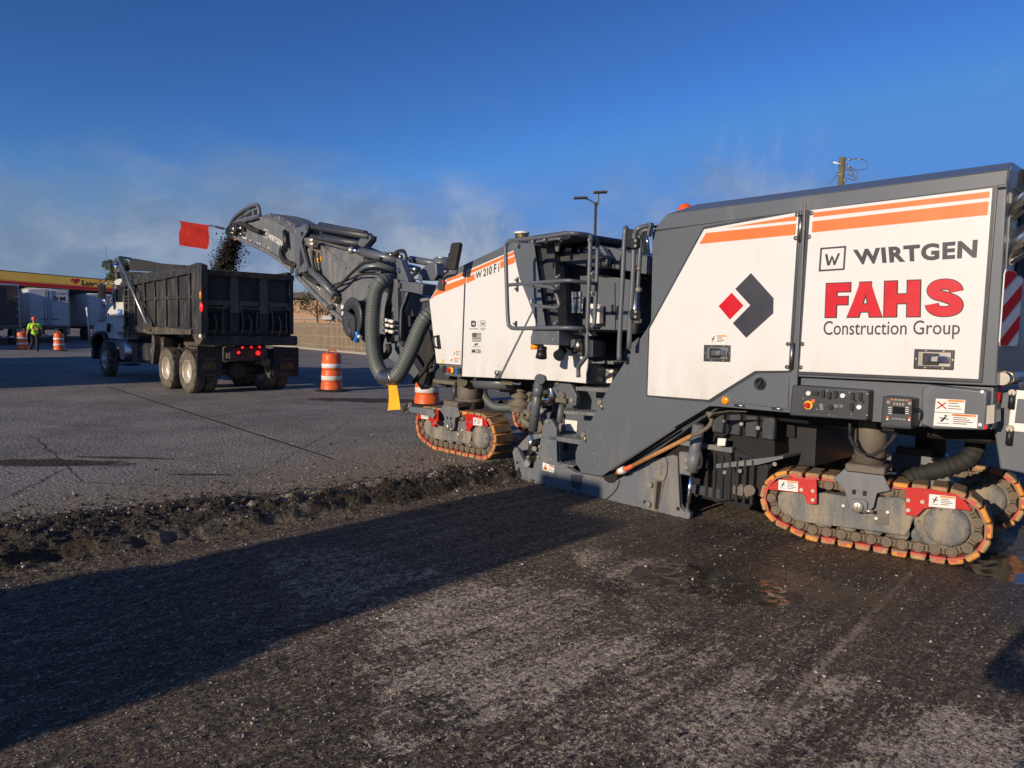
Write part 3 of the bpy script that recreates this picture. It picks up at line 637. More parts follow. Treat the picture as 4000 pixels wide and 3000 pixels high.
# service flap, lamp, latch
b = MB(); b.prism(P('D', [(768,1262),(944,1276),(940,1452),(632,1408),(640,1392)]), BO-.012, BO, 'grey', .005)
for a_, c_ in (((650,1427),(702,1433)), ((852,1443),(908,1450))): b.cyl(q3('D',*a_,BO-.012), q3('D',*c_,BO-.012), .011, 'steel', n=8)
fl = mo('service_flap', b)
b = MB(); c = q3('D',792,1311); b.lathe([(.055,-.012),(.055,-.022),(.04,-.026),(.04,-.018),(0,-.018)], 'black', (c[0],BO,c[2]), axis='Y'); b.box((c[0],BO-.028,c[2]), (.02,.02,.07), 'black', Matrix.Rotation(.5,3,'Y')); mo('latch', b, fl)
b = MB(); c = q3('D',600,1402); b.lathe([(.036,0),(.036,-.012),(.028,-.02),(0,-.022)], 'amber', (c[0],BO,c[2]), axis='Y'); mo('side_lamp', b)
# control box under the rear door
b = MB(); b.prism(P('D', [(985,1272),(2050,1330),(2040,1560),(1725,1556),(1690,1540),(970,1474)], -.24), -.24, .5, 'grey', .008)
b.prism(P('D', [(1660,1340),(1700,1318),(2012,1352),(2002,1562),(1725,1556),(1655,1530)], -.36), -.36, -.23, 'grey', .012)
bolts(b, MF, 'D', [(1987,1355),(1975,1533)], -.36, .012, 'sticker', .006); cb = mo('control_housing', b)
b = MB(); sticker(b, MF, 'D', [(1737,1392),(1896,1400),(1890,1473),(1730,1462)], -.362, lines=3, pic=False)
q = P('D', [(1740,1398),(1800,1402),(1797,1460),(1736,1455)], -.362)
put(b, rects([[(.1,.1),(.9,.75),(.85,.85),(.05,.2)], [(.1,.75),(.9,.15),(.95,.25),(.15,.9)]]), q, lambda x, z: (x, -.3665, z), 'red')
sticker(b, MF, 'D', [(1729,1466),(1963,1480),(1959,1552),(1723,1538)], -.362, lines=4)
decal(b, MF, 'D', 'WARNING', [(1835,1476),(1915,1481),(1914,1489),(1834,1484)], -.3675, 'letblack'); mo('sticker', b, cb)
b = MB(); b.prism(P('D', [(990,1316),(1398,1345),(1390,1506),(975,1478)], -.26), -.36, -.24, 'grey3', .012)
b.prism(P('D', [(1018,1338),(1375,1360),(1368,1490),(1010,1466)], -.362), -.364, -.35, 'rim')
PO = -.366
def knob(x, y, r, m, h=.02): c = q3('D', x, y, PO); b.cyl((c[0],PO+.002,c[2]), (c[0],PO-h,c[2]), r, m, n=14)
for x, y in ((1052,1363),(1237,1376),(1325,1438)): knob(x, y, .018, 'sticker')
for x, y in ((1130,1367),(1164,1376),(1198,1371),(1290,1380),(1331,1381),(1284,1436)): c = q3('D', x, y, PO); b.box((c[0],PO-.008,c[2]), (.026,.02,.055), 'black', bev=.003)
c = q3('D',1088,1364,PO); b.box((c[0],PO-.008,c[2]), (.05,.02,.028), 'black')
knob(1168,1438,.02,'black',.02); knob(1302,1405,.008,'black'); knob(1345,1409,.008,'black')
c = q3('D',1048,1427,PO); b.cyl((c[0],PO,c[2]), (c[0],PO-.008,c[2]), .036, 'yellow', n=18); b.cyl((c[0],PO,c[2]), (c[0],PO-.04,c[2]), .021, 'red', n=18)
for x, y in ((1073,1405),(1117,1428),(1197,1432),(1225,1432),(1119,1445)):
    c = q3('D', x, y, PO); b.box((c[0],PO-.0,c[2]), (.028,.003,.026), 'orangetape' if x == 1073 else 'grey2')
for x, y in ((1020,1392),(1150,1350),(1270,1358),(1365,1366),(1160,1478),(1280,1476),(1365,1482),(1095,1450)): knob(x, y, .005, 'bolt', .004)
mo('control_panel', b)
b = MB(); b.prism(P('D', [(1460,1376),(1618,1390),(1612,1556),(1447,1545)], -.36), -.40, -.22, 'rim', .012)
b.prism(P('D', [(1468,1384),(1608,1396),(1603,1546),(1457,1536)], -.40), -.406, -.398, 'grey3', .004)
b.prism(P('D', [(1506,1434),(1570,1440),(1568,1478),(1502,1472)], -.407), -.409, -.402, 'screen')
for i in range(5): c = q3('D', 1500+i*20, 1397+i*1.2, -.407); b.box((c[0],-.408,c[2]), (.018,.004,.012), 'orangetape' if i in (0,4) else 'steel')
for i in range(4):
    for x0 in (1489, 1581): c = q3('D', x0+(i % 2)*0, 1440+i*11, -.407); b.box((c[0],-.408,c[2]), (.022,.003,.005), 'sticker')
    c = q3('D', 1512+i*16, 1420+i*1.3, -.407); b.box((c[0],-.408,c[2]), (.013,.003,.02), 'steel')
    c = q3('D', 1505+i*20, 1500+i*1.5, -.407); b.box((c[0],-.408,c[2]), (.02,.003,.01), 'steel')
for x, y in ((1480,1411),(1596,1418)): c = q3('D', x, y, -.407); b.cyl((c[0],-.406,c[2]), (c[0],-.412,c[2]), .013, 'steel', n=12)
for x, y, m_ in ((1476,1490,'orangetape'),(1594,1496,'orangetape'),(1474,1503,'sticker'),(1592,1508,'sticker')): c = q3('D', x, y, -.407); b.box((c[0],-.408,c[2]), (.014,.003,.012), m_)
b.tube([q3('D',1622,1450,-.3), q3('D',1650,1450,-.4), q3('D',1655,1490,-.4), q3('D',1640,1540,-.33)], .006, 'rubber'); mo('display_unit', b)
# --- rear face
XR = (lowR[0]+q3('D',2060,1325)[0])/2
b = MB(); rq = lambda k, x, y, x_: (x_,)+MF.atx(px(k, x, y), x_)
ys = [MF.atx(px('J', *p_), XR) for p_ in ((770,1070),(938,1090),(905,1659))]
y0r = .0; b.prism([(XR-.03,zl-.02),(XR+.003,zl-.04),(XR+.003,1.42),(XR-.03,1.38)], -.22, 2.1, 'grey')
mo('rear_panel', b)
b = MB(); s0 = rq('J', 775, 1068, XR+.012); s1 = rq('K', 1000, 320, XR+.012)
y0, z1 = s0[1], s0[2]; y1, z0 = rq('J', 940, 1100, XR+.012)[1], rq('K', 850, 315, XR+.012)[2]
pts = [(y0+.03,z0),(y1-.03,z0),(y1,z0+.03),(y1,z1-.03),(y1-.03,z1),(y0+.03,z1),(y0,z1-.03),(y0,z0+.03)]
b.hexa([(XR+.004,)+p_ for p_ in pts], [(XR+.012,)+p_ for p_ in pts], 'signwhite')
Wd, Hd = y1-y0, z1-z0
def clip(poly, ax, lim, keep_less):
    o = []; n_ = len(poly)
    for i in range(n_):
        a_, c_ = poly[i], poly[(i+1) % n_]; ia = (a_[ax] <= lim) == keep_less or a_[ax] == lim; ic = (c_[ax] <= lim) == keep_less or c_[ax] == lim
        if ia: o.append(a_)
        if ia != ic: t = (lim-a_[ax])/(c_[ax]-a_[ax]); o.append(tuple(a_[j]+(c_[j]-a_[j])*t for j in (0, 1)))
    return o
per = Hd/2.35; sl_ = .36*Hd/Wd
for i in range(-3, 8):
    zb = z0+i*per-.30*per; p_ = [(y0,zb),(y1,zb+Wd*sl_),(y1,zb+Wd*sl_+per/2),(y0,zb+per/2)]
    p_ = clip(clip(p_, 1, z0+.004, False), 1, z1-.004, True)
    if len(p_) > 2: b.face([(XR+.014, u, v_) for u, v_ in p_], 'signred')
mo('marker_board', b)
b = MB()
for (a_, c_, rr) in (((830,560),(948,430),.085), ((810,960),(948,800),.095)):
    A_ = rq('J', *a_, XR+.02); C_ = rq('J', *c_, XR+.30); b.cyl((XR-.10, A_[1]+.10, A_[2]-.02), (XR+.42, A_[1]+.34, A_[2]+.46), rr, 'chrome', n=28)
mo('exhaust_pipe', b)
b = MB(); c = rq('J', 880, 700, XR+.005); b.box((XR+.0, c[1]+.25, c[2]+.05), (.03, .42, .75), 'void', bev=.01); mo('exhaust_recess', b)
b = MB(); c0 = rq('K', 860, 580, XR+.02); b.cyl(c0, (c0[0], c0[1]+.5, c0[2]), .045, 'steel'); b.cyl((c0[0],c0[1]+.1,c0[2]), (c0[0],c0[1]+.2,c0[2]), .052, 'brass', n=6)
v0 = rq('K', 848, 575, XR-.02); v1 = rq('K', 818, 765, XR-.02); b.cyl((v0[0],v0[1]-.03,v0[2]), (v0[0],v0[1]+.02,v0[2]), .03, 'red')
b.tube([v0, (v1[0]-.0, v0[1]-.02, v0[2]-.08), v1], .018, 'red', sub=4); b.cyl(v1, (v1[0], v1[1], v1[2]-.06), .014, 'cast'); mo('water_valve', b)
# rear cabinet running out of frame
b = MB(); off = -.05
b.prism(P('K', [(862,692),(940,680),(1400,700),(1400,1420),(842,1308),(795,1005)], off), off, 1.7, 'grey', .012)
cab = mo('rear_cabinet', b)
b = MB(); b.prism(P('K', [(945,668),(1300,690),(1300,1040),(910,1000)], off), off-.02, off, 'sticker', .008)
b.prism(P('K', [(985,742),(1300,760),(1300,960),(960,938)], off-.02), off-.024, off-.01, 'grey', .004)
mo('cabinet_hatch', b, cab)
for hx, hy in ((945,690),(925,983)):
    b = MB(); a_ = q3('K', hx, hy, off-.04); c_ = q3('K', hx-15, hy+130, off-.05); b.cyl((a_[0],off-.0,a_[2]), (a_[0],off-.06,a_[2]), .022, 'steel'); b.tube([a_, c_], .02, 'black', sub=1); mo('cabinet_latch', b, cab)
b = MB(); b.prism(P('K', [(735,800),(802,790),(800,935),(728,948)], -.36), -.33, -.2, 'grey'); 
b.prism(P('K', [(740,797),(803,790),(797,938),(732,948)], -.36), -.372, -.36, 'steel'); b.prism(P('K', [(712,958),(742,953),(738,985),(710,990)], -.36), -.372, -.36, 'letred'); mo('reflector_plate', b)
# --- front body
FB = P
b = MB()
body = [(302,532),(395,402),(535,342),(850,178),(975,168),(1048,705),(1328,905),(1312,1075),(512,1030),(505,955),(345,945)]
b.prism(FB('C', body, BO), -.26, 2.15, 'grey', .01); fb = mo('front_housing', b)
b = MB()
lo = [q3('C',300,528,-.31), q3('C',398,398,-.31), q3('C',845,205,-.31), q3('C',860,160,-.31), q3('C',400,372,-.31), q3('C',318,500,-.31)]
b.prism([(p_[0],p_[2]) for p_ in (q3('C',302,530,-.31), q3('C',398,402,-.31), q3('C',848,206,-.31), q3('C',905,170,-.31), q3('C',850,152,-.31), q3('C',398,362,-.31), q3('C',345,432,-.31))], -.315, 2.2, 'grey', .01)
a_, c_, d_, e_ = q3('C',398,366,-.28), q3('C',850,156,-.28), q3('C',420,352,.1), q3('C',850,150,.1)
b.hexa([(a_[0],-.27,a_[2]),(c_[0],-.27,c_[2]),(c_[0],2.15,c_[2]),(a_[0],2.15,a_[2])], [(a_[0]+.08,.10,a_[2]+.09),(c_[0],.10,c_[2]+.07),(c_[0],1.8,c_[2]+.07),(a_[0]+.08,1.8,a_[2]+.09)], 'grey', .01)
b.box((a_[0]+.55, .9, a_[2]+.26), (.9, 1.2, .05), 'white', Matrix.Rotation(-.36,3,'Y'), .01)
mo('front_hood', b)
def cpanel(name, pts, off=BO, m='white', parent=mm, th=.016): b = MB(); b.prism(FB('C', pts, off), off-th, off+.002, m, .004); return mo(name, b, parent)
fd = cpanel('front_door', [(300,534),(345,470),(397,408),(528,350),(506,955),(346,944)])
fp = cpanel('side_panel', [(538,345),(846,212),(884,398),(945,545),(1000,706),(1118,760),(1328,912),(1313,1074),(1115,1056),(760,1040),(512,1029)])
CO = BO-.0165
strip(fd, [[(300,531),(345,468),(352,455),(527,390),(527,428),(330,508)], [(398,420),(410,400),(527,352),(527,372)]], k='C', off=CO)
strip(fp, [[(536,386),(586,365),(590,402),(536,424)], [(753,288),(848,250),(850,290),(755,330)], [(538,352),(842,218),(845,240),(538,372)]], k='C', off=CO)
b = MB(); decal(b, MF, 'C', 'W 210 F i', [(593,356),(746,289),(746,352),(593,398)], CO-.002, 'letdark', .02, 1.0)
decal(b, MF, 'C', 'MM 2301', [(569,852),(628,853),(627,880),(568,878)], CO-.002, 'letblack', .01)
decal(b, MF, 'C', 'JOHN DEERE', [(551,717),(608,718),(608,727),(551,726)], CO-.002, 'letblack', .0)
decal(b, MF, 'C', 'WIRTGEN', [(622,714),(658,715),(658,721),(622,720)], CO-.002, 'letblack', .0)
decal(b, MF, 'C', 'GROUP', [(627,724),(653,725),(653,731),(627,730)], CO-.002, 'letblack', .0)
decal(b, MF, 'C', 'MONROE TRACTOR', [(574,833),(625,834),(625,840),(574,839)], CO-.002, 'letblack', .0)
decal(b, MF, 'C', 'MT', [(586,815),(612,815),(612,829),(586,829)], CO-.002, 'letblack', .05)
wlogo(b, MF, 'C', [(626,667),(656,668),(656,705),(626,704)], CO-.002, 'letblack')
put(b, rects([[(.45,0),(.55,0),(.55,1),(.45,1)]]), FB('C', [(612,662),(618,662),(618,738),(612,738)], CO), lambda x, z: (x, CO-.002, z), 'grey')
q_ = FB('C', [(565,668),(595,668),(595,708),(565,708)], CO)
put(b, rects([[(.15,0),(.85,0),(1,.15),(1,.85),(.85,1),(.15,1),(0,.85),(0,.15)]]), q_, lambda x, z: (x, CO-.002, z), 'letblack')
put(b, rects([[(.15,.35),(.45,.45),(.75,.40),(.85,.30),(.80,.55),(.62,.62),(.45,.60),(.25,.52)], [(.55,.6),(.62,.62),(.75,.9),(.68,.88)], [(.5,.6),(.56,.62),(.45,.85),(.40,.8)], [(.2,.15),(.28,.15),(.4,.45),(.3,.45)], [(.65,.15),(.72,.15),(.75,.42),(.66,.42)]]), q_, lambda x, z: (x, CO-.003, z), 'white')
q_ = FB('C', [(572,747),(631,747),(630,804),(571,803)], CO)
put(b, rects([[(0,.46),(.48,.46),(.48,1),(0,1)]]+[[(.48 if i > 2 else 0, i/6.5),(1,i/6.5),(1,i/6.5+.075),(.48 if i > 2 else 0,i/6.5+.075)] for i in range(7)]), q_, lambda x, z: (x, CO-.002, z), 'letblack')
put(b, rects([[(.04+i*.075,.52+j*.09),(.07+i*.075,.52+j*.09),(.07+i*.075,.55+j*.09),(.04+i*.075,.55+j*.09)] for i in range(6) for j in range(5)]), q_, lambda x, z: (x, CO-.003, z), 'white')
mo('lettering', b, fp)
b = MB(); sticker(b, MF, 'C', [(446,863),(497,864),(496,906),(445,905)], CO-.001); sticker(b, MF, 'C', [(422,905),(496,910),(495,950),(421,943)], CO-.001)
put(b, rects([[(0,0),(1,0),(1,1),(0,1)]]), FB('C', [(376,917),(388,918),(387,944),(375,943)], CO), lambda x, z: (x, CO-.002, z), 'yellow'); mo('sticker', b, fd)
b = MB(); h0, h1 = q3('C',352,768,BO-.02), q3('C',358,845,BO-.02)
b.tube([h0, (h0[0]-.03,BO-.07,h0[2]-.02), (h1[0]-.03,BO-.07,h1[2]+.02), h1], .013, 'black'); b.prism(FB('C', [(345,762),(360,760),(372,850),(352,852)], CO), CO-.008, CO, 'black', .003); mo('door_handle', b, fd)
strip(fp, [[(966,588),(976,590),(756,1040),(742,1038)], [(716,1036),(742,992),(752,990),(766,1000),(760,1040)]], 'grey', 'C', CO-.001, 'brace_strip')
b = MB(); c = q3('C',742,1006); b.lathe([(.03,-.02),(.03,-.04),(.015,-.045),(0,-.04)], 'steel', (c[0],BO,c[2]), axis='Y'); mo('latch', b, fp)
strip(fp, [[(528,336),(537,336),(515,1030),(508,1030)], [(1112,880),(1119,882),(1120,1055),(1112,1055)], [(1326,905),(1332,905),(1320,1075),(1312,1075)]], 'rim', 'C', CO+.003, 'panel_gap')
cpanel('corner_pillar', [(846,206),(902,168),(976,168),(1050,700),(1048,706),(1002,706),(945,545),(886,398)], BO-.01, 'grey')
b = MB(); b.prism(FB('C', [(360,950),(511,955),(508,1036),(405,1020)], -.27), -.29, .4, 'grey', .006)
c = q3('C',392,982,-.29); b.cyl((c[0],-.28,c[2]), (c[0],-.295,c[2]), .05, 'void'); c = q3('C',444,988,-.29)
b.box((c[0],-.31,c[2]), (.11,.04,.1), 'yellow', bev=.02); b.cyl((c[0]-.01,-.3,c[2]), (c[0]-.01,-.36,c[2]), .028, 'red')
for i in range(2):
    for j in range(2): c = q3('C',477+i*17,984+j*17,-.29); b.cyl((c[0],-.29,c[2]), (c[0],-.32,c[2]), .022, 'blue' if i == 0 else 'rim', n=12)
mo('switch_box', b)
# mirror
b = MB(); mo_ = -.55; b.prism(FB('C', [(452,165),(492,160),(500,175),(470,335),(462,342),(425,340),(418,330),(444,178)], mo_), mo_-.03, mo_+.03, 'rubber', .02)
mir = mo('mirror', b)
b = MB(); b.tube([q3('C',432,245,mo_), q3('C',425,255,mo_+.05), q3('C',420,300,mo_+.08), q3('C',415,345,mo_+.1), q3('C',385,370,-.38), q3('C',378,400,-.34), q3('C',378,440,-.34)], .014, 'black')
b.prism(FB('C', [(365,395),(396,398),(394,473),(358,470)], BO-.02), BO-.05, BO-.01, 'rim', .01); b.cyl(q3('C',432,232,mo_), q3('C',432,262,mo_), .03, 'black'); c = q3('C',381,418,-.37); b.box(c, (.03,.02,.03), 'red'); mo('mirror_arm', b, mir)
b = MB(); c = q3('L',267,240,.1); b.lathe([(.06,-.12),(.06,-.02),(.085,0),(.085,.03),(.095,.05),(.095,.07),(.05,.08),(0,.08)], 'sticker', c, mats=['steel','steel','brass','steel','sticker','sticker','sticker']); mo('filler_cap', b)
# --- operator platform
RO = -.80; ry = lambda x, y, o=RO: q3('L', x, y, o)
b = MB(); R_ = .022
b.tube([ry(1010,1312,-.62), ry(800,1300), ry(400,1303), ry(190,1305), ry(130,1285), ry(105,1210), ry(88,800), ry(76,400), ry(82,320), ry(110,285), ry(160,268), ry(500,232), ry(800,186), ry(900,188,-.78), ry(1050,205,-.60), ry(1120,240,-.50), ry(1150,290,-.45), ry(1158,400,-.42), ry(1140,900,-.42), ry(1120,1230,-.42), ry(1085,1300,-.45)], R_, 'grey', sub=4)
b.tube([ry(92,796), ry(400,770), ry(780,742), ry(900,752,-.74), ry(1050,768,-.58), ry(1135,775,-.44)], R_*.9, 'grey', sub=3)
b.tube([ry(1075,205,-.60), ry(1068,500,-.60), ry(1050,1000,-.6), ry(1035,1400,-.6), q3('M',885,100,-.6), q3('M',860,150,-.58), q3('M',795,235,-.5), q3('M',782,280,-.48), q3('M',783,375,-.48)], R_*1.05, 'grey', sub=3)
rail = mo('guard_rail', b)
b = MB(); b.tube([ry(330,802,-.50), ry(520,808,-.50), ry(620,830,-.50), ry(665,890,-.50), ry(705,1010,-.50), ry(695,1050,-.50), ry(640,1062,-.50), ry(390,1030,-.50)], .02, 'grey', sub=4); b.cyl(ry(397,985,-.36), ry(397,985,-.33), .03, 'sticker'); mo('swing_handle', b, rail)
b = MB()
for x, y in ((193,735),(190,840),(210,330),(175,1250),(660,1245),(683,700),(680,805),(395,280),(535,262),(705,250),(1060,262),(1090,660),(1092,885)): c = ry(x, y, RO-.01); b.cyl((c[0],RO+.02,c[2]-.03), (c[0],RO+.02,c[2]+.03), .014, 'grey', n=6); b.cyl((c[0],RO+.01,c[2]), (c[0],RO-.02,c[2]), .012, 'bolt', n=8)
mo('rail_clip', b, rail)
b = MB(); b.prism(P('L', [(370,1395),(390,1392),(390,1315),(700,1315),(700,1505),(370,1492)], -.78), -.78, -.24, 'grey', .01)
bolts(b, MF, 'L', [(407,1434),(641,1437)], -.78, .012, 'bolt'); c0 = ry(700,1500,-.78)
b.prism(P('L', [(702,1398),(1110,1445),(1110,1640),(1000,1650),(860,1570),(702,1505)], -.45), -.46, -.25, 'grey3', .006)
b.prism(P('L', [(385,1300),(1120,1320),(1120,1345),(385,1318)], -.5), -.7, 1.9, 'grey3'); pf_ = mo('operator_platform', b)
b = MB(); b.prism(P('L', [(722,1330),(828,1334),(828,1376),(722,1372)], -.6), -.62, -.5, 'sticker', .004); b.prism(P('L', [(828,1334),(1060,1350),(1090,1395),(828,1376)], -.6), -.61, -.5, 'steel', .004); mo('step_lamp', b, pf_)
b = MB()
for cx_, cy_, o_, fl_ in ((500,1600,-.7,0),(722,1605,-.6,1)):
    c = ry(cx_, cy_, o_); d = Vector((.25,-.75,-.35)).normalized() if fl_ else Vector((-.2,.1,-.95)).normalized()
    b.cyl(Vector(c)-d*.03, Vector(c)+d*.05, .05, 'black', .062); b.cyl(Vector(c)+d*.05, Vector(c)+d*.053, .055, 'glass'); b.cyl(c, (c[0],c[1],c[2]+.12), .02, 'black')
    for i in range(5): b.cyl(Vector(c)-d*(.025-.0*i)+Vector((.0,0,0)), Vector(c)-d*.07, .05-.008*i, 'black', n=10)
c = ry(885,1605,-.4); b.cyl(c, (c[0],c[1],c[2]+.1), .03, 'black'); mo('work_light', b, pf_)
b = MB(); c = ry(425,1520,-.7); b.cyl((c[0],c[1],c[2]-.03), (c[0],c[1],c[2]+.03), .05, 'amber'); c = ry(940,1480,-.58); b.cyl((c[0],c[1],c[2]-.09), (c[0],c[1],c[2]+.04), .05, 'steel', .04); b.prism(P('L', [(850,1530),(855,1440),(950,1432),(955,1440)], -.6), -.61, -.45, 'grey'); mo('rotating_lamp', b, pf_)
# inner bulkheads, cabinets and consoles
b = MB(); b.prism(P('L', [(418,305),(640,290),(700,1290),(545,1290),(540,840),(510,740)], -.2), -.2, -.05, 'grey3', .004)
b.prism(P('L', [(640,250),(1300,420),(1800,480),(1800,1250),(1480,1330),(700,1310)], 1.0), 1.0, 1.9, 'rim'); mo('bulkhead', b)
b = MB(); b.prism(P('L', [(862,592),(1060,640),(1560,740),(1620,760),(1540,1300),(1480,1372),(878,1360)], .25), .25, 1.3, 'grey', .006)
b.prism(P('L', [(1362,765),(1370,766),(1376,1365),(1368,1365)], .249), .243, .25, 'void')
b.prism(P('L', [(1325,1025),(1350,1028),(1350,1145),(1325,1140)], .249), .24, .25, 'void'); b.prism(P('L', [(1405,1035),(1420,1037),(1420,1150),(1405,1148)], .249), .24, .25, 'void'); opc = mo('operator_cabinet', b)
b = MB(); b.prism(P('L', [(668,398),(700,392),(1060,425),(1270,480),(1265,575),(1050,580),(700,525),(665,500)], -.10), -.10, 1.6, 'grey3', .02)
b.prism(P('L', [(950,352),(1200,330),(1215,352),(1280,455),(1268,545),(1255,540),(1262,470),(1195,372),(965,362)], -.15), -.15, -.08, 'grey', .004)
b.prism(P('L', [(1195,330),(1260,345),(1320,380),(1760,450),(1795,500),(1795,690),(1700,660),(1270,590),(1280,455)], .0), .0, 1.7, 'grey', .03)
b.prism(P('L', [(770,262),(1040,300),(1045,312),(770,275)], .3), .3, .34, 'rim'); b.prism(P('L', [(770,300),(900,318),(900,330),(770,312)], .3), .3, .34, 'rim')
c = ry(747,375,.0); b.cyl((c[0],c[1],c[2]-.08), (c[0],c[1],c[2]), .02, 'black'); b.cyl((c[0],c[1],c[2]), (c[0],c[1],c[2]+.04), .035, 'red')
for x, y, hh in ((885,360,.16),(970,395,.1)): c = ry(x, y, .1); b.lathe([(.05,-.08),(.04,-.02),(.018,0),(.018,hh*.5),(.035,hh*.75),(.03,hh),(0,hh)], 'black', c, n=14)
c = ry(1255,398,-.15); mo('control_console', b)
b = MB(); b.prism(P('L', [(325,210),(745,150),(785,150),(800,170),(795,235),(770,255),(400,305),(355,295)], -.5), -.45, .5, 'black', .02); b.prism(P('L', [(350,288),(690,235),(690,262),(400,305),(355,300)], -.5), -.52, -.46, 'grey', .004)
b.tube([ry(430,300,-.3), ry(700,345,-.2)], .022, 'grey3', sub=1); b.prism(P('L', [(655,290),(705,225),(720,290),(700,400),(670,400)], -.35), -.36, -.34, 'steel'); mo('canopy_panel', b)
b = MB(); b.prism(P('L', [(1085,1018),(1175,1018),(1215,1035),(1212,1252),(1080,1240)], .18), .13, .2, 'sticker', .006); decal(b, MF, 'L', 'INFO', [(1130,1035),(1188,1036),(1186,1060),(1128,1058)], .128, 'letblack', .0); mo('document_pocket', b, opc)
b = MB()
for dx in (-.05, .05): 
    c = ry(912,1000,.05); b.cyl((c[0]+dx,c[1],c[2]-.12), (c[0]+dx*1.1,c[1],c[2]+.12), .035, 'chrome', cap=False)
b.tube([ry(870,950,.0), ry(985,940,.0), ry(975,960,.0)], .01, 'chrome'); mo('cup_holder', b, opc)
# rear view mirror / far side glass, right hand rails
b = MB(); b.prism(P('L', [(1470,120),(1640,150),(1640,420),(1500,405)], .7), .7, .74, 'black', .01); b.prism(P('L', [(1690,165),(1735,170),(1768,435),(1690,425)], .6), .6, .63, 'glass', .01); mo('machine_mirror', b)
b = MB(); r2 = .024
b.tube([ry(1500,125,-.40), ry(1485,135,-.45), ry(1475,300,-.45), ry(1445,900,-.45), ry(1415,1500,-.45), q3('M',1262,170,-.45)], r2, 'grey', sub=3)
b.tube([ry(1792,88,-.36), ry(1740,98,-.4), ry(1640,128,-.45), ry(1605,180,-.45), ry(1590,260,-.45), ry(1575,700,-.45), ry(1545,1200,-.45), ry(1527,1545,-.45)], r2, 'grey', sub=3)
b.tube([ry(1770,140,-.2), ry(1700,155,-.22), ry(1670,200,-.22), ry(1660,400,-.22), ry(1630,900,-.22), ry(1612,1240,-.22), ry(1650,1310,-.2)], r2, 'grey', sub=3)
b.cyl(ry(1612,880,-.3), ry(1592,1370,-.3), .036, 'alu')
for y in (230,600,850,1215):
    c = ry(1625, y, -.40); b.box(c, (.09,.05,.05), 'bolt', bev=.01)
for y in (310,1140):
    c = ry(1600, y, -.47); b.box(c, (.10,.06,.10), 'black', bev=.012)
    for dz in (-.025,.025): b.cyl((c[0]+.035,c[1]-.03,c[2]+dz), (c[0]+.035,c[1]-.045,c[2]+dz), .015, 'bolt', n=8)
b.prism(P('L', [(1770,60),(1810,62),(1812,100),(1785,225),(1768,225)], -.36), -.40, -.34, 'grey', .006)
hr = mo('access_handrail', b)
b = MB(); b.tube([ry(1800,990,1.2), ry(1720,1000,1.2), ry(1700,1030,1.2), ry(1745,1150,1.2), ry(1720,1240,1.2)], .035, 'rim'); b.tube([ry(1715,830,1.2), ry(1725,1010,1.2)], .03, 'rim', sub=1); b.prism(P('L', [(1480,780),(1800,700),(1800,840),(1500,870)], 1.0), 1.0, 1.5, 'grey3', .02); b.tube([ry(1660,715,.5), ry(1800,720,.5)], .03, 'rim', sub=1); b.tube([ry(1660,765,.5), ry(1800,770,.5)], .03, 'rim', sub=1); mo('far_handrail', b)
# --- ladder and steps
b = MB(); lw = P('M', [(1180,150),(1500,-100),(1420,130),(1260,440),(1070,830),(900,1160),(800,1500),(480,1440),(430,1000),(600,900),(610,700),(790,560),(900,440)], .10)
b.prism(lw, .10, .16, 'grey'); b.prism(P('M', [(885,150),(910,140),(905,440),(885,440)], -.1), -.12, .1, 'grey')
b.prism(P('M', [(900,250),(1195,270),(1175,440),(885,445)], .0), .0, .08, 'sticker'); lad = mo('ladder_wall', b)
b = MB(); sticker(b, MF, 'M', [(945,258),(1038,262),(1036,355),(940,352)], -.002, pic=False, lines=3); 
q_ = P('M', [(1045,268),(1195,275),(1190,358),(1040,355)], -.002); put(b, rects([[(.2,.3),(.5,.2),(.8,.3),(.7,.6),(.4,.7),(.3,.5)], [(.1,.4),(.14,.4),(.18,.85),(.1,.85)], [(.45,.6),(.75,.8),(.7,.9),(.4,.72)]]), q_, lambda x, z: (x, -.006, z), 'grey2')
for x0_ in (915, 1060):
    q_ = P('M', [(x0_,368),(x0_+45,369),(x0_+44,432),(x0_-2,430)], -.002); put(b, rects([[(.2,.05),(.6,0),(.95,.35),(.9,.8),(.5,1),(.1,.7),(0,.4)]]), q_, lambda x, z: (x, -.006, z), 'letblack')
sticker(b, MF, 'M', [(962,365),(1038,367),(1036,432),(960,430)], -.002, pic=False, lines=3); sticker(b, MF, 'M', [(1112,370),(1178,372),(1172,436),(1108,434)], -.002, pic=False, lines=3)
mo('sticker', b, lad)
for i, (tl, tr, br, bl) in enumerate([((920,178),(1196,190),(1193,222),(918,208)), ((750,490),(1140,512),(1128,556),(752,530)), ((608,770),(985,795),(972,832),(608,806)), ((432,1058),(835,1115),(795,1168),(430,1108)), ((425,1368),(728,1418),(720,1436),(425,1396))]):
    b = MB(); b.prism(P('M', [tl, tr, br, bl], -.27), -.27, .06, 'grey2', .006); n_ = 11
    for j in range(n_):
        t = (j+.5)/n_; c = q3('M', tl[0]+(tr[0]-tl[0])*t, tl[1]+(tr[1]-tl[1])*t, -.262); b.cyl((c[0],-.262,c[2]-.004), (c[0],-.262,c[2]+.006), .008, 'bolt' if i != 3 else 'cast', n=6)
        for dy in (.07,.14): b.cyl((c[0],-.27+dy,c[2]-.002), (c[0],-.27+dy,c[2]+.008), .01, 'grey2', n=6)
    if i in (1, 2, 3):
        s_ = P('M', [(tl[0],tl[1]-44),(tl[0]+125,tl[1]-40),(tl[0]+120,tl[1]+10),(tl[0],tl[1]+4)], -.0); b.prism(s_, .0, .02, 'grey3')
    mo('step', b)
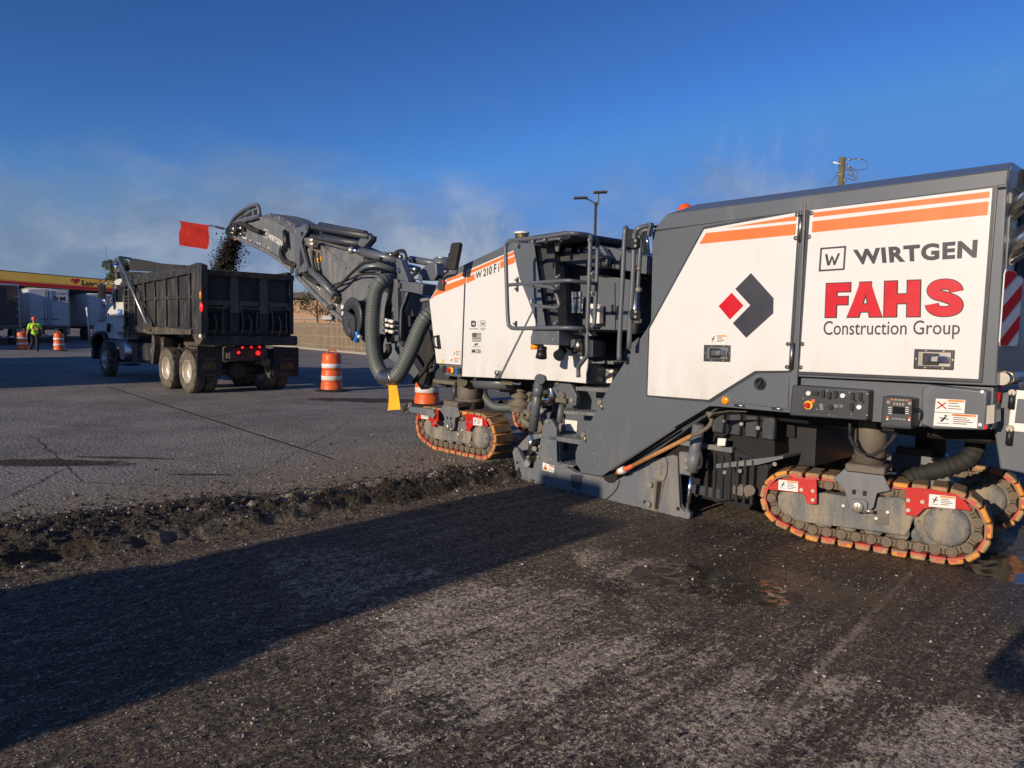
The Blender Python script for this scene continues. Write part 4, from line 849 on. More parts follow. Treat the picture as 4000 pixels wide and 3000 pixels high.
b = MB(); b.prism(P('M', [(425,1070),(455,1072),(475,1350),(475,1380),(405,1375),(418,1330),(402,1110)], -.22), -.26, -.20, 'grey3', .004); bolts(b, MF, 'M', [(425,1130),(457,1124),(436,1342),(466,1334)], -.26, .012); mo('step_bracket', b)
b = MB()
for p_ in ((1040,670),(845,1050)):
    c = q3('M', *p_, -.30); b.box(c, (.05,.04,.07), 'bolt', Matrix.Rotation(.6,3,'Y'), .006); b.cyl(c, (c[0]+.04,c[1]-.01,c[2]-.07), .012, 'brass'); b.cyl((c[0],c[1]+.1,c[2]), c, .01, 'bolt')
mo('clamp', b)
b = MB(); q_ = P('M', [(594,866),(771,888),(765,1010),(588,1000)], .09); put(b, rects([[(0,0),(1,0),(1,1),(0,1)]]), q_, lambda x, z: (x, .088, z), 'sticker'); put(b, rects([[(.35,.6),(.5,.62),(.75,.7),(.6,.6),(.5,.5)]]), q_, lambda x, z: (x, .085, z), 'grey2')
q_ = P('M', [(600,1044),(725,1052),(722,1090),(598,1075)], .09); put(b, rects([[(0,.3),(1,0),(1,1),(0,1)]]), q_, lambda x, z: (x, .088, z), 'sticker'); mo('sticker', b, lad)
# arm plate with hoses, lifting cylinder
b = MB(); b.prism(P('M', [(310,385),(335,375),(420,378),(690,420),(768,575),(775,600),(765,700),(740,712),(640,695),(590,665),(540,660),(545,590),(470,470),(350,430)], -.16), -.18, -.12, 'grey', .008)
bolts(b, MF, 'M', [(545,427),(712,643)], -.18, .028, 'bolt', .02); bolts(b, MF, 'M', [(517,475),(545,532)], -.18, .01, 'void', .003)
c = q3('M',597,585,-.2); b.cyl((c[0],-.15,c[2]), (c[0],-.22,c[2]), .035, 'cast'); b.box(q3('M',590,635,-.2), (.16,.05,.03), 'cast'); b.box(q3('M',590,660,-.2), (.16,.05,.02), 'cast'); mo('arm_plate', b)
b = MB()
for i in range(4):
    o_ = -.1+.03*i; b.tube([q3('M',300+i*8,570,o_), q3('M',262+i*8,500,o_), q3('M',258+i*8,420,o_), q3('M',290+i*8,340+i*5,o_), q3('M',345,308+i*6,o_), q3('M',450,325+i*7,o_), q3('M',650,362+i*8,o_), q3('M',740,390+i*8,o_), q3('M',790,440,o_+.05)], .012, 'rubber', n=8)
for p_ in ((418,340),(662,382)): b.box(q3('M', *p_, -.08), (.05,.16,.13), 'cast', bev=.004)
mo('hydraulic_hose', b)
b = MB(); b.cyl(q3('M',327,395,-.33), q3('M',245,1005,-.33), .054, 'grey'); b.cyl(q3('M',318,470,-.33), q3('M',300,598,-.33), .058, 'grey'); b.cyl(q3('M',327,395,-.39), q3('M',327,395,-.20), .06, 'grey')
for t in ((310,590),(272,815)): b.cyl(q3('M',*t,-.33), q3('M',t[0]-1,t[1]+8,-.33), .0555, 'rim')
lc = mo('lift_cylinder', b); b = MB(); b.cyl(q3('M',243,1005,-.33), q3('M',180,1385,-.33), .021, 'chrome'); b.cyl(q3('M',172,1395,-.37), q3('M',172,1395,-.28), .035, 'bolt'); b.box(q3('M',185,1370,-.33), (.05,.06,.07), 'bolt', bev=.006); mo('piston_rod', b, lc)
# --- side plate
b = MB(); sp = P('E', [(372,490),(388,456),(412,468),(478,600),(512,608),(556,525),(597,265),(615,252),(645,252),(662,275),(690,330),(690,560),(830,640),(1120,700),(1380,540),(1530,510),(1560,528),(1575,880),(1602,920),(1610,990),(1650,940),(1645,975),(1602,1008),(1560,1000),(1320,945),(1000,856),(840,822),(585,755),(455,712),(405,672)], -.27)
sp = P('E', [(372,490),(388,456),(412,468),(478,600),(512,608),(556,525),(597,265),(615,252),(645,252),(662,275),(690,330),(690,560),(830,640),(1120,700),(1380,540),(1530,510),(1560,528),(1572,870),(1580,895),(1620,930),(1650,925),(1648,965),(1602,1008),(1560,1000),(1320,945),(1000,856),(840,822),(585,755),(455,712),(405,672)], -.27)
b.prism(sp, -.27, -.22, 'grey2', .006)
b.prism(P('E', [(1395,700),(1408,685),(1460,698),(1470,705),(1420,915),(1405,918),(1392,905)], -.272), -.276, -.26, 'cast'); b.prism(P('E', [(1414,700),(1448,705),(1420,900),(1408,905),(1398,895)], -.277), -.279, -.26, 'void')
b.prism(P('E', [(1372,560),(1475,525),(1492,560),(1490,640),(1470,695),(1375,680),(1362,665)], -.272), -.29, -.26, 'grey2', .006)
for c_, r_ in (((1442,585),.028),((1438,630),.028),((1365,725),.03),((1352,865),.03)): bolts(b, MF, 'E', [c_], -.285, r_, 'bolt', .02)
bolts(b, MF, 'E', [(630,270),(583,373),(573,450),(563,524)], -.27, .022, 'bolt', .018)
for c_ in ((408,565),(418,612),(1565,898),(1575,968),(1326,850)): bolts(b, MF, 'E', [c_], -.27, .02, 'void', .003)
pts_ = [(1145,690),(1130,740),(1095,790),(1035,838)]
for o_ in (0,): b.tube([q3('E', *p_, -.272) for p_ in pts_], .006, 'void', n=6)
b.prism(P('E', [(878,655),(860,765),(800,740),(790,650)], -.272), -.274, -.26, 'grey3')
b.prism(P('E', [(1025,665),(1120,640),(1130,680),(1105,712),(1070,712),(1040,695)], -.272), -.276, -.2, 'void')
spo = mo('side_plate', b)
b = MB(); b.prism(P('E', [(428,678),(440,668),(570,705),(580,720),(575,745),(440,705)], -.272), -.288, -.27, 'grey2', .004); b.prism(P('E', [(592,735),(640,725),(795,768),(812,800),(805,812),(590,757)], -.272), -.288, -.27, 'grey2', .004)
b.prism(P('E', [(1040,845),(1060,835),(1300,895),(1312,915),(1310,938),(1035,862)], -.272), -.288, -.27, 'grey2', .004)
b.tube([q3('E', x, y, -.285) for x, y in ((403,668),(415,695),(450,716),(585,760),(840,828),(1000,862),(1320,952))], .014, 'cast', sub=2)
bolts(b, MF, 'E', [(452,690),(499,705),(543,717),(631,739),(680,751),(729,763),(779,776),(831,792),(1052,850),(1109,860),(1167,877),(1228,890),(1290,907)], -.288, .02, 'bolt', .016); mo('skid_shoe', b, spo)
b = MB(); q_ = P('E', [(592,563),(676,592),(672,640),(590,618)], -.272)
put(b, rects([[(0,0),(1,0),(1,1),(0,1)]]), q_, lambda x, z: (x, -.276, z), 'sticker'); put(b, rects([[(.05,.15),(.45,.1),(.25,.9)]]), q_, lambda x, z: (x, -.278, z), 'amber'); put(b, rects([[(.6,.8),(.98,.75),(.98,.92),(.6,.97)]]), q_, lambda x, z: (x, -.278, z), 'red'); put(b, rects([[(.17,.2),(.33,.2),(.33,.4),(.17,.4)], [(.55,.3),(.95,.25),(.95,.3),(.55,.35)], [(.55,.5),(.9,.45),(.9,.5),(.55,.55)]]), q_, lambda x, z: (x, -.279, z), 'letblack'); mo('sticker', b, spo)
# levelling cylinder at the back of the side plate
b = MB(); b.cyl(q3('E',1712,290,-.2), q3('E',1665,630,-.2), .055, 'grey2'); b.cyl(q3('E',1690,480,-.2), q3('E',1666,628,-.2), .06, 'grey2'); b.box(q3('E',1628,570,-.2), (.14,.08,.22), 'grey2', bev=.008); bolts(b, MF, 'E', [(1625,546),(1625,600)], -.24, .022, 'bolt', .015)
b.tube([q3('E',1720,470,-.2), q3('E',1735,540,-.2), q3('E',1725,600,-.2), q3('E',1690,598,-.2)], .014, 'rubber'); lc = mo('levelling_cylinder', b); b = MB(); b.cyl(q3('E',1664,630,-.2), q3('E',1627,925,-.2), .022, 'chrome'); b.box(q3('E',1620,948,-.22), (.09,.07,.12), 'bolt', bev=.01); mo('piston_rod', b, lc)
# --- drum housing, dark workings behind
b = MB(); x0 = q3('E',1150,600,.1)[0]; x1 = q3('G',540,700,.1)[0]
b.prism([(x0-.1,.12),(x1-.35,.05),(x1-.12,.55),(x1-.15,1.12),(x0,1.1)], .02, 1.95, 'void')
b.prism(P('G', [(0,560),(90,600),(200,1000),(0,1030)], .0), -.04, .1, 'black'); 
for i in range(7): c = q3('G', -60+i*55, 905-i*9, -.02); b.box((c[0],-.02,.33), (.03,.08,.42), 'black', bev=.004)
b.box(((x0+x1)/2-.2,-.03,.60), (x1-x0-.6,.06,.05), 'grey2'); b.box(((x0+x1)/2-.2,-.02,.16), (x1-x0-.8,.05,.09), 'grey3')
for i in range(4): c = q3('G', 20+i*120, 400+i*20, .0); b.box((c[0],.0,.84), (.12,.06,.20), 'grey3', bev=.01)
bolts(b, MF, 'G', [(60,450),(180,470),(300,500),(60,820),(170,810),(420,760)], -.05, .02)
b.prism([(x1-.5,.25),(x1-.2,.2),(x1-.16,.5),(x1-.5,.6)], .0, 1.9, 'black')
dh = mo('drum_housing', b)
b = MB(); k_ = 'G'
for (p0, p1, r_, m_, o_) in (((270,300),(262,640),.05,'grey3',.3), ((262,640),(225,930),.022,'chrome',.3), ((640,400),(608,600),.045,'black',.4), ((600,610),(578,800),.02,'chrome',.4), ((120,420),(105,560),.06,'grey3',.1), ((200,690),(160,940),.06,'grey3',.1)): b.cyl(q3(k_,*p0,o_), q3(k_,*p1,o_), r_, m_)
b.prism(P(k_, [(0,760),(190,735),(480,700),(480,720),(300,765),(0,790)], -.05), -.06, .4, 'grey2'); b.box(q3(k_,190,950,.0), (.18,.12,.12), 'cast', bev=.02); b.cyl(q3(k_,235,950,-.1), q3(k_,235,950,.1), .05, 'cast')
b.prism(P(k_, [(455,690),(520,620),(530,690),(500,760),(470,800),(520,830),(440,830)], .3), .3, .36, 'cast'); b.prism(P(k_, [(380,350),(430,360),(420,760),(375,780)], .2), .2, .3, 'void'); b.prism(P(k_, [(490,430),(560,440),(560,570),(495,560)], .25), .25, .4, 'void')
b.tube([q3(k_,640,480,.4), q3(k_,665,560,.4), q3(k_,650,590,.4)], .01, 'rubber'); b.prism(P('E', [(1855,390),(1912,392),(1905,445),(1850,442)], -.13), -.14, -.12, 'sticker'); mo('linkage', b, dh)
# underbody between the crawlers (belly, diagonal feed conveyor)
b = MB(); f0, f1 = q3('C',520,1035), q3('C',1320,1080); r0, r1 = q3('D',560,1440), q3('D',1725,1560)
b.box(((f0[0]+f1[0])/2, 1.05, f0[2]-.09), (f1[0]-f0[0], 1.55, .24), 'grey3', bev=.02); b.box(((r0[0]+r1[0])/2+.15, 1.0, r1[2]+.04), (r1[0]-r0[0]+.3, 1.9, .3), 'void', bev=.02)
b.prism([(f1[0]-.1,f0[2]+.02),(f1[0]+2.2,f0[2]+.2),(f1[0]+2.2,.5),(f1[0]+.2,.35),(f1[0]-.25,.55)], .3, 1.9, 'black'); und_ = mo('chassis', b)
b = MB(); b.cyl(q3('N',880,325,.0), q3('N',1060,330,.0), .022, 'chrome'); b.cyl(q3('N',1048,345,.0), q3('N',1520,360,.0), .085, 'grey'); b.cyl(q3('N',830,335,.15), q3('N',830,335,-.1), .07, 'cast'); b.box(q3('N',640,338,.1), (.5,.2,.06), 'cast', bev=.01); b.cyl(q3('N',560,310,.2), q3('N',560,365,.2), .1, 'cast'); b.box(q3('N',1480,350,-.09), (.2,.02,.05), 'brass'); b.tube([q3('N',1570,310,-.1), q3('N',1572,365,-.1), q3('N',1670,372,-.1), q3('N',1670,318,-.1)], .012, 'grey', sub=1); mo('steering_cylinder', b)
b = MB(); b.tube([q3('N',1150,410,.3), q3('N',1130,470,.3), q3('N',1170,580,.3), q3('N',1290,690,.3), q3('N',1450,710,.3), q3('N',1700,695,.3)], .06, 'hose', ribs=.03); b.tube([q3('N',1040,460,.5), q3('N',1090,560,.5), q3('N',1090,640,.5), q3('N',1070,700,.5)], .07, 'cast', ribs=.05)
b.tube([q3('N',1330,690,.6), q3('N',1400,620,.6), q3('N',1500,640,.6), q3('N',1620,665,.6)], .025, 'rubber'); b.lathe([(.0,.16),(.08,.15),(.08,.12),(.05,.1),(.12,.07),(.12,.04),(.07,.02),(.16,-.02),(.16,-.06),(.1,-.1),(.14,-.13),(.0,-.16)], 'cast', q3('N',1670,610,.2)); mo('supply_hose', b)
b = MB(); b.cyl(q3('M',150,520,.35), q3('M',480,900,.25), .10, 'grey2'); b.cyl(q3('M',0,560,.4), q3('M',300,860,.3), .045, 'rim'); b.cyl(q3('M',520,690,.0), q3('M',470,860,.0), .03, 'rim'); b.cyl(q3('M',570,680,.05), q3('M',560,900,.05), .05, 'grey2'); b.cyl(q3('M',250,630,.05), q3('M',400,640,.05), .075, 'brass'); b.tube([q3('M',400,640,.05), q3('M',460,640,.05), q3('M',485,600,.05), q3('M',470,490,.05)], .065, 'chrome'); b.tube([q3('M',300,640,-.1), q3('M',220,700,-.1), q3('M',195,780,-.1)], .03, 'grey2'); b.lathe([(.02,-.06),(.07,-.05),(.07,.05),(.02,.06)], 'cast', q3('M',195,815,-.1), axis='Y'); b.tube([q3('M',195,830,-.1), q3('M',190,900,-.1), q3('M',215,940,-.1)], .02, 'cast')
b.prism(P('M', [(250,870),(330,900),(370,960),(330,1030),(220,1040)], .2), .2, .5, 'cast', .02); mo('frame_strut', b)
b = MB(); b.prism(P('M', [(60,1190),(120,1140),(190,1050),(215,1060),(225,1170),(180,1230),(90,1240)], -.05), -.05, .1, 'grey2', .01); b.prism(P('M', [(190,1050),(340,1035),(345,1090),(215,1120)], .0), .0, .5, 'grey2', .01); b.prism(P('M', [(180,1240),(250,1190),(310,1200),(305,1285),(230,1270)], .05), .05, .3, 'cast', .01); b.cyl(q3('M',262,1215,.0), q3('M',262,1215,.1), .03, 'bolt')
b.prism(P('M', [(500,930),(560,850),(600,850),(600,1250),(545,1200),(500,1000)], .05), .05, .1, 'grey2', .01); mo('plough', b)
# scraper hoses and cords at the rear
b = MB(); b.tube([q3('G',1650,520,.4), q3('G',1750,510,.4), q3('G',1850,570,.4), q3('G',1860,640,.4), q3('G',1800,730,.4), q3('G',1650,790,.4), q3('G',1450,840,.35), q3('G',1370,880,.3)], .075, 'rubber', ribs=.055, n=16); b.tube([q3('G',1780,520,.6), q3('G',1880,600,.6), q3('G',1870,690,.6), q3('G',1820,750,.6)], .05, 'rubber', ribs=.05); mo('rear_hose', b)
b = MB()
path = [Vector(q3('G',*p_,-.15)) for p_ in ((958,560),(985,620),(1040,680),(1120,700),(1200,650),(1260,590),(1285,550))]
hel = []; L_ = 120
for i in range(L_*4+1):
    t = i/(L_*4)*(len(path)-1); j = min(int(t), len(path)-2); p_ = path[j].lerp(path[j+1], t-j); a_ = i*2*math.pi/6.0; hel.append(p_+Vector((math.cos(a_)*.014, math.sin(a_)*.014, 0)))
b.tube(hel, .006, 'rubber', n=5, sub=1); b.tube([q3('G',958,450,-.15), q3('G',958,560,-.15)], .012, 'rubber', sub=1); b.tube([q3('G',1290,480,-.15), q3('G',1285,555,-.15)], .012, 'rubber', sub=1)
b.tube([q3('G',1020,480,.1), q3('G',1040,600,.1), q3('G',1100,700,.1), q3('G',1200,770,.1)], .022, 'rubber'); mo('coiled_cable', b)
# --- crawlers
def crawler_frame(x, y, z, yaw): o = MF.w((x, y, z)); return Frame(o, math.radians(yaw))
CR = crawler_frame(-.03, -.01, -.08, 55.2)
def hull(pts):
    pts = sorted(set(pts)); cr = lambda o, a, b_: (a[0]-o[0])*(b_[1]-o[1])-(a[1]-o[1])*(b_[0]-o[0])
    lo = []
    for p_ in pts:
        while len(lo) > 1 and cr(lo[-2], lo[-1], p_) <= 0: lo.pop()
        lo.append(p_)
    up = []
    for p_ in pts[::-1]:
        while len(up) > 1 and cr(up[-2], up[-1], p_) <= 0: up.pop()
        up.append(p_)
    return lo[:-1]+up[:-1]
def loop_path(n, inset=0.0):
    pts = [(-.60+(.265-inset)*math.cos(t), .33+(.265-inset)*math.sin(t)) for t in np.linspace(0, 6.28, 60)]+[(.565+(.305-inset)*math.cos(t), .305+(.305-inset)*math.sin(t)) for t in np.linspace(0, 6.28, 60)]+[(-.43, inset), (.5, inset)]
    h_ = hull([(float(a), float(c)) for a, c in pts]); h_.append(h_[0])
    L = [0]
    for i in range(1, len(h_)): L.append(L[-1]+math.dist(h_[i], h_[i-1]))
    out = []
    for k in range(n):
        t = (k+.5)*L[-1]/n; j = max(i for i in range(len(L)) if L[i] <= t); f = (t-L[j])/(L[j+1]-L[j])
        p_ = (h_[j][0]+(h_[j+1][0]-h_[j][0])*f, h_[j][1]+(h_[j+1][1]-h_[j][1])*f); out.append((p_, t))
    def at(t):
        t %= L[-1]; j = max(i for i in range(len(L)) if L[i] <= t); j = min(j, len(h_)-2); f = (t-L[j])/(L[j+1]-L[j]); return (h_[j][0]+(h_[j+1][0]-h_[j][0])*f, h_[j][1]+(h_[j+1][1]-h_[j][1])*f)
    return L[-1], at
def build_crawler(F, parent, root):
    cp = lambda pts, off=.03: pl(F, 'G', pts, off)
    b = MB()
    b.prism(cp([(436,990),(480,956),(700,962),(780,985),(960,1000),(1160,1000),(1340,1000),(1425,1140),(1390,1220),(1362,1285),(690,1186),(505,1165),(440,1100)], .045), .045, .30, 'muddy', .02)
    b.prism(cp([(835,1040),(912,1052),(915,1150),(835,1140)], .045), .040, .06, 'muddy', .004); b.prism(cp([(1145,1088),(1240,1100),(1238,1200),(1145,1192)], .045), .040, .06, 'cast', .006)
    bolts(b, F, 'G', [(912,1060),(1230,1106),(1148,1150)], .045, .012, 'sticker')
    fr = obj('crawler', b, parent, F, root)
    b = MB(); n = 31; LL, at = loop_path(n); LL2, at2 = loop_path(n, .098)
    rp = random.Random(5)
    for k in range(n):
        s_ = LL/n; m0, m1 = at(k*s_+.010+rp.uniform(0,.006)), at((k+1)*s_-.014+rp.uniform(0,.004)); c = ((m0[0]+m1[0])/2, (m0[1]+m1[1])/2); d = Vector((m1[0]-m0[0], 0, m1[1]-m0[1])); L = d.length; d.normalize(); nn = Vector((d.z, 0, -d.x))
        if nn.dot(Vector((c[0], 0, c[1]-.3))) < 0: nn = -nn
        C3 = Vector((c[0], .15+rp.uniform(-.004,.004), c[1]))-nn*(.022+rp.uniform(0,.004)); R = Matrix((d, Vector((0, 1, 0)), d.cross(Vector((0, 1, 0))))).transposed()
        pm_ = rp.choice(['pad','pad','padworn','padworn']); pr_ = rp.choice(['padred','padred','padgrey'])
        b.box(C3, (L, .30, .038), pm_, R @ Matrix.Rotation(rp.uniform(-.03,.03),3,'Y'), .007); b.box(C3+nn*.0200, (L-.02, .28, .005), 'padtop', R); b.box(C3-nn*.024, (L+.006, .29, .013), pr_, R, .0)
        for y_ in (-.002,): 
            if k % 3 != 1 and k % 7: b.box(C3+Vector((0, -.151, 0))-nn*.006+d*(.01 if k % 2 else -.012), (L*.45, .004, .02), 'padred', R)
    belt = obj('crawler_pads', b, fr); 
    b = MB()
    for k in range(n):
        s_ = LL2/n; m0, m1 = at2(k*s_), at2((k+1)*s_); c = ((m0[0]+m1[0])/2, (m0[1]+m1[1])/2); d = Vector((m1[0]-m0[0], 0, m1[1]-m0[1])); L = d.length; d.normalize(); R = Matrix((d, Vector((0, 1, 0)), d.cross(Vector((0, 1, 0))))).transposed()
        for y_ in (.055, .215):
            b.box((c[0], y_, c[1]), (L*.95, .022, .070), 'chain', R, .012); b.cyl((m0[0], y_-.026, m0[1]), (m0[0], y_+.012, m0[1]), .040, 'chain', n=12); b.cyl((m0[0], y_-.034, m0[1]), (m0[0], y_-.02, m0[1]), .018, 'cast', n=10)
            for t_ in (-.02,.02): b.box(Vector((c[0], y_-.013, c[1]))+d*t_, (.020, .012, .034), 'void', R)
    obj('crawler_chain', b, fr)
    b = MB(); c = (.565, .305)
    b.lathe([(.225,.10),(.225,.06),(.20,.052),(0,.05)], 'muddy', (c[0],0,c[1]), axis='Y', n=36); b.lathe([(.16,.05),(.155,-.005),(.12,-.018),(0,-.02)], 'muddy', (c[0],0,c[1]), axis='Y', n=32)
    for i in range(10): a_ = i*.628; b.cyl((c[0]+.135*math.cos(a_),-.012,c[1]+.135*math.sin(a_)), (c[0]+.135*math.cos(a_),-.022,c[1]+.135*math.sin(a_)), .012, 'cast', n=6); b.cyl((c[0]+.19*math.cos(a_),.05,c[1]+.19*math.sin(a_)), (c[0]+.19*math.cos(a_),.042,c[1]+.19*math.sin(a_)), .012, 'cast', n=6)
    obj('drive_hub', b, fr)
    for x_ in (-.33,-.14,.05,.24,.40):
        b = MB(); b.lathe([(.0,.065),(.03,.062),(.035,.07),(.072,.065),(.078,.08),(.0,.11)], 'muddy', (x_,0,.185), axis='Y', n=22); obj('track_roller', b, fr)
    b = MB(); b.lathe([(.0,.09),(.19,.08),(.19,.2),(.0,.2)], 'cast', (-.60,0,.33), axis='Y', n=30); obj('idler', b, fr)
    for gp, st_, bl_ in (([(364,930),(440,875),(560,855),(712,872),(720,885),(720,1045),(700,1052),(655,1048),(635,990),(610,965),(372,945)], [(446,873),(586,886),(584,962),(443,945)], ((611,945),(693,953),(692,1018))),
                    ([(1357,938),(1370,928),(1560,945),(1700,975),(1790,1030),(1832,1085),(1825,1098),(1740,1085),(1560,1068),(1490,1078),(1465,1110),(1440,1138),(1360,1125)], [(1530,976),(1720,996),(1716,1083),(1526,1065)], ((1379,1020),(1481,1032),(1378,1091)))):
        b = MB(); b.prism(cp(gp, -.012), -.012, .0, 'red', .004); bolts(b, F, 'G', bl_, -.012, .016, 'bolt'); gd = obj('mudguard', b, fr)
        b = MB(); sticker(b, F, 'G', st_, -.013); obj('sticker', b, gd)
    return fr
cr0 = build_crawler(CR, mm, MF)
def copy_crawler(F):
    c = copy_tree(cr0, mm); c.matrix_basis = MF.Mi @ F.M; return c
frc = copy_crawler(crawler_frame(-.07, 1.30, -.08, 56))
for ch in [x for x in bpy.data.objects if x.parent == frc and x.name.startswith('mudguard')]:
    for c2 in [x for x in bpy.data.objects if x.parent == ch]: bpy.data.objects.remove(c2)
    bpy.data.objects.remove(ch)
cf = copy_crawler(crawler_frame(-5.27, -.15, -.004, 43.3)); copy_crawler(crawler_frame(-5.27, 1.75, -.004, 43.3))
# columns, yokes
def column(x, y, z0, z1, r, m='cast'):
    b = MB(); b.cyl((x,y,z0), (x,y,z1), r, m, n=32); b.lathe([(r*1.15,.0),(r*1.15,.03),(r,.035)], m, (x,y,z0), n=32); return mo('lifting_column', b)
cx_, cz_ = MF.at(px('G', 1100, 760), .15); column(cx_, .15, .60, 1.15, .125); column(cx_+.08, 1.45, .55, 1.15, .13, 'rim')
def yoke(F, y0, dark='grey2'):
    b = MB(); b.prism(pl(F, 'G', [(838,868),(945,770),(1170,778),(1250,948),(1232,958),(1148,965),(1132,1068),(1095,1112),(985,1098),(948,1072),(925,935)], y0), y0, y0+.03, dark, .006)
    b.prism(pl(F, 'G', [(950,1030),(975,1010),(1065,1018),(1090,1040),(1080,1112),(985,1100),(952,1075)], y0-.01), y0-.025, y0, dark, .006)
    c = p3(F, 'G', 1015, 1068, y0-.02); b.lathe([(.045,-.02),(.045,-.035),(.04,-.04),(0,-.04)], 'bolt', (c[0],y0-.01,c[2]), axis='Y'); b.box((c[0],y0-.052,c[2]), (.008,.006,.07), 'cast')
    c = p3(F, 'G', 1098, 1100, y0-.03); b.cyl((c[0]-.04,c[1],c[2]), (c[0]+.03,c[1],c[2]), .014, 'bolt', n=8)
    for p_ in ((988,962),(1065,972)): c = p3(F, 'G', *p_, y0-.001); b.box((c[0],y0-.0,c[2]), (.028,.008,.04), 'void')
    t_ = pl(F, 'G', [(945,770),(1195,785),(1195,835),(945,800)], y0); b.box(((t_[0][0]+t_[1][0])/2, .18, (t_[0][1]+t_[3][1])/2+.0), (abs(t_[1][0]-t_[0][0])+.04, .42, .07), 'cast', bev=.01); return b
yk = obj('crawler_yoke', yoke(CR, -.02), mm, CR, MF)
for x, y, z, yw in ((-.07,1.30,-.08,56), (-5.27,-.15,-.004,43.3)):
    o = yk.copy(); COL.objects.link(o); o.matrix_basis = MF.Mi @ crawler_frame(x, y, z, yw).M
c = MF.at(px('N', 935, 610), .15); b = MB(); b.cyl((c[0],.15,.6), (c[0],.15,1.08), .165, 'cast', n=32); b.lathe([(.2,0),(.2,.03),(.165,.035)], 'cast', (c[0],.15,c[1]), n=32); b.cyl((c[0]-.2,.05,.66), (c[0]-.2,.05,.95), .03, 'rim'); mo('lifting_column', b)
b = MB(); b.cyl((c[0],1.7,.6), (c[0],1.7,1.08), .165, 'rim', n=24); mo('lifting_column', b)
# tow bar on the front crawler
b = MB(); b.prism(pl(MF, 'N', [(75,695),(320,715),(440,740),(440,765),(410,765),(440,780),(455,810),(440,850),(380,850),(365,815),(100,780),(80,760)], -.22), -.24, -.18, 'grey2', .008); b.prism(pl(MF, 'N', [(0,740),(75,742),(75,785),(0,788)], -.2), -.22, -.14, 'grey3', .004)
for p_ in ((80,672),(24,718)): c = q3('N', *p_, -.2); b.tube([(c[0]+.03*math.cos(t), -.2, c[2]+.03*math.sin(t)) for t in np.linspace(0, 6.0, 9)], .009, 'bolt', sub=2, n=8)
b.prism(pl(MF, 'N', [(448,745),(485,740),(488,962),(420,950),(395,880),(445,860)], -.2), -.205, -.18, 'red', .004); bolts(b, MF, 'N', [(355,840),(413,842),(452,920)], -.24, .02, 'bolt'); mo('towing_bracket', b)
# ------------------------------------------------------------------ conveyor
A_, B_ = MF.w((-8, .78, 0)), MF.w((-15, 1.12, 0)); e_ = (A_-B_).normalized(); CV = Frame(A_, math.atan2(e_.x, -e_.y))
co = lambda name, b, parent=None: obj(name, b, parent, None) if parent else obj(name, b, mm, CV, MF)
cq = lambda k, x, y, off=0.: p3(CV, k, x, y, off); cl = lambda k, pts, off=0.: pl(CV, k, pts, off); WC = 1.0
b = MB()   # head section
top = [(300,400),(690,305),(905,232),(1095,285),(1430,492)]; bot = [(1352,1200),(1275,1212),(880,930),(430,705),(290,650),(215,560)]
b.prism(cl('Q', [(300,400),(430,370),(740,288),(1000,385),(1200,500),(1350,625),(1352,1200),(1275,1212),(880,930),(430,700),(290,655),(215,560)]), 0, WC, 'grey2', .01)
def bevroof(k, outer, inner, dy, m='grey2', closing=None):
    o = cl(k, outer); i = cl(k, inner, dy); n_ = len(o)
    for j in range(n_-1):
        b.face([(o[j][0],-.004,o[j][1]),(o[j+1][0],-.004,o[j+1][1]),(i[j+1][0],dy,i[j+1][1]),(i[j][0],dy,i[j][1])], m)
        b.face([(i[j][0],dy,i[j][1]),(i[j+1][0],dy,i[j+1][1]),(i[j+1][0],WC-dy,i[j+1][1]),(i[j][0],WC-dy,i[j][1])], m)
        b.face([(o[j][0],WC,o[j][1]),(o[j+1][0],WC,o[j+1][1]),(i[j+1][0],WC-dy,i[j+1][1]),(i[j][0],WC-dy,i[j][1])], m)
bevroof('Q', [(740,288),(1000,385),(1200,500),(1350,625)], [(905,235),(1095,288),(1260,385),(1430,492)], .18)
bolts(b, CV, 'Q', [(912,255),(1090,320),(1280,425)], .05, .03, 'bolt', .03); bolts(b, CV, 'Q', [(570,705),(885,835),(697,748),(735,765)], 0, .022, 'sticker'); bolts(b, CV, 'Q', [(1378,557)], -.02, .05, 'bolt', .04)
b.prism(cl('Q', [(450,590),(510,605),(500,685),(440,660)]), -.01, 0, 'sticker')
b.tube([cq('Q', x, y, -.03) for x, y in ((300,650),(560,760),(880,915),(1100,1060),(1290,1210))], .045, 'grey2', sub=3)
b.prism(cl('Q', [(290,650),(330,665),(330,700),(300,700)]), -.02, .0, 'orange')
hd = co('conveyor_head', b)
b = MB(); wlogo(b, CV, 'Q', [(808,500),(873,535),(858,672),(782,630)], -.006, 'sticker'); decal(b, CV, 'Q', 'WIRTGEN', [(882,575),(1125,715),(1108,812),(872,668)], -.008, 'sticker', .03, 1.05); obj('lettering', b, hd)
b = MB(); arc = [(200,470),(235,400),(300,300),(420,205),(520,140),(645,90),(690,100),(712,150),(728,285)]
for o_ in (-.02, WC+.02): b.tube([cq('Q', x, y, o_) for x, y in arc], .045, 'grey', sub=3)
b.prism(cl('Q', [(330,300),(640,120),(690,110),(700,290),(300,400),(310,330)], .02), .01, .05, 'grey')
for h_ in ([(360,335),(450,270),(445,305),(370,330)], [(480,270),(580,200),(583,270),(480,300)], [(620,185),(678,165),(683,250),(628,262)]): b.prism(cl('Q', h_, .0), -.002, .012, 'skyhole' if False else 'void')
for x, y in ((300,300),(460,280),(560,130)): b.cyl(cq('Q',x,y,0), cq('Q',x,y,WC), .03, 'grey3')
b.prism(cl('Q', [(200,470),(300,400),(310,640),(215,640),(150,600),(190,590)], -.03), -.03, WC, 'grey3', .01); b.cyl(cq('Q',250,560,-.03), cq('Q',250,560,WC), .16, 'rim')
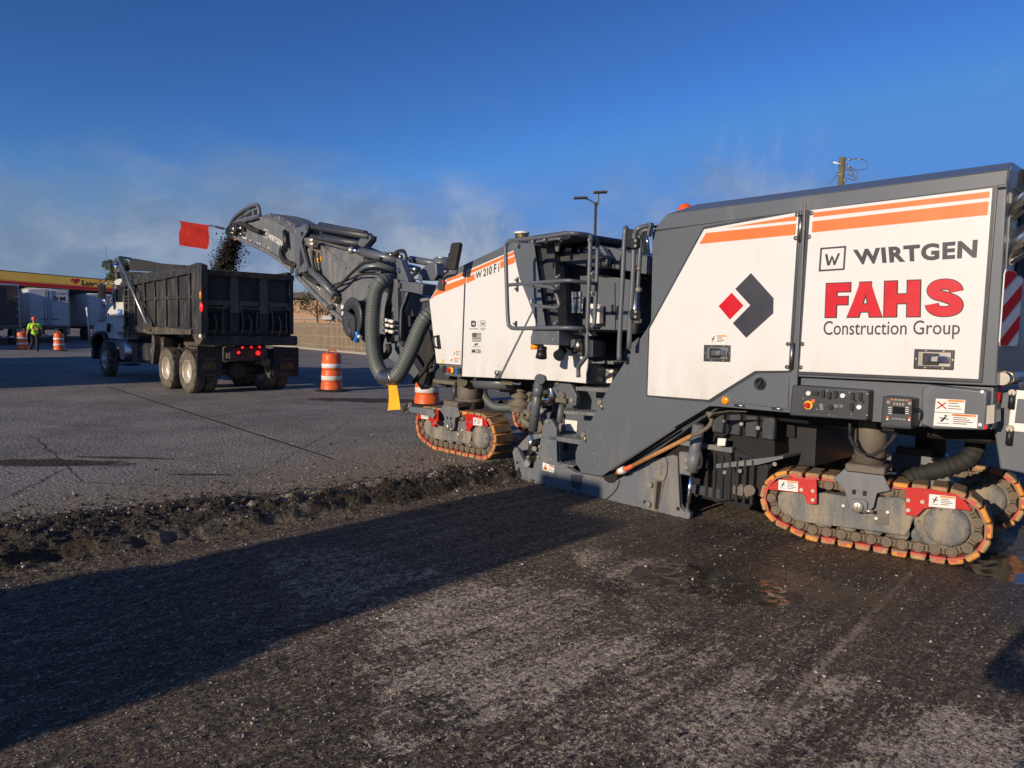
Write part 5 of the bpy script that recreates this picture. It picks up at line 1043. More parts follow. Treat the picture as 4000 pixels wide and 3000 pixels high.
hg = co('head_guard', b)
b = MB()
for (x0_, y0_), (x1_, y1_), r_ in (((255,500),(310,510),.05), ((230,570),(290,575),.045), ((370,490),(430,500),.045), ((380,590),(430,600),.04), ((200,520),(330,545),.06)): b.cyl(cq('Q',x0_,y0_,-.1), cq('Q',x1_,y1_,-.1), r_, 'steel' if r_ < .055 else 'black')
b.tube([cq('Q', x, y, -.12) for x, y in ((300,590),(330,520),(340,430),(400,415),(480,440),(600,510),(740,560))], .055, 'rubber'); b.tube([cq('Q', x, y, -.1) for x, y in ((260,400),(290,430),(280,520),(270,580))], .03, 'rubber'); b.tube([cq('Q', x, y, -.05) for x, y in ((430,410),(520,370),(580,360),(700,320))], .02, 'void')
b.box(cq('Q',1175,680,-.08), (.1,.1,.42), 'black', Matrix.Rotation(-.22,3,'Y'), .03); b.tube([cq('Q', x, y, -.08) for x, y in ((1150,820),(1100,880),(1110,980),(1160,1060),(1260,1100),(1370,1150))], .055, 'rubber', ribs=.06); co('belt_motor', b)
# fold link plate + struts
b = MB(); b.prism(cl('Q', [(1360,600),(1395,540),(1440,480),(1530,430),(1580,420),(1605,450),(1600,520),(1500,680),(1480,740),(1600,1190),(1575,1240),(1470,1250),(1385,1320),(1360,1280)], -.05), -.09, -.04, 'grey', .01)
b.prism(cl('Q', [(1432,556),(1492,560),(1460,650)], -.09), -.095, -.08, 'void'); b.prism(cl('Q', [(1430,830),(1480,1000),(1500,1080),(1425,1165),(1420,1000)], -.09), -.095, -.08, 'void')
bolts(b, CV, 'Q', [(1562,470)], -.09, .07, 'steel', .03); bolts(b, CV, 'Q', [(1300,1225),(1385,1255)], -.09, .06, 'steel', .03); bolts(b, CV, 'Q', [(1578,1200)], -.09, .05, 'steel', .03)
b.prism(cl('Q', [(1640,440),(1665,450),(1660,520),(1530,720),(1640,1180),(1600,1190),(1490,740),(1600,520)], .05), .03, .08, 'rim'); co('fold_link', b)
b = MB()
for (p0, p1, r_, o0, o1) in (((1150,250),(1560,322),.06,-.05,-.05), ((1150,290),(1420,330),.06,.2,.2), ((1140,325),(1480,372),.06,-.02,-.02), ((1200,235),(1530,300),.06,.95,.95)): b.cyl(cq('B',*p0,o0), cq('B',*p1,o1), r_, 'grey3')
b.prism(cl('B', [(1525,320),(1550,305),(1582,315),(1582,345),(1530,400),(1500,390),(1480,370)], -.02), -.08, .0, 'grey', .01); b.prism(cl('B', [(1545,308),(1583,318),(1580,350),(1540,398)], .9), .9, .98, 'grey3'); b.prism(cl('B', [(1425,325),(1465,325),(1475,370),(1420,355)], .3), .3, .4, 'rim'); bolts(b, CV, 'B', [(1437,347),(1545,325)], .28, .07, 'steel', .03); co('fold_strut', b)
# main section
b = MB(); b.prism(cl('B', [(1118,395),(1190,372),(1300,455),(1420,550),(1600,690),(1750,760),(1900,990),(1960,1250),(1890,1345),(1520,1065),(1240,830),(1040,608),(1010,560)]), 0, WC, 'grey2', .01)
bevroof('B', [(1150,395),(1235,425),(1330,490),(1600,700)], [(1180,365),(1330,362),(1440,410),(1640,560)], .2)
b.tube([cq('B', x, y, -.03) for x, y in ((1030,600),(1240,815),(1380,935),(1530,1065))], .05, 'grey2', sub=3)
b.prism(cl('B', [(1118,395),(1190,372),(1215,450),(1180,480),(1140,450)], -.002), -.006, .0, 'cast')
bolts(b, CV, 'B', [(1243,428),(1314,485),(1388,545),(1466,608),(1548,678)], .0, .028, 'bolt', .03); bolts(b, CV, 'B', [(1186,685),(1198,700),(1320,815),(1462,930)], 0, .02, 'sticker')
b.prism(cl('B', [(1570,545),(1612,540),(1612,578),(1572,582)], .15), .13, .15, 'sticker'); ms = co('conveyor_body', b)
b = MB(); q_ = cl('B', [(1178,452),(1208,470),(1204,516),(1172,500)]); put(b, rects([[(0,0),(1,0),(1,1),(0,1)]]), q_, lambda x, z: (x, -.006, z), 'yellow'); put(b, rects([[(.3,.2),(.75,.2),(.52,.6)], [(.15,.75),(.85,.75),(.85,.82),(.15,.82)]]), q_, lambda x, z: (x, -.01, z), 'letblack')
q_ = cl('B', [(1355,810),(1385,825),(1350,865),(1350,835)]); put(b, rects([[(0,0),(1,0),(1,1),(0,1)]]), q_, lambda x, z: (x, -.006, z), 'sticker'); obj('sticker', b, ms)
b = MB(); cyl_ = lambda k, p0, p1, r_, m_, o0, o1=None: b.cyl(cq(k,*p0,o0), cq(k,*p1,o1 if o1 is not None else o0), r_, m_)
cyl_('B',(1140,565),(1310,750),.075,'grey',-.12); cyl_('B',(1310,750),(1285,770),.03,'chrome',-.12); b.tube([cq('B', x, y, -.14) for x, y in ((1145,420),(1155,540),(1210,650),(1270,700),(1330,680),(1420,590),(1500,520),(1560,505),(1640,480))], .028, 'rubber'); b.tube([cq('B', x, y, -.1) for x, y in ((1160,430),(1190,600),(1260,670),(1380,640),(1480,600),(1560,590),(1740,600))], .018, 'rubber')
b.tube([cq('B', x, y, -.08) for x, y in ((1085,590),(1130,630),(1195,665))], .05, 'rubber'); b.prism(cl('B', [(1240,720),(1300,735),(1325,760),(1310,800),(1270,780)], -.1), -.14, -.02, 'cast', .02); b.tube([cq('B', x, y, -.06) for x, y in ((1255,830),(1270,845),(1290,835),(1280,815))], .03, 'rim')
cyl_('B',(1100,345),(1160,350),.05,'bolt',-.12); b.tube([cq('B', x, y, -.12) for x, y in ((1140,345),(1400,405))], .012, 'cast', sub=1); b.cyl(cq('B',1390,400,-.1), cq('B',1470,430,-.1), .03, 'chrome'); b.sphere(cq('B',1425,420,-.1), .07, 'bolt'); cyl_('B',(1110,370),(1165,380),.06,'bolt',-.12)
cyl_('R',(285,392),(340,405),.022,'chrome',.0); cyl_('R',(330,405),(735,495),.075,'grey',.0,.1); cyl_('R',(860,480),(930,490),.03,'chrome',.3); cyl_('R',(920,492),(1230,545),.06,'grey',.3); cyl_('R',(370,370),(640,430),.015,'cast',.1); b.tube([cq('R', x, y, .1) for x, y in ((365,445),(372,500),(355,540),(375,545))], .012, 'rim')
for i in range(4): b.tube([cq('R', x, y, .05+.02*i) for x, y in ((640,430),(720,440-i*8),(780,405-i*6),(840,410-i*6),(870,480),(850,560))], .02, 'rubber')
cyl_('R',(600,440),(760,440),.05,'cast',.1); cyl_('R',(900,590),(1010,620),.06,'chrome',.2); b.tube([cq('R', x, y, .1) for x, y in ((880,680),(940,680),(1000,640))], .03, 'rubber'); b.tube([cq('R', x, y, .0) for x, y in ((1220,560),(1180,640),(1100,690),(1010,720),(1050,760),(1060,820))], .008, 'rubber'); b.tube([cq('R', x, y, .0) for x, y in ((870,720),(1000,730),(1100,730),(1180,660))], .008, 'rubber')
for x, y in ((800,465),(690,440),(860,540)): b.sphere(cq('R', x, y, .05), .045, 'steel')
co('slewing_cylinder', b)
# swivel turret, post
b = MB(); c = cq('B',1650,550,.45); z0_, z1_ = cq('B',1650,590,.45)[2], cq('B',1650,515,.45)[2]; b.cyl((c[0],.45,z0_), (c[0],.45,z1_), .46, 'grey', n=36); b.cyl((c[0],.45,z0_-.35), (c[0],.45,z0_), .25, 'grey', .42, n=30); b.cyl((c[0],.45,z1_), (c[0],.45,z1_+.12), .3, 'grey3')
c = cq('R',1300,540,.3); b.cyl((c[0],c[1],c[2]-.1), (c[0],c[1],c[2]+.07), .16, 'grey', n=24); b.cyl((c[0],c[1],c[2]+.07), (c[0],c[1],c[2]+.09), .13, 'steel'); co_t = mo_t = None
tur = obj('turret', b, mm, CV, MF)
b = MB(); b.prism(P('R', [(700,480),(760,478),(800,500),(885,745),(880,758),(830,745),(760,730),(755,560),(720,510)], .1), .1, .2, 'grey', .01); b.prism(P('R', [(795,500),(830,510),(890,740),(870,755)], .4), .4, .45, 'grey3'); bolts(b, MF, 'R', [(733,497),(783,622)], .1, .04, 'steel', .03)
b.prism(P('R', [(740,735),(1060,780),(1050,910),(880,870),(745,870)], .1), .1, .35, 'grey', .015); b.prism(P('R', [(742,770),(800,770),(802,830),(742,830)], .08), .06, .1, 'grey3', .006)
b.prism(P('R', [(695,725),(755,722),(760,870),(770,1450),(725,1460),(718,1080),(692,1010)], .05), .05, .15, 'grey', .015); b.tube([q3('R', x, y, .1) for x, y in ((885,870),(845,990),(808,1090),(800,1300),(795,1450))], .02, 'grey', sub=2); b.prism(P('R', [(765,870),(880,875),(805,1090),(795,1450),(770,1450)], .12), .12, .2, 'grey3')
b.prism(P('R', [(725,1455),(790,1470),(900,1650),(1100,1960),(1040,2030),(730,1560)], .15), .15, .3, 'grey', .015); b.prism(P('R', [(780,1470),(815,1450),(840,1480),(810,1520)], .1), .1, .16, 'rim'); b.prism(P('R', [(1000,650),(1120,540),(1215,530),(1225,680),(1190,740),(1010,740)], .6), .6, .75, 'grey', .02); mo('conveyor_mount', b)
b = MB(); b.prism(P('R', [(1050,940),(1145,950),(1150,1160),(1050,1170)], .1), .1, .4, 'grey3', .01); b.prism(P('R', [(1040,960),(1140,945),(1145,975),(1045,990)], .08), .06, .12, 'bolt')
b.prism(P('R', [(930,870),(1145,960),(1180,1300),(1220,1700),(1500,1800),(1300,1950),(1100,1700),(870,1400),(810,1300),(820,1200)], .45), .45, 1.6, 'rim', .02); b.prism(P('B', [(1790,900),(1850,890),(1920,945),(1990,1000),(2030,1200),(2045,1290),(1960,1395),(1880,1350),(1800,1150),(1775,1000)], .4), .38, .5, 'rubber', .01)
b.prism(P('N', [(370,110),(470,105),(560,120),(640,260),(590,420),(350,415),(305,400),(330,300),(390,200)], .15), .15, .8, 'grey3', .02); b.prism(P('N', [(315,280),(400,200),(385,110),(352,390),(308,400)], .14), .12, .16, 'grey2', .01); mo('feed_chute', b)
b = MB(); b.tube([q3('N', x, y, -.02) for x, y in ((440,-100),(380,0),(320,90),(300,150),(190,270),(130,350))], .03, 'rubber')
b.prism(P('N', [(330,60),(440,-60),(380,100),(330,160),(320,240),(265,385),(150,330),(240,230),(300,160)], .0), .0, .02, 'rubber'); mo('rubber_apron', b)
# hose reel
b = MB(); c = cq('B',1432,905,-.30); rr = .36
for y_ in (-.30, .0): b.lathe([(rr,y_),(rr,y_-.02),(rr*.93,y_-.03),(.16,y_-.03),(.16,y_+.01),(rr,y_)], 'rim', (c[0],0,c[2]), axis='Y', n=40)
b.lathe([(.29,-.28),(.29,-.02)], 'rubber', (c[0],0,c[2]), axis='Y', n=36); [b.lathe([(.30,-.27+.045*i),(.31,-.25+.045*i),(.30,-.23+.045*i)], 'rubber', (c[0],0,c[2]), axis='Y', n=36) for i in range(5)]
b.prism(cl('B', [(1352,842),(1375,845),(1440,890),(1450,920),(1452,990),(1440,1050),(1425,1045),(1400,950),(1365,930),(1350,880)], -.36), -.37, -.33, 'grey3', .004); bolts(b, CV, 'B', [(1388,905),(1412,905),(1395,935)], -.37, .015, 'bolt'); b.tube([cq('B', x, y, -.37) for x, y in ((1400,940),(1428,1040))], .03, 'grey3', sub=1)
reel = co('hose_reel', b); b = MB(); b.prism(cl('B', [(1356,858),(1368,862),(1362,890),(1353,886)], -.372), -.375, -.37, 'sticker'); obj('sticker', b, reel)
b = MB(); b.tube([cq('B', x, y, -.35) for x, y in ((1465,1010),(1470,1030),(1462,1060),(1458,1075))], .05, 'bluegrip' if False else 'blue', sub=3); b.tube([cq('B', x, y, -.35) for x, y in ((1465,1035),(1490,1045))], .03, 'sticker', sub=1); b.cyl(cq('B',1432,1030,-.33), cq('B',1440,1060,-.33), .05, 'black'); obj('spray_gun', b, reel)
# suction hose
b = MB(); b.tube([q3('B',x,y,o) for x, y, o in ((1720,650,.25),(1690,640,.05),(1640,650,-.1),(1600,720,-.16),(1580,850,-.2),(1575,1000,-.22),(1582,1130,-.24),(1605,1240,-.26),(1640,1310,-.28),(1675,1345,-.3))], .115, 'hose', n=22, ribs=.042); mo('suction_hose', b)
b = MB(); b.tube([q3('B',x,y,o) for x, y, o in ((1725,1345,-.3),(1770,1300,-.28),(1820,1210,-.24),(1870,1100,-.2),(1915,990,-.16),(1960,910,-.1),(2030,860,.05))], .115, 'hose', n=22, ribs=.042); mo('suction_hose', b)
b = MB(); b.tube([q3('B',x,y,-.3) for x, y in ((1655,1330),(1680,1345),(1715,1348),(1745,1325))], .125, 'steel'); b.cyl(q3('B',1712,1340,-.3), q3('B',1718,1395,-.3), .09, 'steel'); b.cyl(q3('B',1716,1380,-.3), q3('B',1717,1394,-.3), .1, 'brass'); hj = mo('hose_junction', b)
b = MB(); s_ = MB.prism; lo_ = [q3('B',*p_,o_) for p_, o_ in (((1688,1572),-.33),((1778,1565),-.33),((1776,1565),-.25),((1690,1572),-.25))]; mid = [q3('B',*p_,o_) for p_, o_ in (((1695,1470),-.36),((1765,1470),-.34),((1768,1470),-.26),((1695,1470),-.26))]; hi_ = [q3('B',*p_,o_) for p_, o_ in (((1690,1392),-.39),((1752,1392),-.39),((1752,1392),-.22),((1690,1392),-.22))]
b.hexa(lo_, mid, 'yellow', .0); b.hexa(mid, hi_, 'yellow', .0); b.cyl(q3('B',1690,1560,-.3), q3('B',1687,1585,-.3), .008, 'bolt'); b.cyl(q3('B',1772,1560,-.3), q3('B',1768,1582,-.3), .008, 'bolt'); obj('discharge_sleeve', b, hj)
b = MB()
for i in range(5):
    b.tube([q3('B',x+i*9,y,.0+.02*i) for x, y in ((1700,700),(1685,780),(1670,860),(1672,1000),(1690,1080))], .018, 'rubber', n=8)
    for y_ in (910,945,985): b.cyl(q3('B',1668+i*13,y_+i*3,-.03), q3('B',1668+i*13,y_+22+i*3,-.03), .032, 'sticker' if (i+y_) % 3 else 'brass', n=8)
b.tube([q3('B',x,y,-.02) for x, y in ((1690,1095),(1695,1140),(1670,1180),(1640,1180),(1632,1100),(1650,1030))], .05, 'rubber', ribs=.05); b.tube([q3('B',x,y,.1) for x, y in ((1720,860),(1724,1000),(1722,1090))], .03, 'rubber'); mo('hose_bundle', b)
# ------------------------------------------------------------------ things on and by the machine
FO = -.40
sh = thing('shovel', MF, 'long handled round point shovel tucked under the slanted side cover of the machine', 'shovel')
b = MB(); b.cyl(q3('E',1240,588,FO), q3('E',1665,372,FO), .021, 'wood'); b.cyl(q3('E',1125,640,FO), q3('E',1240,588,FO), .022, 'orangetape'); b.cyl(q3('E',1140,632,FO), q3('E',1180,613,FO), .034, 'sticker'); obj('handle', b, sh)
b = MB(); b.tube([q3('E',x,y,FO) for x, y in ((1650,382),(1720,350),(1780,310),(1805,270),(1800,240))], .02, 'cast'); 
bl = [q3('E',*p_,o_) for p_, o_ in (((1785,240),FO-.05),((1820,208),FO-.1),((1930,190),FO-.1),((2060,196),FO),((1990,215),FO+.1),((1860,222),FO+.12),((1800,235),FO+.08))]
b.hexa([(x,y,z-.006) for x,y,z in bl], bl, 'cast'); b.prism(P('E', [(1770,200),(1800,200),(1820,212),(1790,240)], FO), FO-.02, FO+.02, 'cast'); obj('blade', b, sh)
fl = thing('warning_flag', MF, 'red cloth flag on a rod sticking out from the conveyor tip', 'flag')
b = MB(); fo = .3; n_, m_ = 14, 10; G_ = {}
Qd = [Vector(cq('B',*p_,fo)) for p_ in ((186,207),(403,240),(399,415),(177,382))]
k_ = b.mi('flag')
for i in range(n_+1):
    for j in range(m_+1):
        u, v_ = i/n_, j/m_; p_ = Qd[0].lerp(Qd[1], u).lerp(Qd[3].lerp(Qd[2], u), v_); p_.y += .03*math.sin(u*9+v_*2)+.03*math.sin(v_*7-u*3)+.012*math.sin(u*23+v_*11); G_[i, j] = b.bm.verts.new(p_)
for i in range(n_):
    for j in range(m_): f_ = b.bm.faces.new((G_[i,j],G_[i+1,j],G_[i+1,j+1],G_[i,j+1])); f_.smooth = True; f_.material_index = k_
obj('cloth', b, fl, CV, MF); b = MB(); b.cyl(cq('B',400,240,fo), cq('B',545,268,fo-.2), .018, 'rim'); b.cyl(cq('B',450,250,fo), cq('B',500,262,fo), .035, 'cast'); obj('rod', b, fl, CV, MF)
# falling millings
n = 7500; t = rng.uniform(0, 1, n)**.9; P0 = np.array(cq('B',580,335,.5)); P1_ = np.array(cq('B',505,600,.5))
base = P0[None]*(1-t[:, None])+P1_[None]*t[:, None]; base[:, 0] -= .25*np.sin(t*3.1)*.4
sp_ = .05+.15*t; wob = .10*np.sin(t*14)
Pp = base+np.stack([rng.normal(0, 1, n)*sp_+wob*.4, rng.normal(0, .14, n), rng.normal(0, .05, n)], -1); Sz = np.minimum(rng.exponential(.007, n)+.005, .04)
k2 = 300; cc = rng.integers(0, 5, k2); cen = np.array([.06,.30,.5,.68,.88])[cc]; bb = P0[None]*(1-cen[:, None])+P1_[None]*cen[:, None]
Pc = bb+rng.normal(0, 1, (k2, 3))*np.array([.09,.2,.10]); Sc_ = rng.uniform(.015, .040, k2)
tt = rng.uniform(0, 1, 3500); Pd = P0[None]*(1-tt[:, None])+P1_[None]*tt[:, None]+rng.normal(0, 1, (3500, 3))*np.array([.05,.1,.03])*(1+tt[:, None]); Pd[:, 0] -= .1*np.sin(tt*3.1); Sd = rng.uniform(.006, .022, 3500)
o = rocks('falling_millings', np.concatenate([Pp, Pc, Pd]), np.concatenate([Sz, Sc_, Sd]), ['soilm', 'stone'], [.75, .25]); o.matrix_world = CV.M
tag(o, 'black crumbs of asphalt falling from the conveyor into the truck bed', 'falling asphalt', kind='stuff')
# ================================================================== DUMP TRUCK
T0 = gnd(px('A', 1240, 1080)); T0.z = 0; TF = Frame(T0, math.radians(45))
tk = thing('dump_truck', TF, 'black bodied tandem axle dump truck with a white cab, loaded under the conveyor', 'dump truck')
to = lambda name, b, parent=None: obj(name, b, parent or tk)
ta = lambda pts, off=0., k='A': pl(TF, k, pts, off); t3 = lambda x, y, off=0., k='A': p3(TF, k, x, y, off)
XT = .70; BW = 2.43
def tr(pts, x=XT, k='A'): return [TF.atx(px(k, *p), x) for p in pts]
def xprism(b, pts, x0, x1, m, bev=0):
    b.hexa([(x0, y, z) for y, z in pts], [(x1, y, z) for y, z in pts], m, bev)
yz = lambda x, y, X_=XT: (X_,)+TF.atx(px('A', x, y), X_)
XF = t3(808,500)[0]; ZB, ZTr = 1.46, t3(1300,232)[2]; ZTf = t3(808,350)[2]
ZTf = max(ZTf, 2.75)
b = MB()
b.prism([(XF,ZB-.0),(XT-.06,ZB),(XT-.06,ZTr-.04),(XF,ZTf)], .05, .10, 'truckblack'); b.prism([(XF,ZB),(XT-.06,ZB),(XT-.06,ZTr-.04),(XF,ZTf)], BW-.10, BW-.05, 'truckblack')
b.box(((XF+XT)/2, BW/2, ZB-.02), (XT-XF-.1, BW-.1, .08), 'truckgrime'); b.box((XF+.03, BW/2, (ZB+ZTf)/2+.1), (.06, BW-.1, ZTf-ZB+.3), 'truckblack')
b.prism([(XF,ZTf-.13),(XT-.1,ZTr-.17),(XT-.1,ZTr),(XF,ZTf+.02)], -.02, .13, 'truckblack', .015); b.prism([(XF,ZTf-.13),(XT-.1,ZTr-.17),(XT-.1,ZTr),(XF,ZTf+.02)], BW-.13, BW+.02, 'truckblack', .015)
b.box(((XF+XT)/2, .06, ZB+.05), (XT-XF-.1, .12, .16), 'truckblack', bev=.02)
n_ = 7
for i in range(n_):
    x_ = XF+.30+(XT-XF-.75)*i/(n_-1)*1.0; zt_ = ZTf+(ZTr-ZTf)*(x_-XF)/(XT-XF); b.box((x_, .03, (ZB+zt_)/2), (.10, .07, zt_-ZB-.16), 'truckblack', bev=.01)
zm = t3(1285,440)[2]; b.box(((XF+XT)/2-.05, .045, zm), (XT-XF-.4, .05, .09), 'truckblack', bev=.015)
b.prism(ta([(1280,230),(1312,215),(1345,228),(1345,690),(1285,690),(1285,680)]), -.03, .12, 'truckblack', .01)
b.prism(ta([(955,665),(1010,640),(1290,660),(1290,692),(1000,690)]), -.08, .06, 'truckgrime', .01)
load = []
bed = to('dump_body', b)
b = MB()   # heap of millings inside
N1, N2 = 20, 12; G_ = {}; k_ = b.mi('soilm')
for i in range(N1+1):
    for j in range(N2+1):
        u, v_ = i/N1, j/N2; x_ = XF+.1+(XT-XF-.25)*u; y_ = .12+(BW-.24)*v_; G_[i, j] = b.bm.verts.new((x_, y_, 2.15+.55*math.exp(-((u-.8)/.25)**2-((v_-.5)/.35)**2)+.06*random.random()))
for i in range(N1):
    for j in range(N2): f_ = b.bm.faces.new((G_[i,j],G_[i+1,j],G_[i+1,j+1],G_[i,j+1])); f_.material_index = k_
o = to('load', b)
b = MB(); g0 = [yz(1345,245), yz(1990,320)]; yL, yR = 0.02, BW-.02; zt_ = (g0[0][2]+g0[1][2])/2; zb_ = ZB-.02
b.box((XT-.03, BW/2, (zt_+zb_)/2), (.05, BW-.06, zt_-zb_), 'truckblack')
def rib(p0, p1, w_, d_=.09, m_='truckblack'):   # p in (y,z)
    a_, c_ = Vector((p0[0], p0[1])), Vector((p1[0], p1[1])); d = (c_-a_).normalized(); nn = Vector((-d.y, d.x))*w_/2
    xprism(b, [tuple(a_+nn), tuple(c_+nn), tuple(c_-nn), tuple(a_-nn)], XT-.01, XT-.01+d_, m_, .008)
rib((yL,zt_-.06),(yR,zt_-.06),.14,.12,'truckgrime'); rib((yL+.06,zb_),(yL+.06,zt_-.13),.14,.09,'truckgrime'); rib((yR-.07,zb_),(yR-.07,zt_-.13),.12)
for u in (.355,.665):
    y_ = yL+(yR-yL)*u; xprism(b, [(y_-.12,zb_+.5),(y_+.12,zb_+.5),(y_+.085,zt_-.13),(y_-.085,zt_-.13)], XT-.01, XT+.085, 'litdustrib', .008); xprism(b, [(y_-.12,zb_+.05),(y_+.12,zb_+.05),(y_+.12,zb_+.5),(y_-.12,zb_+.5)], XT-.01, XT+.06, 'truckblack', .008)
zmid = tr([(1400,480)])[0][1]; rib((yL+.13,zmid),(yL+.73,zmid),.13,.07,'litdustrib'); rib((yL+.98,zmid-.0),(yL+1.47,zmid),.13,.07,'litdustrib'); rib((yL+1.72,zmid),(yR-.12,zmid),.13,.07,'litdustrib')
tg = to('tailgate', b)
for cx0 in (.18, 1.03, 1.80):
    b = MB()
    for dx, dz0, dz1, sw in ((.0,-.05,-.62,.02),(.18,-.16,-.66,.05),(.40,-.08,-.62,-.03)):
        z_ = zmid-.10; b.tube([(XT+.09,cx0+dx,z_+dz0),(XT+.13,cx0+dx+sw,z_+(dz0+dz1)*.5),(XT+.10,cx0+dx,z_+dz1)], .017, 'litdustrib', n=6)
    b.cyl((XT+.1,cx0-.05,zmid-.1), (XT+.1,cx0+.5,zmid-.12), .017, 'litdustrib', n=8); b.box((XT+.09,cx0-.02,zmid-.1), (.05,.05,.10), 'litdustrib'); b.box((XT+.09,cx0+.45,zmid-.1), (.05,.10,.07), 'litdustrib')
    xprism(b, [(cx0+.02,zb_+.08),(cx0+.42,zb_+.08),(cx0+.42,zmid-.2),(cx0+.02,zmid-.2)], XT-.0, XT+.05, 'void')
    b.box((XT+.1, cx0+.22, zb_+.07), (.03,.5,.012), 'cast')
    to('gate_latch', b, tg)
b = MB(); zbm = tr([(1400,735)])[0][1]; xprism(b, [(yL+.02,zbm-.11),(yR+.10,zbm-.11),(yR+.10,zbm+.13),(yL+.02,zbm+.13)], XT-.12, XT+.08, 'truckblack', .02); b.prism(ta([(1285,690),(1345,690),(1352,720),(1330,760),(1300,740)], -.03), -.05, .05, 'truckgrime', .01); decal(b, TF, 'A', '1', [(1322,690),(1336,690),(1336,712),(1322,712)], -.056, 'sticker', .02)
b.cyl((XT+.05, yL+.0, ZTr-.02), (XT+.05, yL+.15, ZTr-.02), .05, 'truckgrime'); to('rear_bolster', b)
b = MB(); c = t3(1334,430,-.03); b.sphere(c, .06, 'amber', (.6,.5,1.7)); to('marker_lamp', b)
b = MB(); c = t3(1338,510,-.03); b.sphere(c, .06, 'taillight', (.8,.5,1.8)); to('tail_lamp', b)
for x, y, r_ in ((1610,778,.028),(1668,776,.026),(1723,775,.028),(1584,812,.035),(1713,815,.055)):
    b = MB(); c = yz(x, y, XT-.05); b.cyl(c, (c[0]+.03, c[1], c[2]), r_, 'taillight', n=16); to('tail_lamp', b)
# chassis
b = MB()
for y_ in (.78, 1.62): b.box((-2.7, y_, .98), (7.0, .10, .26), 'truckgrime')
b.box((XT-.2, BW/2, .95), (.12, 1.1, .35), 'truckgrime', bev=.02); b.box((XT-.35, BW/2, 1.25), (.3, 1.5, .2), 'void'); b.box((-.7, BW/2, 1.25), (2.2, 1.2, .3), 'truckgrime')
for x_ in (0, -1.40): b.cyl((x_, .4, .52), (x_, BW-.4, .52), .11, 'truckgrime'); b.sphere((x_+.02, BW/2, .55), .27, 'truckgrime', (1,1.1,1))
b.cyl((-6.66, .4, .5), (-6.66, BW-.4, .5), .07, 'truckgrime'); b.box((-3.4,.45,.85), (.9,.55,.5), 'truckblack', bev=.05); b.box((-4.3,.42,.8), (.5,.5,.55), 'truckgrime', bev=.02); b.cyl((-5.35,.15,.82), (-5.35,.75,.82), .26, 'alu'); b.box((-4.95,.2,.45), (.9,.35,.05), 'truckblack')
b.box((-2.2,.3,1.05),(.4,.3,.5),'truckgrime',bev=.03); b.box((-5.2,1.2,.9),(2.6,1.1,.7),'void')
b.sphere((XT-.15, 1.75, .74), .13, 'cast', (1,1,1)); b.tube([(XT-.1,1.5,.95),(XT-.05,1.58,.85),(XT-.1,1.7,.78)], .025, 'cast'); b.prism([( XT-.3,.8),(XT-.2,.8),(XT-.2,1.25),(XT-.3,1.25)], .72, .98, 'cast'); to('chassis', b)
# wheels
def wheel(rear=True):
    b = MB(); r_ = .52; w_ = .28
    b.lathe([(.28,.02),(.33,.0),(.42,-.004),(.49,.012),(.515,.04),(.52,.08),(.52,w_-.08),(.515,w_-.04),(.49,w_-.012),(.33,w_),(.28,w_-.02)], 'tire', axis='Y', n=40)
    for i in range(56):
        a_ = i*2*math.pi/56
        for y_, s_ in ((.06,1),(.14,-1),(.22,1)): b.box(((r_+.004)*math.cos(a_+.03*s_), y_, (r_+.004)*math.sin(a_+.03*s_)), (.018,.062,.034), 'tire', Matrix.Rotation(-a_,3,'Y'))
    me = mesh_of(b, 'tyre'); b = MB()
    if rear: b.lathe([(.285,.02),(.27,.012),(.262,.03),(.255,.11),(.19,.15),(.12,.155),(.12,.11),(.10,.09),(.0,.085)], 'rimpaint', axis='Y', n=32)
    else: b.lathe([(.285,.02),(.27,.012),(.262,.03),(.25,.06),(.19,.05),(.12,.03),(.12,-.03),(.08,-.05),(.0,-.05)], 'rimpaint', axis='Y', n=32)
    for i in range(10): a_ = i*.628; y_ = .15 if rear else .04; b.cyl((.155*math.cos(a_),y_,.155*math.sin(a_)), (.155*math.cos(a_),y_-.035,.155*math.sin(a_)), .014, 'steel', n=6)
    return me, mesh_of(b, 'rim')
wr = wheel(True); wf = wheel(False)
def put_wheel(x, y, flip, me, st=0):
    t_ = bpy.data.objects.new('wheel', me[0]); COL.objects.link(t_); t_.parent = tk; r_ = bpy.data.objects.new('rim', me[1]); COL.objects.link(r_); r_.parent = t_
    t_.location = (x, y, .52); t_.rotation_euler = (0, .3*x, (math.pi if flip else 0)+st)
for x_ in (0, -1.40):
    put_wheel(x_, .0, False, wr); put_wheel(x_, BW, True, wr); put_wheel(x_, .59, True, wr); put_wheel(x_, BW-.59, False, wr)
put_wheel(-6.66, .02, False, wf, .0); put_wheel(-6.66, BW-.02, True, wf, .0)
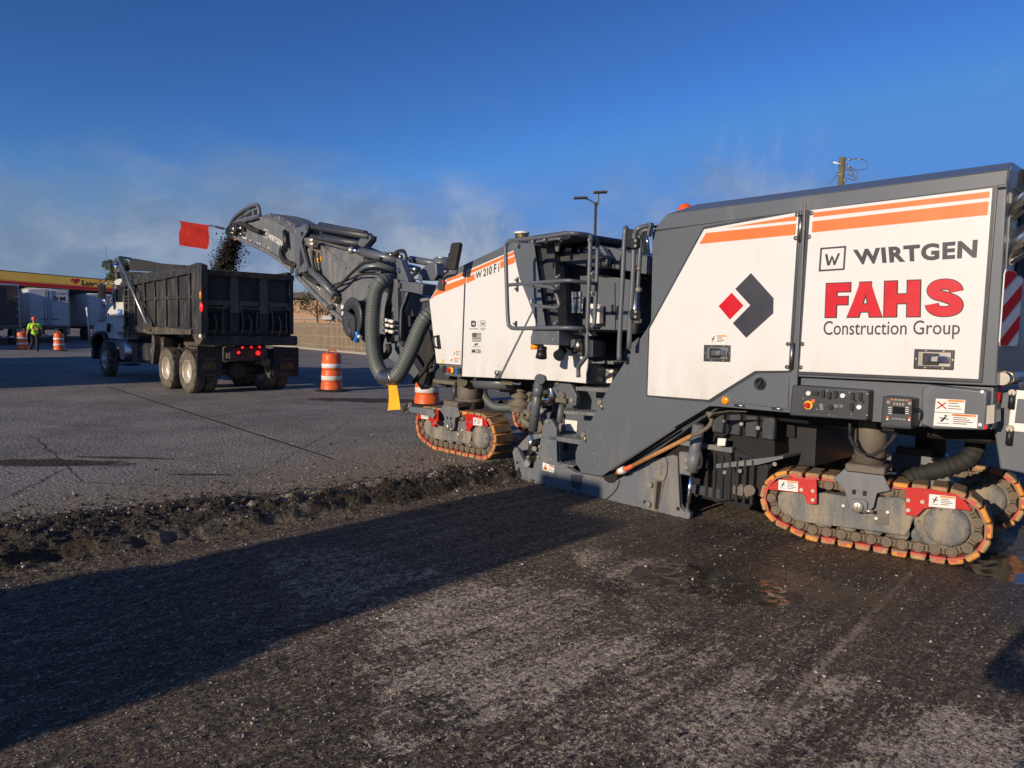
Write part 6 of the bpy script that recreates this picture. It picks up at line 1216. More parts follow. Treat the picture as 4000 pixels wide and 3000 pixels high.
for i, (pts_, tx_) in enumerate((([(1312,765),(1478,775),(1478,960),(1465,975),(1325,978),(1305,965)], [(1345,880),(1440,880),(1440,925),(1345,925)]), ([(1818,772),(1985,778),(1985,955),(1975,972),(1830,978),(1815,965)], [(1866,880),(1950,880),(1950,925),(1866,925)]))):
    b = MB(); xprism(b, tr(pts_, XT+.02), XT+.0, XT+.025, 'rubber', .004)
    q_ = tr(tx_, XT+.03); fn = lambda y, z: (XT+.028, y, z); MT.setdefault('fadedyellow', mat('faded_yellow', (.16,.12,.02), .8, var=.3))
    put(b, text_geo('NAPA', .02), q_, fn, 'fadedyellow'); (y0_, z1_), (y1_, _), (_, z0_), _ = q_
    hx = [(y0_-.04,(z0_+z1_)/2),(y0_+.05,z1_+.09),(y1_-.05,z1_+.09),(y1_+.04,(z0_+z1_)/2),(y1_-.05,z0_-.12),(y0_+.05,z0_-.12)]
    for j in range(6):
        if j in (1, 4): p_, r_ = Vector(hx[j]), Vector(hx[(j+1) % 6]); d = (r_-p_).normalized(); nn = Vector((-d.y, d.x))*.008; b.face([fn(*(p_+nn)), fn(*(r_+nn)), fn(*(r_-nn)), fn(*(p_-nn))], 'fadedyellow')
    to('mud_flap', b)
b = MB(); b.prism(ta([(1010,680),(1022,680),(1030,760),(1015,890),(1005,880)], .0), .0, .6, 'truckgrime'); to('front_flap', b)
# tarp gear, ladder
b = MB(); b.cyl(t3(787,182,-.12), t3(985,640,-.12), .035, 'alu'); b.cyl(t3(985,640,-.16), t3(985,640,.05), .10, 'cast'); b.tube([t3(787,182,-.12), t3(805,178,.1), t3(870,188,1.0)], .03, 'truckgrime'); b.tube([t3(890,390,-.02), t3(940,430,-.04), t3(985,560,-.04)], .012, 'rubber'); to('tarp_arm', b)
b = MB(); w0 = t3(878,186,2.3); w1 = t3(1235,232,2.3)
b.prism([(w0[0],w0[2]-.45),(w1[0],w1[2]-.25),(w1[0],w1[2]),((w0[0]+w1[0])/2,(w0[2]+w1[2])/2-.05),(w0[0],w0[2])], 2.2, 2.45, 'rubber', .03); b.box((XF+.05, 1.2, ZTf+.10), (.10, 2.3, .30), 'truckblack', bev=.03); b.cyl((XF+.1,.0,ZTf+.27), (XF+.1,2.4,ZTf+.27), .07, 'rubber')
b.prism(ta([(808,290),(830,300),(1200,250),(1290,222),(1290,240),(810,345)], .05), .05, .09, 'truckblack'); to('tarp_roll', b)
b = MB()
for x in (828, 858): b.cyl(t3(x,355,-.06), t3(x+4,722,-.06), .018, 'truckgrime', n=8)
for i in range(8): y = 395+i*44; b.cyl(t3(828,y,-.06), t3(860,y,-.06), .014, 'truckgrime', n=8)
to('side_ladder', b)
# cab
CO_ = .12
ts = lambda pts, off=CO_: pl(TF, 'S', pts, off); s3 = lambda x, y, off=CO_: p3(TF, 'S', x, y, off)
MT['cabwhite'] = mat('cab_white_paint', (.62,.62,.58), .4, var=.05, dust=(.35,.33,.28), dustamt=.3, streak=True)
b = MB(); b.prism(ts([(1750,420),(1765,380),(1790,358),(1830,350),(1925,352),(1925,1180),(1800,1180),(1765,1020),(1735,900),(1755,740)]), CO_, 2.25, 'cabwhite', .04)
b.prism(ts([(1632,1022),(1636,900),(1655,840),(1695,785),(1765,735),(1800,760),(1800,1030)]), CO_+.02, 2.2, 'cabwhite', .03); cabo = to('cab', b)
b = MB(); b.prism(ts([(1792,455),(1812,445),(1860,443),(1900,445),(1900,712),(1790,712)]), CO_-.006, CO_+.1, 'glass', .004); to('side_window', b, cabo)
b = MB(); b.tube([s3(1750,400), s3(1750,560), s3(1755,735)], .02, 'rubber'); to('door_seal', b, cabo)
b = MB(); put(b, rects([[(0,0),(1,0),(1,1),(0,1)]]), ts([(1818,822),(1895,826),(1893,902),(1816,896)]), lambda x, z: (x, CO_-.004, z), 'blue'); decal(b, TF, 'S', 'TRUCKING', [(1816,925),(1935,928),(1935,950),(1814,948)], CO_-.006, 'letblack', .01)
decal(b, TF, 'S', 'H', [(1826,840),(1850,841),(1850,880),(1826,880)], CO_-.008, 'sticker', .02); put(b, rects([[(0,0),(1,0),(1,1),(0,1)]]), ts([(1662,882),(1688,884),(1686,920),(1660,918)], CO_+.02), lambda x, z: (x, CO_+.015, z), 'letblack'); to('lettering', b, cabo)
b = MB(); b.prism(ts([(1425,1180),(1432,1110),(1455,1070),(1500,1042),(1640,1018),(1765,1018),(1800,1180),(1855,1282),(1630,1284),(1600,1200),(1560,1160),(1500,1165),(1440,1205)]), CO_+.01, 2.2, 'cabwhite', .04); hd_ = to('truck_hood', b)
b = MB(); b.prism(ts([(1390,1330),(1400,1270),(1430,1215),(1490,1172),(1560,1155),(1600,1190),(1632,1285),(1600,1285),(1575,1215),(1530,1195),(1470,1215),(1430,1270),(1415,1340),(1440,1440),(1420,1445)], .03), .03, .35, 'black', .01)
b.box((s3(1420,1390)[0]+.05,1.2,.62), (.22, 2.2, .32), 'truckblack', bev=.03); to('fender', b)
b = MB(); b.box(s3(1675,1110,CO_-.08), (.10,.10,.30), 'black', Matrix.Rotation(.3,3,'Y'), .03); b.tube([s3(1655,1045), s3(1660,1070,.0)], .02, 'black', sub=1); to('hood_mirror', b, hd_)
b = MB(); b.prism(ts([(1548,445),(1628,442),(1632,655),(1552,655)], -.15), -.22, -.14, 'black', .02); b.prism(ts([(1560,460),(1618,458),(1620,640),(1562,640)], -.221), -.226, -.2, 'glass'); c = s3(1612,705,-.15); b.lathe([(.16,.0),(.15,-.02),(0,-.05)], 'mirror', (c[0],c[1]-.02,c[2]), axis='Y'); b.cyl((c[0],c[1]-.02,c[2]), (c[0],c[1]+.03,c[2]), .16, 'alu', .1)
b.tube([s3(1590,425,-.15), s3(1650,415,-.12), s3(1760,430,.1)], .02, 'alu'); b.tube([s3(1690,700,-.1), s3(1740,560,.0), s3(1778,440,.1)], .022, 'alu', sub=1); b.tube([s3(1630,670,-.15), s3(1690,700,-.05), s3(1760,720,.1)], .02, 'alu'); to('wing_mirror', b, cabo)
b = MB(); b.cyl(s3(1630,410,-.1), s3(1634,330,-.1), .02, 'black', n=8); b.cyl(s3(1634,330,-.1), s3(1640,-160,-.1), .006, 'cast', n=6); to('aerial', b, cabo)
b = MB(); b.cyl(s3(1338,800,.2), s3(1382,1300,.2), .022, 'sticker', n=8); b.cyl(s3(1338,795,.2), s3(1345,860,.2), .035, 'sticker', n=8); to('guide_rod', b)
b = MB(); b.cyl(s3(1800,90,.2), s3(1805,250,.2), .09, 'alu'); b.cyl(s3(1800,120,.2), s3(1800,200,.2), .1, 'chrome'); b.cyl(s3(1805,250,.3), s3(1815,400,.3), .06, 'truckgrime'); b.prism(ts([(1825,20),(1850,20),(1990,420),(1880,440)], .6), .6, .64, 'truckblack'); to('exhaust_stack', b)
b = MB(); b.sphere(s3(1880,500,.5), .12, 'skin', (1,1,1.25)); b.sphere(s3(1880,660,.6), .25, 'cloth', (.8,1,1.3)); to('seated_driver', b) if False else b.bm.free()
b = MB(); b.box(s3(1545,1010,1.9), (.3,.3,.3), 'red', bev=.02); to('far_marker', b) if False else b.bm.free()
# ================================================================== BARRELS
def barrel_meshes():
    prof = [(.0,.985),(.10,.985),(.20,.975),(.235,.95),(.24,.90),(.245,.86),(.245,.80),(.25,.795),(.25,.715),(.255,.71),(.255,.60),(.245,.595),(.248,.50),(.255,.49),(.262,.415),(.262,.40),(.262,.29),(.255,.285),(.26,.20),(.27,.19),(.275,.05),(.28,.04)]
    mats = ['barrel']*9+['reflect']+['barrel']*5+['reflect']+['barrel']*6
    b = MB(); b.lathe(prof, 'barrel', mats=mats, n=36); b.tube([(-.11,0,.97),(-.10,0,1.03),(-.04,0,1.06),(.04,0,1.06),(.10,0,1.03),(.11,0,.97)], .018, 'barrel'); m1 = mesh_of(b, 'drum')
    b = MB(); b.lathe([(.0,.06),(.30,.055),(.34,.03),(.46,.025),(.47,.0)], 'rubber', n=8); return m1, mesh_of(b, 'base')
BM = barrel_meshes()
def barrel(p, label, rz=0, tilt=0, z=0):
    c = gnd(p, z); o = bpy.data.objects.new('traffic_barrel', None); COL.objects.link(o); o.location = (c.x, c.y, z); o.rotation_euler = (0, tilt, rz)
    tag(o, label, 'traffic barrel', 'orange and white traffic barrels round the work area')
    for nm, me in (('drum', BM[0]), ('base', BM[1])): q = bpy.data.objects.new(nm, me); COL.objects.link(q); q.parent = o
    return o
barrel((1296,1527), 'traffic barrel on the open asphalt between the dump truck and the grey suction hoses', .4)
barrel((1668,1583), 'traffic barrel partly hidden behind the front crawler of the milling machine', 1.1)
barrel((231,1370), 'traffic barrel nearest to the dump truck of the two by the walking worker', .2)
barrel((88,1366), 'traffic barrel at the worker\'s side, standing just left of him', 2.0, .02)
# ================================================================== PEOPLE
def limb_mesh(name, balls, links, m, parent, voxel=.016, smooth=6):
    """tapered limbs joined at round joints, fused into one continuous surface"""
    b = MB(); k = b.mi(m)
    for p_, r_ in balls.values():
        b.sphere(p_, r_ if not isinstance(r_, tuple) else 1, m, (1,1,1) if not isinstance(r_, tuple) else r_, n=14)
    for a, c in links:
        (p0, r0), (p1, r1) = balls[a], balls[c]; f = lambda r: r if not isinstance(r, tuple) else min(r); b.cyl(p0, p1, f(r0)*.97, m, f(r1)*.97, n=14)
    o = obj(name, mesh_of(b, name), parent); md = o.modifiers.new('fuse', 'REMESH'); md.mode = 'VOXEL'; md.voxel_size = voxel; md.use_smooth_shade = True
    sm = o.modifiers.new('soften', 'SMOOTH'); sm.factor = .5; sm.iterations = smooth; return o
def person(name, loc, rz, label, J, shirt, trousers, helmet=True):
    o = bpy.data.objects.new(name, None); COL.objects.link(o); o.location = loc; o.rotation_euler = (0, 0, rz); tag(o, label, 'person')
    V3 = lambda k: Vector(J[k]); mid = lambda a, c, t: V3(a).lerp(V3(c), t)
    B_ = dict(pelvis=(V3('pelvis'), (.16,.11,.12)), waist=(V3('waist'), (.145,.10,.14)), chest=(V3('chest'), (.175,.115,.18)), neck=(V3('neck'), .058), jaw=(V3('head0'), (.062,.075,.07)), head=(V3('head1'), (.078,.098,.105)), nose=(V3('head1')+Vector((0,-.10,-.03)), .016), chin=(V3('head1')+Vector((0,-.065,-.10)), .035))
    L_ = [('pelvis','waist'),('waist','chest'),('chest','neck'),('neck','jaw'),('jaw','head')]
    for s_ in 'RL':
        B_.update({'sh'+s_: (V3('sh'+s_), .062), 'el'+s_: (V3('el'+s_), .043), 'wr'+s_: (V3('ha'+s_), .028), 'hip'+s_: (V3('hip'+s_), .095), 'kn'+s_: (V3('kn'+s_), .058), 'an'+s_: (V3('an'+s_), .042), 'ear'+s_: (V3('head1')+Vector((.08 if s_ == 'L' else -.08, .01, -.02)), (.012,.025,.035))})
        L_ += [('neck','sh'+s_),('sh'+s_,'el'+s_),('el'+s_,'wr'+s_),('pelvis','hip'+s_),('hip'+s_,'kn'+s_),('kn'+s_,'an'+s_)]
        h_ = V3('ha'+s_); d = (h_-V3('el'+s_)).normalized(); sd = d.cross(Vector((1,0,0))).normalized(); B_['pm'+s_] = (h_+d*.055, (.024,.034,.04)); L_.append(('wr'+s_,'pm'+s_))
        for i, (f_, ln) in enumerate(((-.030,.060),(-.010,.078),(.010,.072),(.028,.055))):
            B_['f%d%s' % (i, s_)] = (h_+d*.08+sd*f_, .011); B_['g%d%s' % (i, s_)] = (h_+d*(.08+ln)+sd*f_*1.15+Vector((0,-.012,-.004)), .009); L_.append(('f%d%s' % (i, s_), 'g%d%s' % (i, s_)))
        B_['t'+s_] = (h_+d*.035-sd*.03, .013); B_['u'+s_] = (h_+d*.075-sd*.062, .010); L_.append(('t'+s_,'u'+s_))
    limb_mesh('body', B_, L_, 'skin', o, .0085, 4)
    g_ = lambda k, e: (B_[k][0], tuple(q+e for q in B_[k][1]) if isinstance(B_[k][1], tuple) else B_[k][1]+e)
    S = {k: g_(k, .022) for k in ('pelvis','waist','chest','shR','shL')}; S['shR'] = (S['shR'][0], .082); S['shL'] = (S['shL'][0], .082); S['col'] = (mid('chest','neck',.75), .075); S['slR'] = (mid('shR','elR',.72), .072); S['slL'] = (mid('shL','elL',.72), .072)
    limb_mesh('shirt', S, [('pelvis','waist'),('waist','chest'),('chest','col'),('col','shR'),('col','shL'),('shR','slR'),('shL','slL')], shirt, o, .016, 5)
    T = {'pelvis': g_('pelvis', .012)}
    for s_ in 'RL': T['hip'+s_] = g_('hip'+s_, .018); T['kn'+s_] = g_('kn'+s_, .028); T['an'+s_] = g_('an'+s_, .034)
    limb_mesh('trousers', T, [('pelvis','hipR'),('pelvis','hipL'),('hipR','knR'),('knR','anR'),('hipL','knL'),('knL','anL')], trousers, o, .016, 5)
    for a in ('anR', 'anL'):
        an = V3(a); dn = (an-V3('kn'+a[2])).normalized(); t_ = Vector((0,-1,0)); t_ = (t_-dn*t_.dot(dn)).normalized(); limb_mesh('boot', {'a': (an, .058), 'h': (an+dn*.05, .05), 't': (an+dn*.055+t_*.15, .04)}, [('a','h'),('h','t')], 'boot', o, .014, 3)
    h1 = V3('head1')
    for sx in (-.032,.032): b = MB(); b.sphere(h1+Vector((sx,-.088,.0)), .012, 'void'); obj('eye', b, o)
    b = MB(); b.box(h1+Vector((0,-.088,-.068)), (.05,.02,.012), 'padred', bev=.004); obj('mouth', b, o)
    if helmet:
        b = MB(); b.lathe([(.13,.0),(.128,.02),(.125,.06),(.10,.11),(.05,.14),(0,.145)], 'helmet', tuple(h1+Vector((0,0,.03))), n=20); b.hexa([tuple(h1+Vector(q)) for q in ((-.10,-.08,.03),(.10,-.08,.03),(.07,-.19,.02),(-.07,-.19,.02))], [tuple(h1+Vector(q)) for q in ((-.10,-.08,.045),(.10,-.08,.045),(.07,-.19,.03),(-.07,-.19,.03))], 'helmet'); obj('hard_hat', b, o)
        b = MB(); b.box(h1+Vector((0,-.100,.0)), (.14,.03,.035), 'void', bev=.008); obj('sunglasses', b, o)
    else: b = MB(); b.sphere(h1+Vector((0,.018,.03)), .108, 'void'); obj('hair', b, o)
    return o
walk = dict(pelvis=(0,0,.96), waist=(0,-.01,1.10), chest=(0,-.03,1.32), neck=(0,-.04,1.50), head0=(0,-.05,1.58), head1=(0,-.06,1.68), shR=(-.20,-.03,1.42), elR=(-.30,.02,1.15), haR=(-.33,-.12,.93), shL=(.20,-.03,1.42), elL=(.30,.06,1.17), haL=(.34,.02,.93), hipR=(-.09,0,.90), knR=(-.10,.02,.50), anR=(-.26,.20,.16), hipL=(.09,0,.90), knL=(.12,-.12,.50), anL=(.10,-.10,.09))
wl = gnd((138,1373)); wk = person('person', (wl.x, wl.y, 0), math.radians(28), 'walking worker in lime shirt, orange hard hat and dark trousers', walk, 'hiviz', 'cloth')
b = MB(); b.box((-.08,-.17,1.25), (.05,.02,.42), 'vest', Matrix.Rotation(.25,3,'Y'), .005); b.box((.10,-.165,1.2), (.16,.02,.14), 'vest', bev=.01); obj('harness', b, wk)
hold = dict(pelvis=(0,0,.96), waist=(0,0,1.10), chest=(0,0,1.32), neck=(0,-.01,1.50), head0=(0,-.02,1.58), head1=(0,-.03,1.68), shR=(-.20,0,1.42), elR=(-.40,-.10,1.40), haR=(-.16,-.26,1.62), shL=(.20,0,1.42), elL=(.40,-.10,1.40), haL=(.20,-.26,1.62), hipR=(-.09,0,.90), knR=(-.12,-.02,.50), anR=(-.13,0,.09), hipL=(.09,0,.90), knL=(.12,-.02,.50), anL=(.13,0,.09))
person('person', (-.46,-.18,ZC), math.radians(180-8), 'bystander in a dark jacket standing behind the viewpoint', hold, 'cloth', 'cloth', False)
# ================================================================== BACKGROUND
def trailer(name, x, y, ang, label, col='trailerwhite', door='trailerwhite', L=16.0, group='parked semi trailers', txt=None):
    """ang: heading of the trailer's length, pointing away from its rear doors; origin at the rear left corner"""
    F = Frame((x, y, 0), ang+math.pi); F.M = Matrix.Translation((x, y, 0)) @ Matrix.Rotation(0, 4, 'Z')
    d = Vector((-math.sin(ang), math.cos(ang), 0)); r_ = Vector((math.cos(ang), math.sin(ang), 0))     # away, right
    F.M = Matrix((r_, d, Vector((0,0,1)))).transposed().to_4x4(); F.M.translation = (x, y, 0); F.Mi = F.M.inverted()
    t = thing(name, F, label, 'semi trailer', group)
    b = MB(); b.box((1.3, L/2, 2.62), (2.6, L, 2.78), col, bev=.04)
    for s_ in (0, 2.6): b.box((s_, L/2, 1.28), (.04, L-.1, .14), 'steelrail'); b.box((s_, L/2, 3.98), (.05, L-.1, .08), 'steelrail')
    obj('box_body', b, t)
    for s_ in (0, 1):
        b = MB(); b.box((.68+1.24*s_, -.03, 2.6), (1.2, .05, 2.62), door, bev=.015); dr = obj('rear_door', b, t)
        b = MB(); 
        for q in (.32, .62) if s_ == 0 else (1.98, 2.28): pass
        for q in ([1.02, 1.20] if s_ == 0 else [1.44]): b.cyl((q,-.08,1.3), (q,-.08,3.9), .018, 'steelrail', n=8)
        for z_ in (1.9,2.4,3.2): b.box((.15+2.3*s_,-.07,z_), (.2,.03,.06), 'steelrail')
        b.box((.95+.7*s_,-.09,1.75), (.4,.03,.05), 'black'); obj('lock_rod', b, dr)
    b = MB(); b.box((1.3,.0,1.15), (2.6,.12,.2), 'cast'); b.box((1.3,-.02,.55), (2.3,.1,.1), 'reflect'); b.box((.4,.0,.8), (.1,.08,.6), 'cast'); b.box((2.2,.0,.8), (.1,.08,.6), 'cast')
    for i in range(6): b.box((.3+i*.4,-.075,.56), (.18,.01,.09), 'red')
    obj('bumper', b, t)
    b = MB(); b.box((1.3, L*.45, 1.05), (.9, L*.8, .2), 'void'); b.box((.15,L*.5,.75), (.05,5,.75), col); obj('chassis', b, t)
    for yy in (1.3, 2.6):
        for xx in (.1, 2.5-.28): 
            b = MB(); b.lathe([(.0,.1),(.26,.08),(.28,.0),(.5,.02),(.52,.06),(.52,.26),(.5,.3),(.0,.3)], 'tire', (xx,yy,.52), axis='X', n=20); obj('wheel', b, t)
    if txt: txt(t)
    return t
MT['trailerwhite'] = mat('trailer_white', (.58,.59,.60), .45, var=.06, dust=(.4,.4,.38), dustamt=.3, streak=True); MT['steelrail'] = mat('galvanised_rail', (.35,.36,.37), .5, .4)
MT['browndoor'] = mat('brown_grimy_door', (.07,.05,.045), .6, var=.3, dust=(.2,.15,.11), dustamt=.5, scale=5)
def dm(t):
    b = MB(); f = lambda x, z: (x, -.062, z)
    put(b, text_geo('D', .05), [(1.6,3.45),(1.86,3.45),(1.86,3.13),(1.6,3.13)], f, 'letblack'); put(b, text_geo('&', .02), [(1.88,3.38),(1.99,3.38),(1.99,3.25),(1.88,3.25)], f, 'letblack'); put(b, text_geo('M', .05), [(2.01,3.45),(2.34,3.45),(2.34,3.13),(2.01,3.13)], f, 'letblack')
    put(b, text_geo('WT368046', .01), [(1.82,3.72),(2.42,3.72),(2.42,3.60),(1.82,3.60)], f, 'letblack'); put(b, text_geo('TRANSPORTATION INC', .01), [(1.5,3.06),(2.36,3.06),(2.36,3.0),(1.5,3.0)], f, 'blue'); obj('lettering', b, t)
trailer('semi_trailer', -35.4, 52.0, math.radians(40), 'white semi trailer with bold black D and M letters on its rear doors', txt=dm)
trailer('semi_trailer', -34.5, 45.3, math.radians(42), 'dark brown doored semi trailer cut by the left picture edge under the canopy', 'trailerwhite', 'browndoor')
def side_txt(t):
    b = MB(); f = lambda y, z: (2.606, y, z)
    put(b, text_geo('US XPRESS', .02), [(1.0,3.3),(3.6,3.3),(3.6,2.85),(1.0,2.85)], f, 'letred'); b.box((2.606,2.3,2.6), (.01,3,.07), 'letblack'); obj('lettering', b, t) if False else b.bm.free()
trailer('semi_trailer', -36.2, 60.6, math.radians(45), 'long pale semi trailer standing side on behind the white truck cab', L=18)
# fuel canopy: real fascia box on columns
cA = gnd((-900, 1300)); 
MT['cyellow'] = mat('yellow_fascia_added_glow', (.85,.55,.08), .5, var=.05, emit=((1,.55,.08), .15)); MT['cred'] = mat('red_fascia_added_glow', (.55,.012,.015), .5, var=.05, emit=((1,.03,.02), .08)); MT['cdark'] = mat('canopy_soffit', (.02,.02,.022), .8)  # weak glow added to yellow and red to brighten the unlit fascia
P0c = Vector((-41.3, 52, 0)); P1c = Vector((-35.2, 76, 0)); dcan = (P1c-P0c).normalized(); Fc = Frame(P0c, 0); rc = Vector((dcan.y, -dcan.x, 0))
Fc.M = Matrix((dcan, -rc, Vector((0,0,1)))).transposed().to_4x4(); Fc.M.translation = P0c; Fc.Mi = Fc.M.inverted(); Fc.ex = dcan; Fc.ey = -rc; Fc.O = P0c
ct = thing('fuel_canopy', Fc, 'yellow fuel canopy with a red stripe and a heart logo beside the station name', 'fuel canopy')
yt0, yt1 = Fc.at((30, 1060))[1], Fc.at((440, 1096))[1]; ZT_ = (yt0+yt1)/2; xe = Fc.at((470, 1100))[0]+6
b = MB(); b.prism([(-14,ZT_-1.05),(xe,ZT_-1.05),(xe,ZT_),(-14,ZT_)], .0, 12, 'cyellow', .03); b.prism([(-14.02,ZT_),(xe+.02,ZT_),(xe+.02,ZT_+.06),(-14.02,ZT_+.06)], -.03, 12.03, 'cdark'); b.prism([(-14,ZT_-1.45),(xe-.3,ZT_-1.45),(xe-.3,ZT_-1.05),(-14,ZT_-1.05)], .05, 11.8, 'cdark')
fas = obj('fascia', b, ct)
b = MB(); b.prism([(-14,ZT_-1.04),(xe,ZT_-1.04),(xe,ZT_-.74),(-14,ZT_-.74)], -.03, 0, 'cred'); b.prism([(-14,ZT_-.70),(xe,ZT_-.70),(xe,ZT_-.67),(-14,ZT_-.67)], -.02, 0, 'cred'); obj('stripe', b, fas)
b = MB(); hq = pl(Fc, 'S', [(1088,345),(1238,345),(1238,440),(1088,440)], -.04); heart = [(.5,0),(.1,.45),(0,.72),(.08,.92),(.25,1),(.42,.93),(.5,.8),(.58,.93),(.75,1),(.92,.92),(1,.72),(.9,.45)]
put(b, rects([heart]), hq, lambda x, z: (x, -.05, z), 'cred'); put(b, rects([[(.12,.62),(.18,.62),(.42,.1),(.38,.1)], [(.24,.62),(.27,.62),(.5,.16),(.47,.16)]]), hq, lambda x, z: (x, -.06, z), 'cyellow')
decal(b, Fc, 'S', 'Love', [(1263,368),(1515,400),(1515,475),(1263,455)], -.05, 'letblack', .05); decal(b, Fc, 'S', 's', [(1540,415),(1595,420),(1595,472),(1540,468)], -.05, 'letblack', .05)
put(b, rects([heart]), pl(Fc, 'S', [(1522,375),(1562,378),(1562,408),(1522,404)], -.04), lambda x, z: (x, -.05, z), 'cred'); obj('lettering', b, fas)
for x_ in (-9, 2, 13, 24): b = MB(); b.box((x_, 6, (ZT_-1.4)/2), (.5,.5,ZT_-1.4), 'steelrail'); obj('column', b, ct)
# fence
f0, f1 = gnd((1180,1360)), gnd((1440,1384)); fd_ = (f1-f0).normalized(); FF = Frame(f0, 0); fn_ = Vector((fd_.y, -fd_.x, 0)); FF.M = Matrix((fd_, -fn_, Vector((0,0,1)))).transposed().to_4x4(); FF.M.translation = (f0.x, f0.y, 0); FF.Mi = FF.M.inverted()
MT['fence'] = mat('weathered_pine', (.34,.27,.19), .85, var=.2, scale=1.5); MT['fenceback'] = mat('gap_shade_board', (.05,.04,.03), .9, var=.2)  # back boards added, coloured dark for the shade in the gaps
MT['kerb'] = mat('pale_kerb', (.36,.33,.28), .85, var=.1)
ft = thing('wooden_fence', FF, 'tall weathered picket fence of narrow upright boards behind the dump truck', 'fence')
b = MB(); x_ = -7.0; r0_ = random.Random(3)
while x_ < 13: b.box((x_+.1, .07, .93), (.11, .02, 1.76), 'fenceback'); b.box((x_, .0, .95+.02*r0_.random()), (.105, .02, 1.78+.05*r0_.random()), 'fence', Matrix.Rotation(r0_.uniform(-.008,.008),3,'Y')); x_ += .20
for z_ in (.35,.95,1.6): b.box((3,.04,z_), (20,.04,.09), 'fence')
obj('boards', b, ft)
for i in range(9): b = MB(); b.box((-7+i*2.4,.08,.98), (.12,.10,1.95), 'fence'); obj('post', b, ft)
b = MB(); b.box((3,-.55,.07), (24,.25,.14), 'kerb', bev=.03); k = obj('kerb', b, None, FF); k['kind'] = 'structure'
# brick building
def brickmat():
    m = bpy.data.materials.new('tan_brick'); m.use_nodes = True; g = NG(m.node_tree); v = g.n('ShaderNodeTexCoord').outputs['Object']; mp = g.n('ShaderNodeMapping', i={'Vector': v, 'Rotation': (math.pi/2,0,0)})
    br = g.n('ShaderNodeTexBrick', i={'Vector': mp.outputs[0], 'Color1': (.46,.27,.15,1), 'Color2': (.38,.21,.12,1), 'Mortar': (.45,.36,.27,1), 'Scale': 4.5, 'Mortar Size': .02}); m.node_tree.links.new(br.outputs[0], m.node_tree.nodes['Principled BSDF'].inputs['Base Color']); m.node_tree.nodes['Principled BSDF'].inputs['Roughness'].default_value = .85; return m
MT['brick'] = brickmat(); MT['darkroof'] = mat('brown_roof_band', (.07,.05,.045), .7)
b0 = gnd((1120,1345)); d_ = 62; BX = (1180-2000)/FPX*d_; BF = Frame((BX-3, d_, 0), math.pi/2+.12)
BF.M = Matrix.Translation((BX-9, d_, 0)) @ Matrix.Rotation(-.10, 4, 'Z'); BF.Mi = BF.M.inverted()
bt = thing('brick_building', BF, 'low tan brick building with a dark roof band beyond the picket fence', 'building')
b = MB(); b.box((15,6,1.95), (30,12,3.9), 'brick'); b.box((15,-.03,2.2), (30,.08,.12), 'kerb'); obj('wall', b, bt); b = MB(); b.box((15,6,4.15), (30.8,12.8,.5), 'darkroof', bev=.02); b.box((9.5,5,4.75), (1.6,3,.7), 'kerb', bev=.02); obj('roof', b, bt)
b = MB(); b.box((11.6,-.1,2.3), (.9,.25,.35), 'steelrail', bev=.02); obj('wall_lamp', b, bt); b = MB(); b.box((20,-.02,1.05), (1,.06,2.1), 'darkroof'); obj('door', b, bt)
# light pole
def pole_at(p, d): r = ray(p); t = d/r.y; q = CAMP+r*t; return q
q = pole_at((2322, 1000), 38); LPt = bpy.data.objects.new('light_pole', None); COL.objects.link(LPt); LPt.location = (q.x, q.y, 0); tag(LPt, 'tall bronze light pole with two slab lamp heads above the platform', 'light pole')
MT['bronze'] = mat('bronze_pole', (.09,.065,.05), .5, .3); zt_ = pole_at((2335,790), 38).z
b = MB(); b.cyl((0,0,0), (0,0,zt_), .09, 'bronze', .07); obj('pole', b, LPt)
for (px_, py_, s_) in ((2268,773,-1),(2345,751,1)):
    qq = pole_at((px_, py_), 38); b = MB(); b.box((qq.x-q.x, 0, qq.z), (.72,.35,.10), 'bronze', Matrix.Rotation(-.04,3,'Y'), .02); b.tube([(0,0,zt_-.3), (.12*s_,0,zt_-.02), ((qq.x-q.x)*.6,0,qq.z-.04)], .035, 'bronze'); obj('lamp_head', b, LPt)
b = MB(); b.lathe([(.3,0),(.3,.6),(0,.62)], 'kerb'); obj('base', b, LPt)
q = pole_at((3286, 700), 37); UP = bpy.data.objects.new('utility_pole', None); COL.objects.link(UP); UP.location = (q.x, q.y, 0); tag(UP, 'mossy wooden utility pole with cutouts and looped wires above the engine hood', 'utility pole')
MT['polewood'] = mat('green_stained_pole', (.14,.125,.06), .85, var=.25, scale=4); zt_ = pole_at((3288,616), 37).z
b = MB(); b.cyl((0,0,0), (0,0,zt_), .19, 'polewood', .15); obj('pole', b, UP)
u3 = lambda x, y: (pole_at((x, y), 37).x-q.x, -.1, pole_at((x, y), 37).z)
DD = lambda x, y: (2400+x*.72333, 550+y*.72333)
b = MB()
for pts in ([(1240,103),(1330,100),(1358,120),(1355,150),(1300,160),(1240,150)], [(1245,120),(1262,145),(1270,170),(1250,195)], [(1250,180),(1300,205),(1290,215),(1245,200)], [(1240,140),(1280,150),(1310,180),(1300,210)], [(1205,175),(1150,238)], [(1240,160),(1275,165),(1285,195)]): b.tube([u3(*DD(*p_)) for p_ in pts], .018, 'cast', n=6, sub=4)
for p_ in ((1265,104),(1320,103),(1262,142),(1275,178),(1215,185),(1240,215)): c = u3(*DD(*p_)); b.cyl((c[0]-.08,c[1],c[2]), (c[0]+.08,c[1],c[2]), .045, 'steelrail', n=8)
c0, c1 = u3(*DD(1178,118)), u3(*DD(1222,132)); b.cyl(c0, c1, .05, 'sticker', n=8); obj('cutout', b, UP)
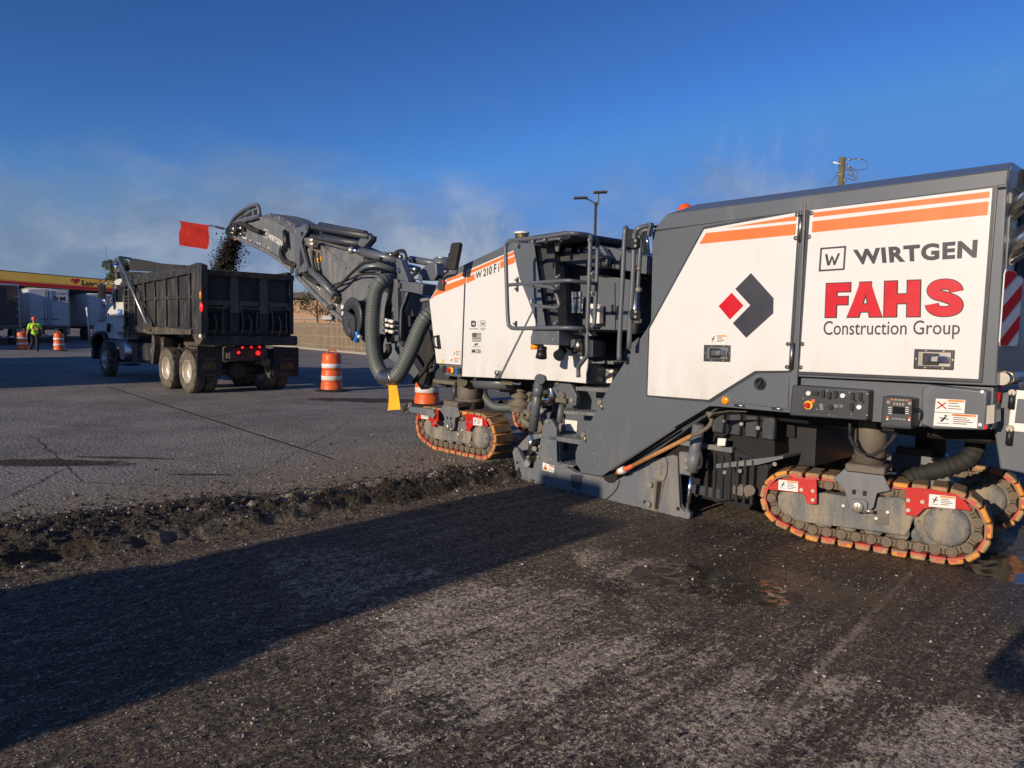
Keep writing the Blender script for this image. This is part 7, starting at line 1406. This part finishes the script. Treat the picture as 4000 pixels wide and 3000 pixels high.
# trees
MT['bark'] = mat('bark', (.07,.05,.035), .9, var=.2, scale=6)
def leafmat(nm, c1, c2):
    m = bpy.data.materials.new(nm); m.use_nodes = True; g = NG(m.node_tree); v = g.n('ShaderNodeTexCoord').outputs['Object']; rnd = g.noise(v, 1.1, 3, .7); bb = m.node_tree.nodes['Principled BSDF']
    m.node_tree.links.new(g.mix(g.ramp(rnd, .3, .7), c1, c2), bb.inputs['Base Color']); bb.inputs['Roughness'].default_value = .6; return m
MT['leaf'] = leafmat('leaves', (.035,.07,.014), (.10,.13,.025)); MT['leaf2'] = leafmat('needles', (.02,.045,.014), (.06,.08,.03))
def tree(name, x, y, H, R, label, m='leaf', n=3800, ls=.16, trunk=.3, group=None, seed=1, z0=.30):
    r_ = random.Random(seed); t = bpy.data.objects.new(name, None); COL.objects.link(t); t.location = (x, y, 0); tag(t, label, 'tree', group)
    b = MB(); b.tube([(0,0,0),(.1,.05,H*.3),(-.05,0,H*.55),(0,.1,H*.85)], trunk*.5, 'bark', n=8); cl_ = []
    for i in range(22):
        a_ = r_.uniform(0, 6.28); hh = r_.uniform(z0, .95)*H; rr = R*math.sqrt(max(.05, 1-((hh/H-.62)/.42)**2))*r_.uniform(.45, 1); e = Vector((math.cos(a_)*rr, math.sin(a_)*rr, hh)); b.tube([(0,0,hh*.72), tuple(e*.5+Vector((0,0,hh*.42))), tuple(e)], trunk*.10, 'bark', n=5, sub=2); cl_.append((e, R*r_.uniform(.22,.42)))
    obj('trunk', b, t); rg = np.random.default_rng(seed); ce = np.array([c_[0][:] for c_ in cl_]); cs = np.array([c_[1] for c_ in cl_]); k = rg.integers(0, len(cl_), n)
    d = rg.normal(0, 1, (n, 3)); d /= np.linalg.norm(d, axis=1)[:, None]; pos = ce[k]+d*(cs[k]*rg.uniform(.3, 1, n)**.5)[:, None]*np.array([1,1,.75])
    u = rg.normal(0, 1, (n, 3)); u /= np.linalg.norm(u, axis=1)[:, None]; w_ = np.cross(u, rg.normal(0, 1, (n, 3))); w_ /= np.linalg.norm(w_, axis=1)[:, None]; s_ = ls*rg.uniform(.6, 1.4, (n, 1))
    Vv = np.stack([pos-u*s_, pos+w_*s_*.5, pos+u*s_, pos-w_*s_*.5], 1).reshape(-1, 3); me = bpy.data.meshes.new('crown'); me.from_pydata(Vv.tolist(), [], np.arange(n*4).reshape(-1, 4).tolist()); me.materials.append(MT[m]); o = bpy.data.objects.new('crown', me); COL.objects.link(o); o.parent = t; return t
def at_d(p, d): q = pole_at(p, d); return q
q = at_d((452,1050), 82); tree('leafy_tree', q.x, q.y, 8.9, 2.2, 'tall leafy green tree rising right behind the truck cab and box', n=15000, ls=.10, seed=4)
for i, (p_, d, H, lab) in enumerate((((262,1140),105,6.9,'low green tree just right of the lettered trailer doors, under the canopy'), ((320,1140),100,6.7,'low green tree above the middle of the long side on trailer'), ((385,1140),98,6.7,'low green tree above the trailer beside the truck mirror'), ((90,1130),104,6.6,'low tree glimpsed between the two left trailers'))):
    q = at_d(p_, d); tree('leafy_tree', q.x, q.y, H, 3.4, lab, n=4200, ls=.2, group='low trees beyond the trailers', seed=20+i, z0=.2)
q = at_d((1240,1190), 58); tree('pine_tree', q.x, q.y, 4.6, 1.9, 'sparse pine with level branches against the tan brick wall', 'leaf2', 900, .10, .12, seed=9, z0=.62)
q = at_d((2540,1250), 60); tree('leafy_tree', q.x, q.y, 3.0, 1.6, 'small green tree seen between the handrails and the engine cover', n=1800, ls=.12, seed=12, z0=.2)
q = at_d((1390,1270), 56); tree('bare_bush', q.x, q.y, 3.0, .9, 'dark bush at the brick corner just above the picket fence', 'leaf2', 900, .1, .1, seed=15, z0=.3)
# unseen things guessed outside the picture, added to cast long morning shadows
SD = Vector((math.sin(SUN_AZ), math.cos(SUN_AZ), 0)); RD = Vector((math.cos(SUN_AZ), -math.sin(SUN_AZ), 0))
SF = Frame((0,0,0), 0); SF.M = Matrix((RD, SD, Vector((0,0,1)))).transposed().to_4x4(); SF.Mi = SF.M.inverted()
svc = thing('service_truck', SF, 'white box bodied service truck parked behind the viewpoint', 'service truck')
b = MB(); b.box((-4.46,-8.1,1.35), (2.04,5.2,1.3), 'trailerwhite', bev=.06); b.box((-4.45,-7.9,2.45), (1.74,4.6,1.1), 'trailerwhite', bev=.05); b.box((-4.80,-7.3,3.12), (.92,3.4,.42), 'grey', bev=.03); obj('body', b, svc)
for x_ in (-5.4, -3.75):
    for y_ in (-6.6, -9.6): b = MB(); b.lathe([(.0,.0),(.26,.02),(.45,.0),(.48,.05),(.48,.22),(.45,.27),(.0,.27)], 'tire', (x_,y_,.40), axis='X', n=24); obj('wheel', b, svc)
tp = SF.M @ Vector((-21.0, -.2, 0)); trailer('semi_trailer', (SF.M @ Vector((-37.5,-.2,0))).x, (SF.M @ Vector((-37.5,-.2,0))).y, -(math.pi/2+SUN_AZ), 'plain white semi trailer parked out of view beyond the left side', L=16.5)
def shed(p, q_, H, depth, label):
    a_, c_ = Vector((*p, 0)), Vector((*q_, 0)); d = (c_-a_); L = d.length; d.normalize(); nn = Vector((-d.y, d.x, 0)); Fm = Frame(a_, 0); Fm.M = Matrix((d, nn, Vector((0,0,1)))).transposed().to_4x4(); Fm.M.translation = a_; Fm.Mi = Fm.M.inverted()
    t = thing('station_building', Fm, label, 'building'); b = MB(); b.box((L/2,depth/2,H/2), (L,depth,H), 'brick'); obj('wall', b, t); b = MB(); b.box((L/2,depth/2,H+.1), (L+.4,depth+.4,.2), 'darkroof'); obj('roof', b, t)
    for i in range(3): b = MB(); b.box((L*(.25+.25*i),-.01,1.6), (1.8,.06,2.0), 'glass'); obj('window', b, t)
shed((-49.4,16.0), (-49.2,35.2), 9.3, 10, 'tall brick station building out of view on the left'); shed((-50.0,36.0), (-62.0,57.5), 9.3, 10, 'long brick station wing out of view beyond the tall one')
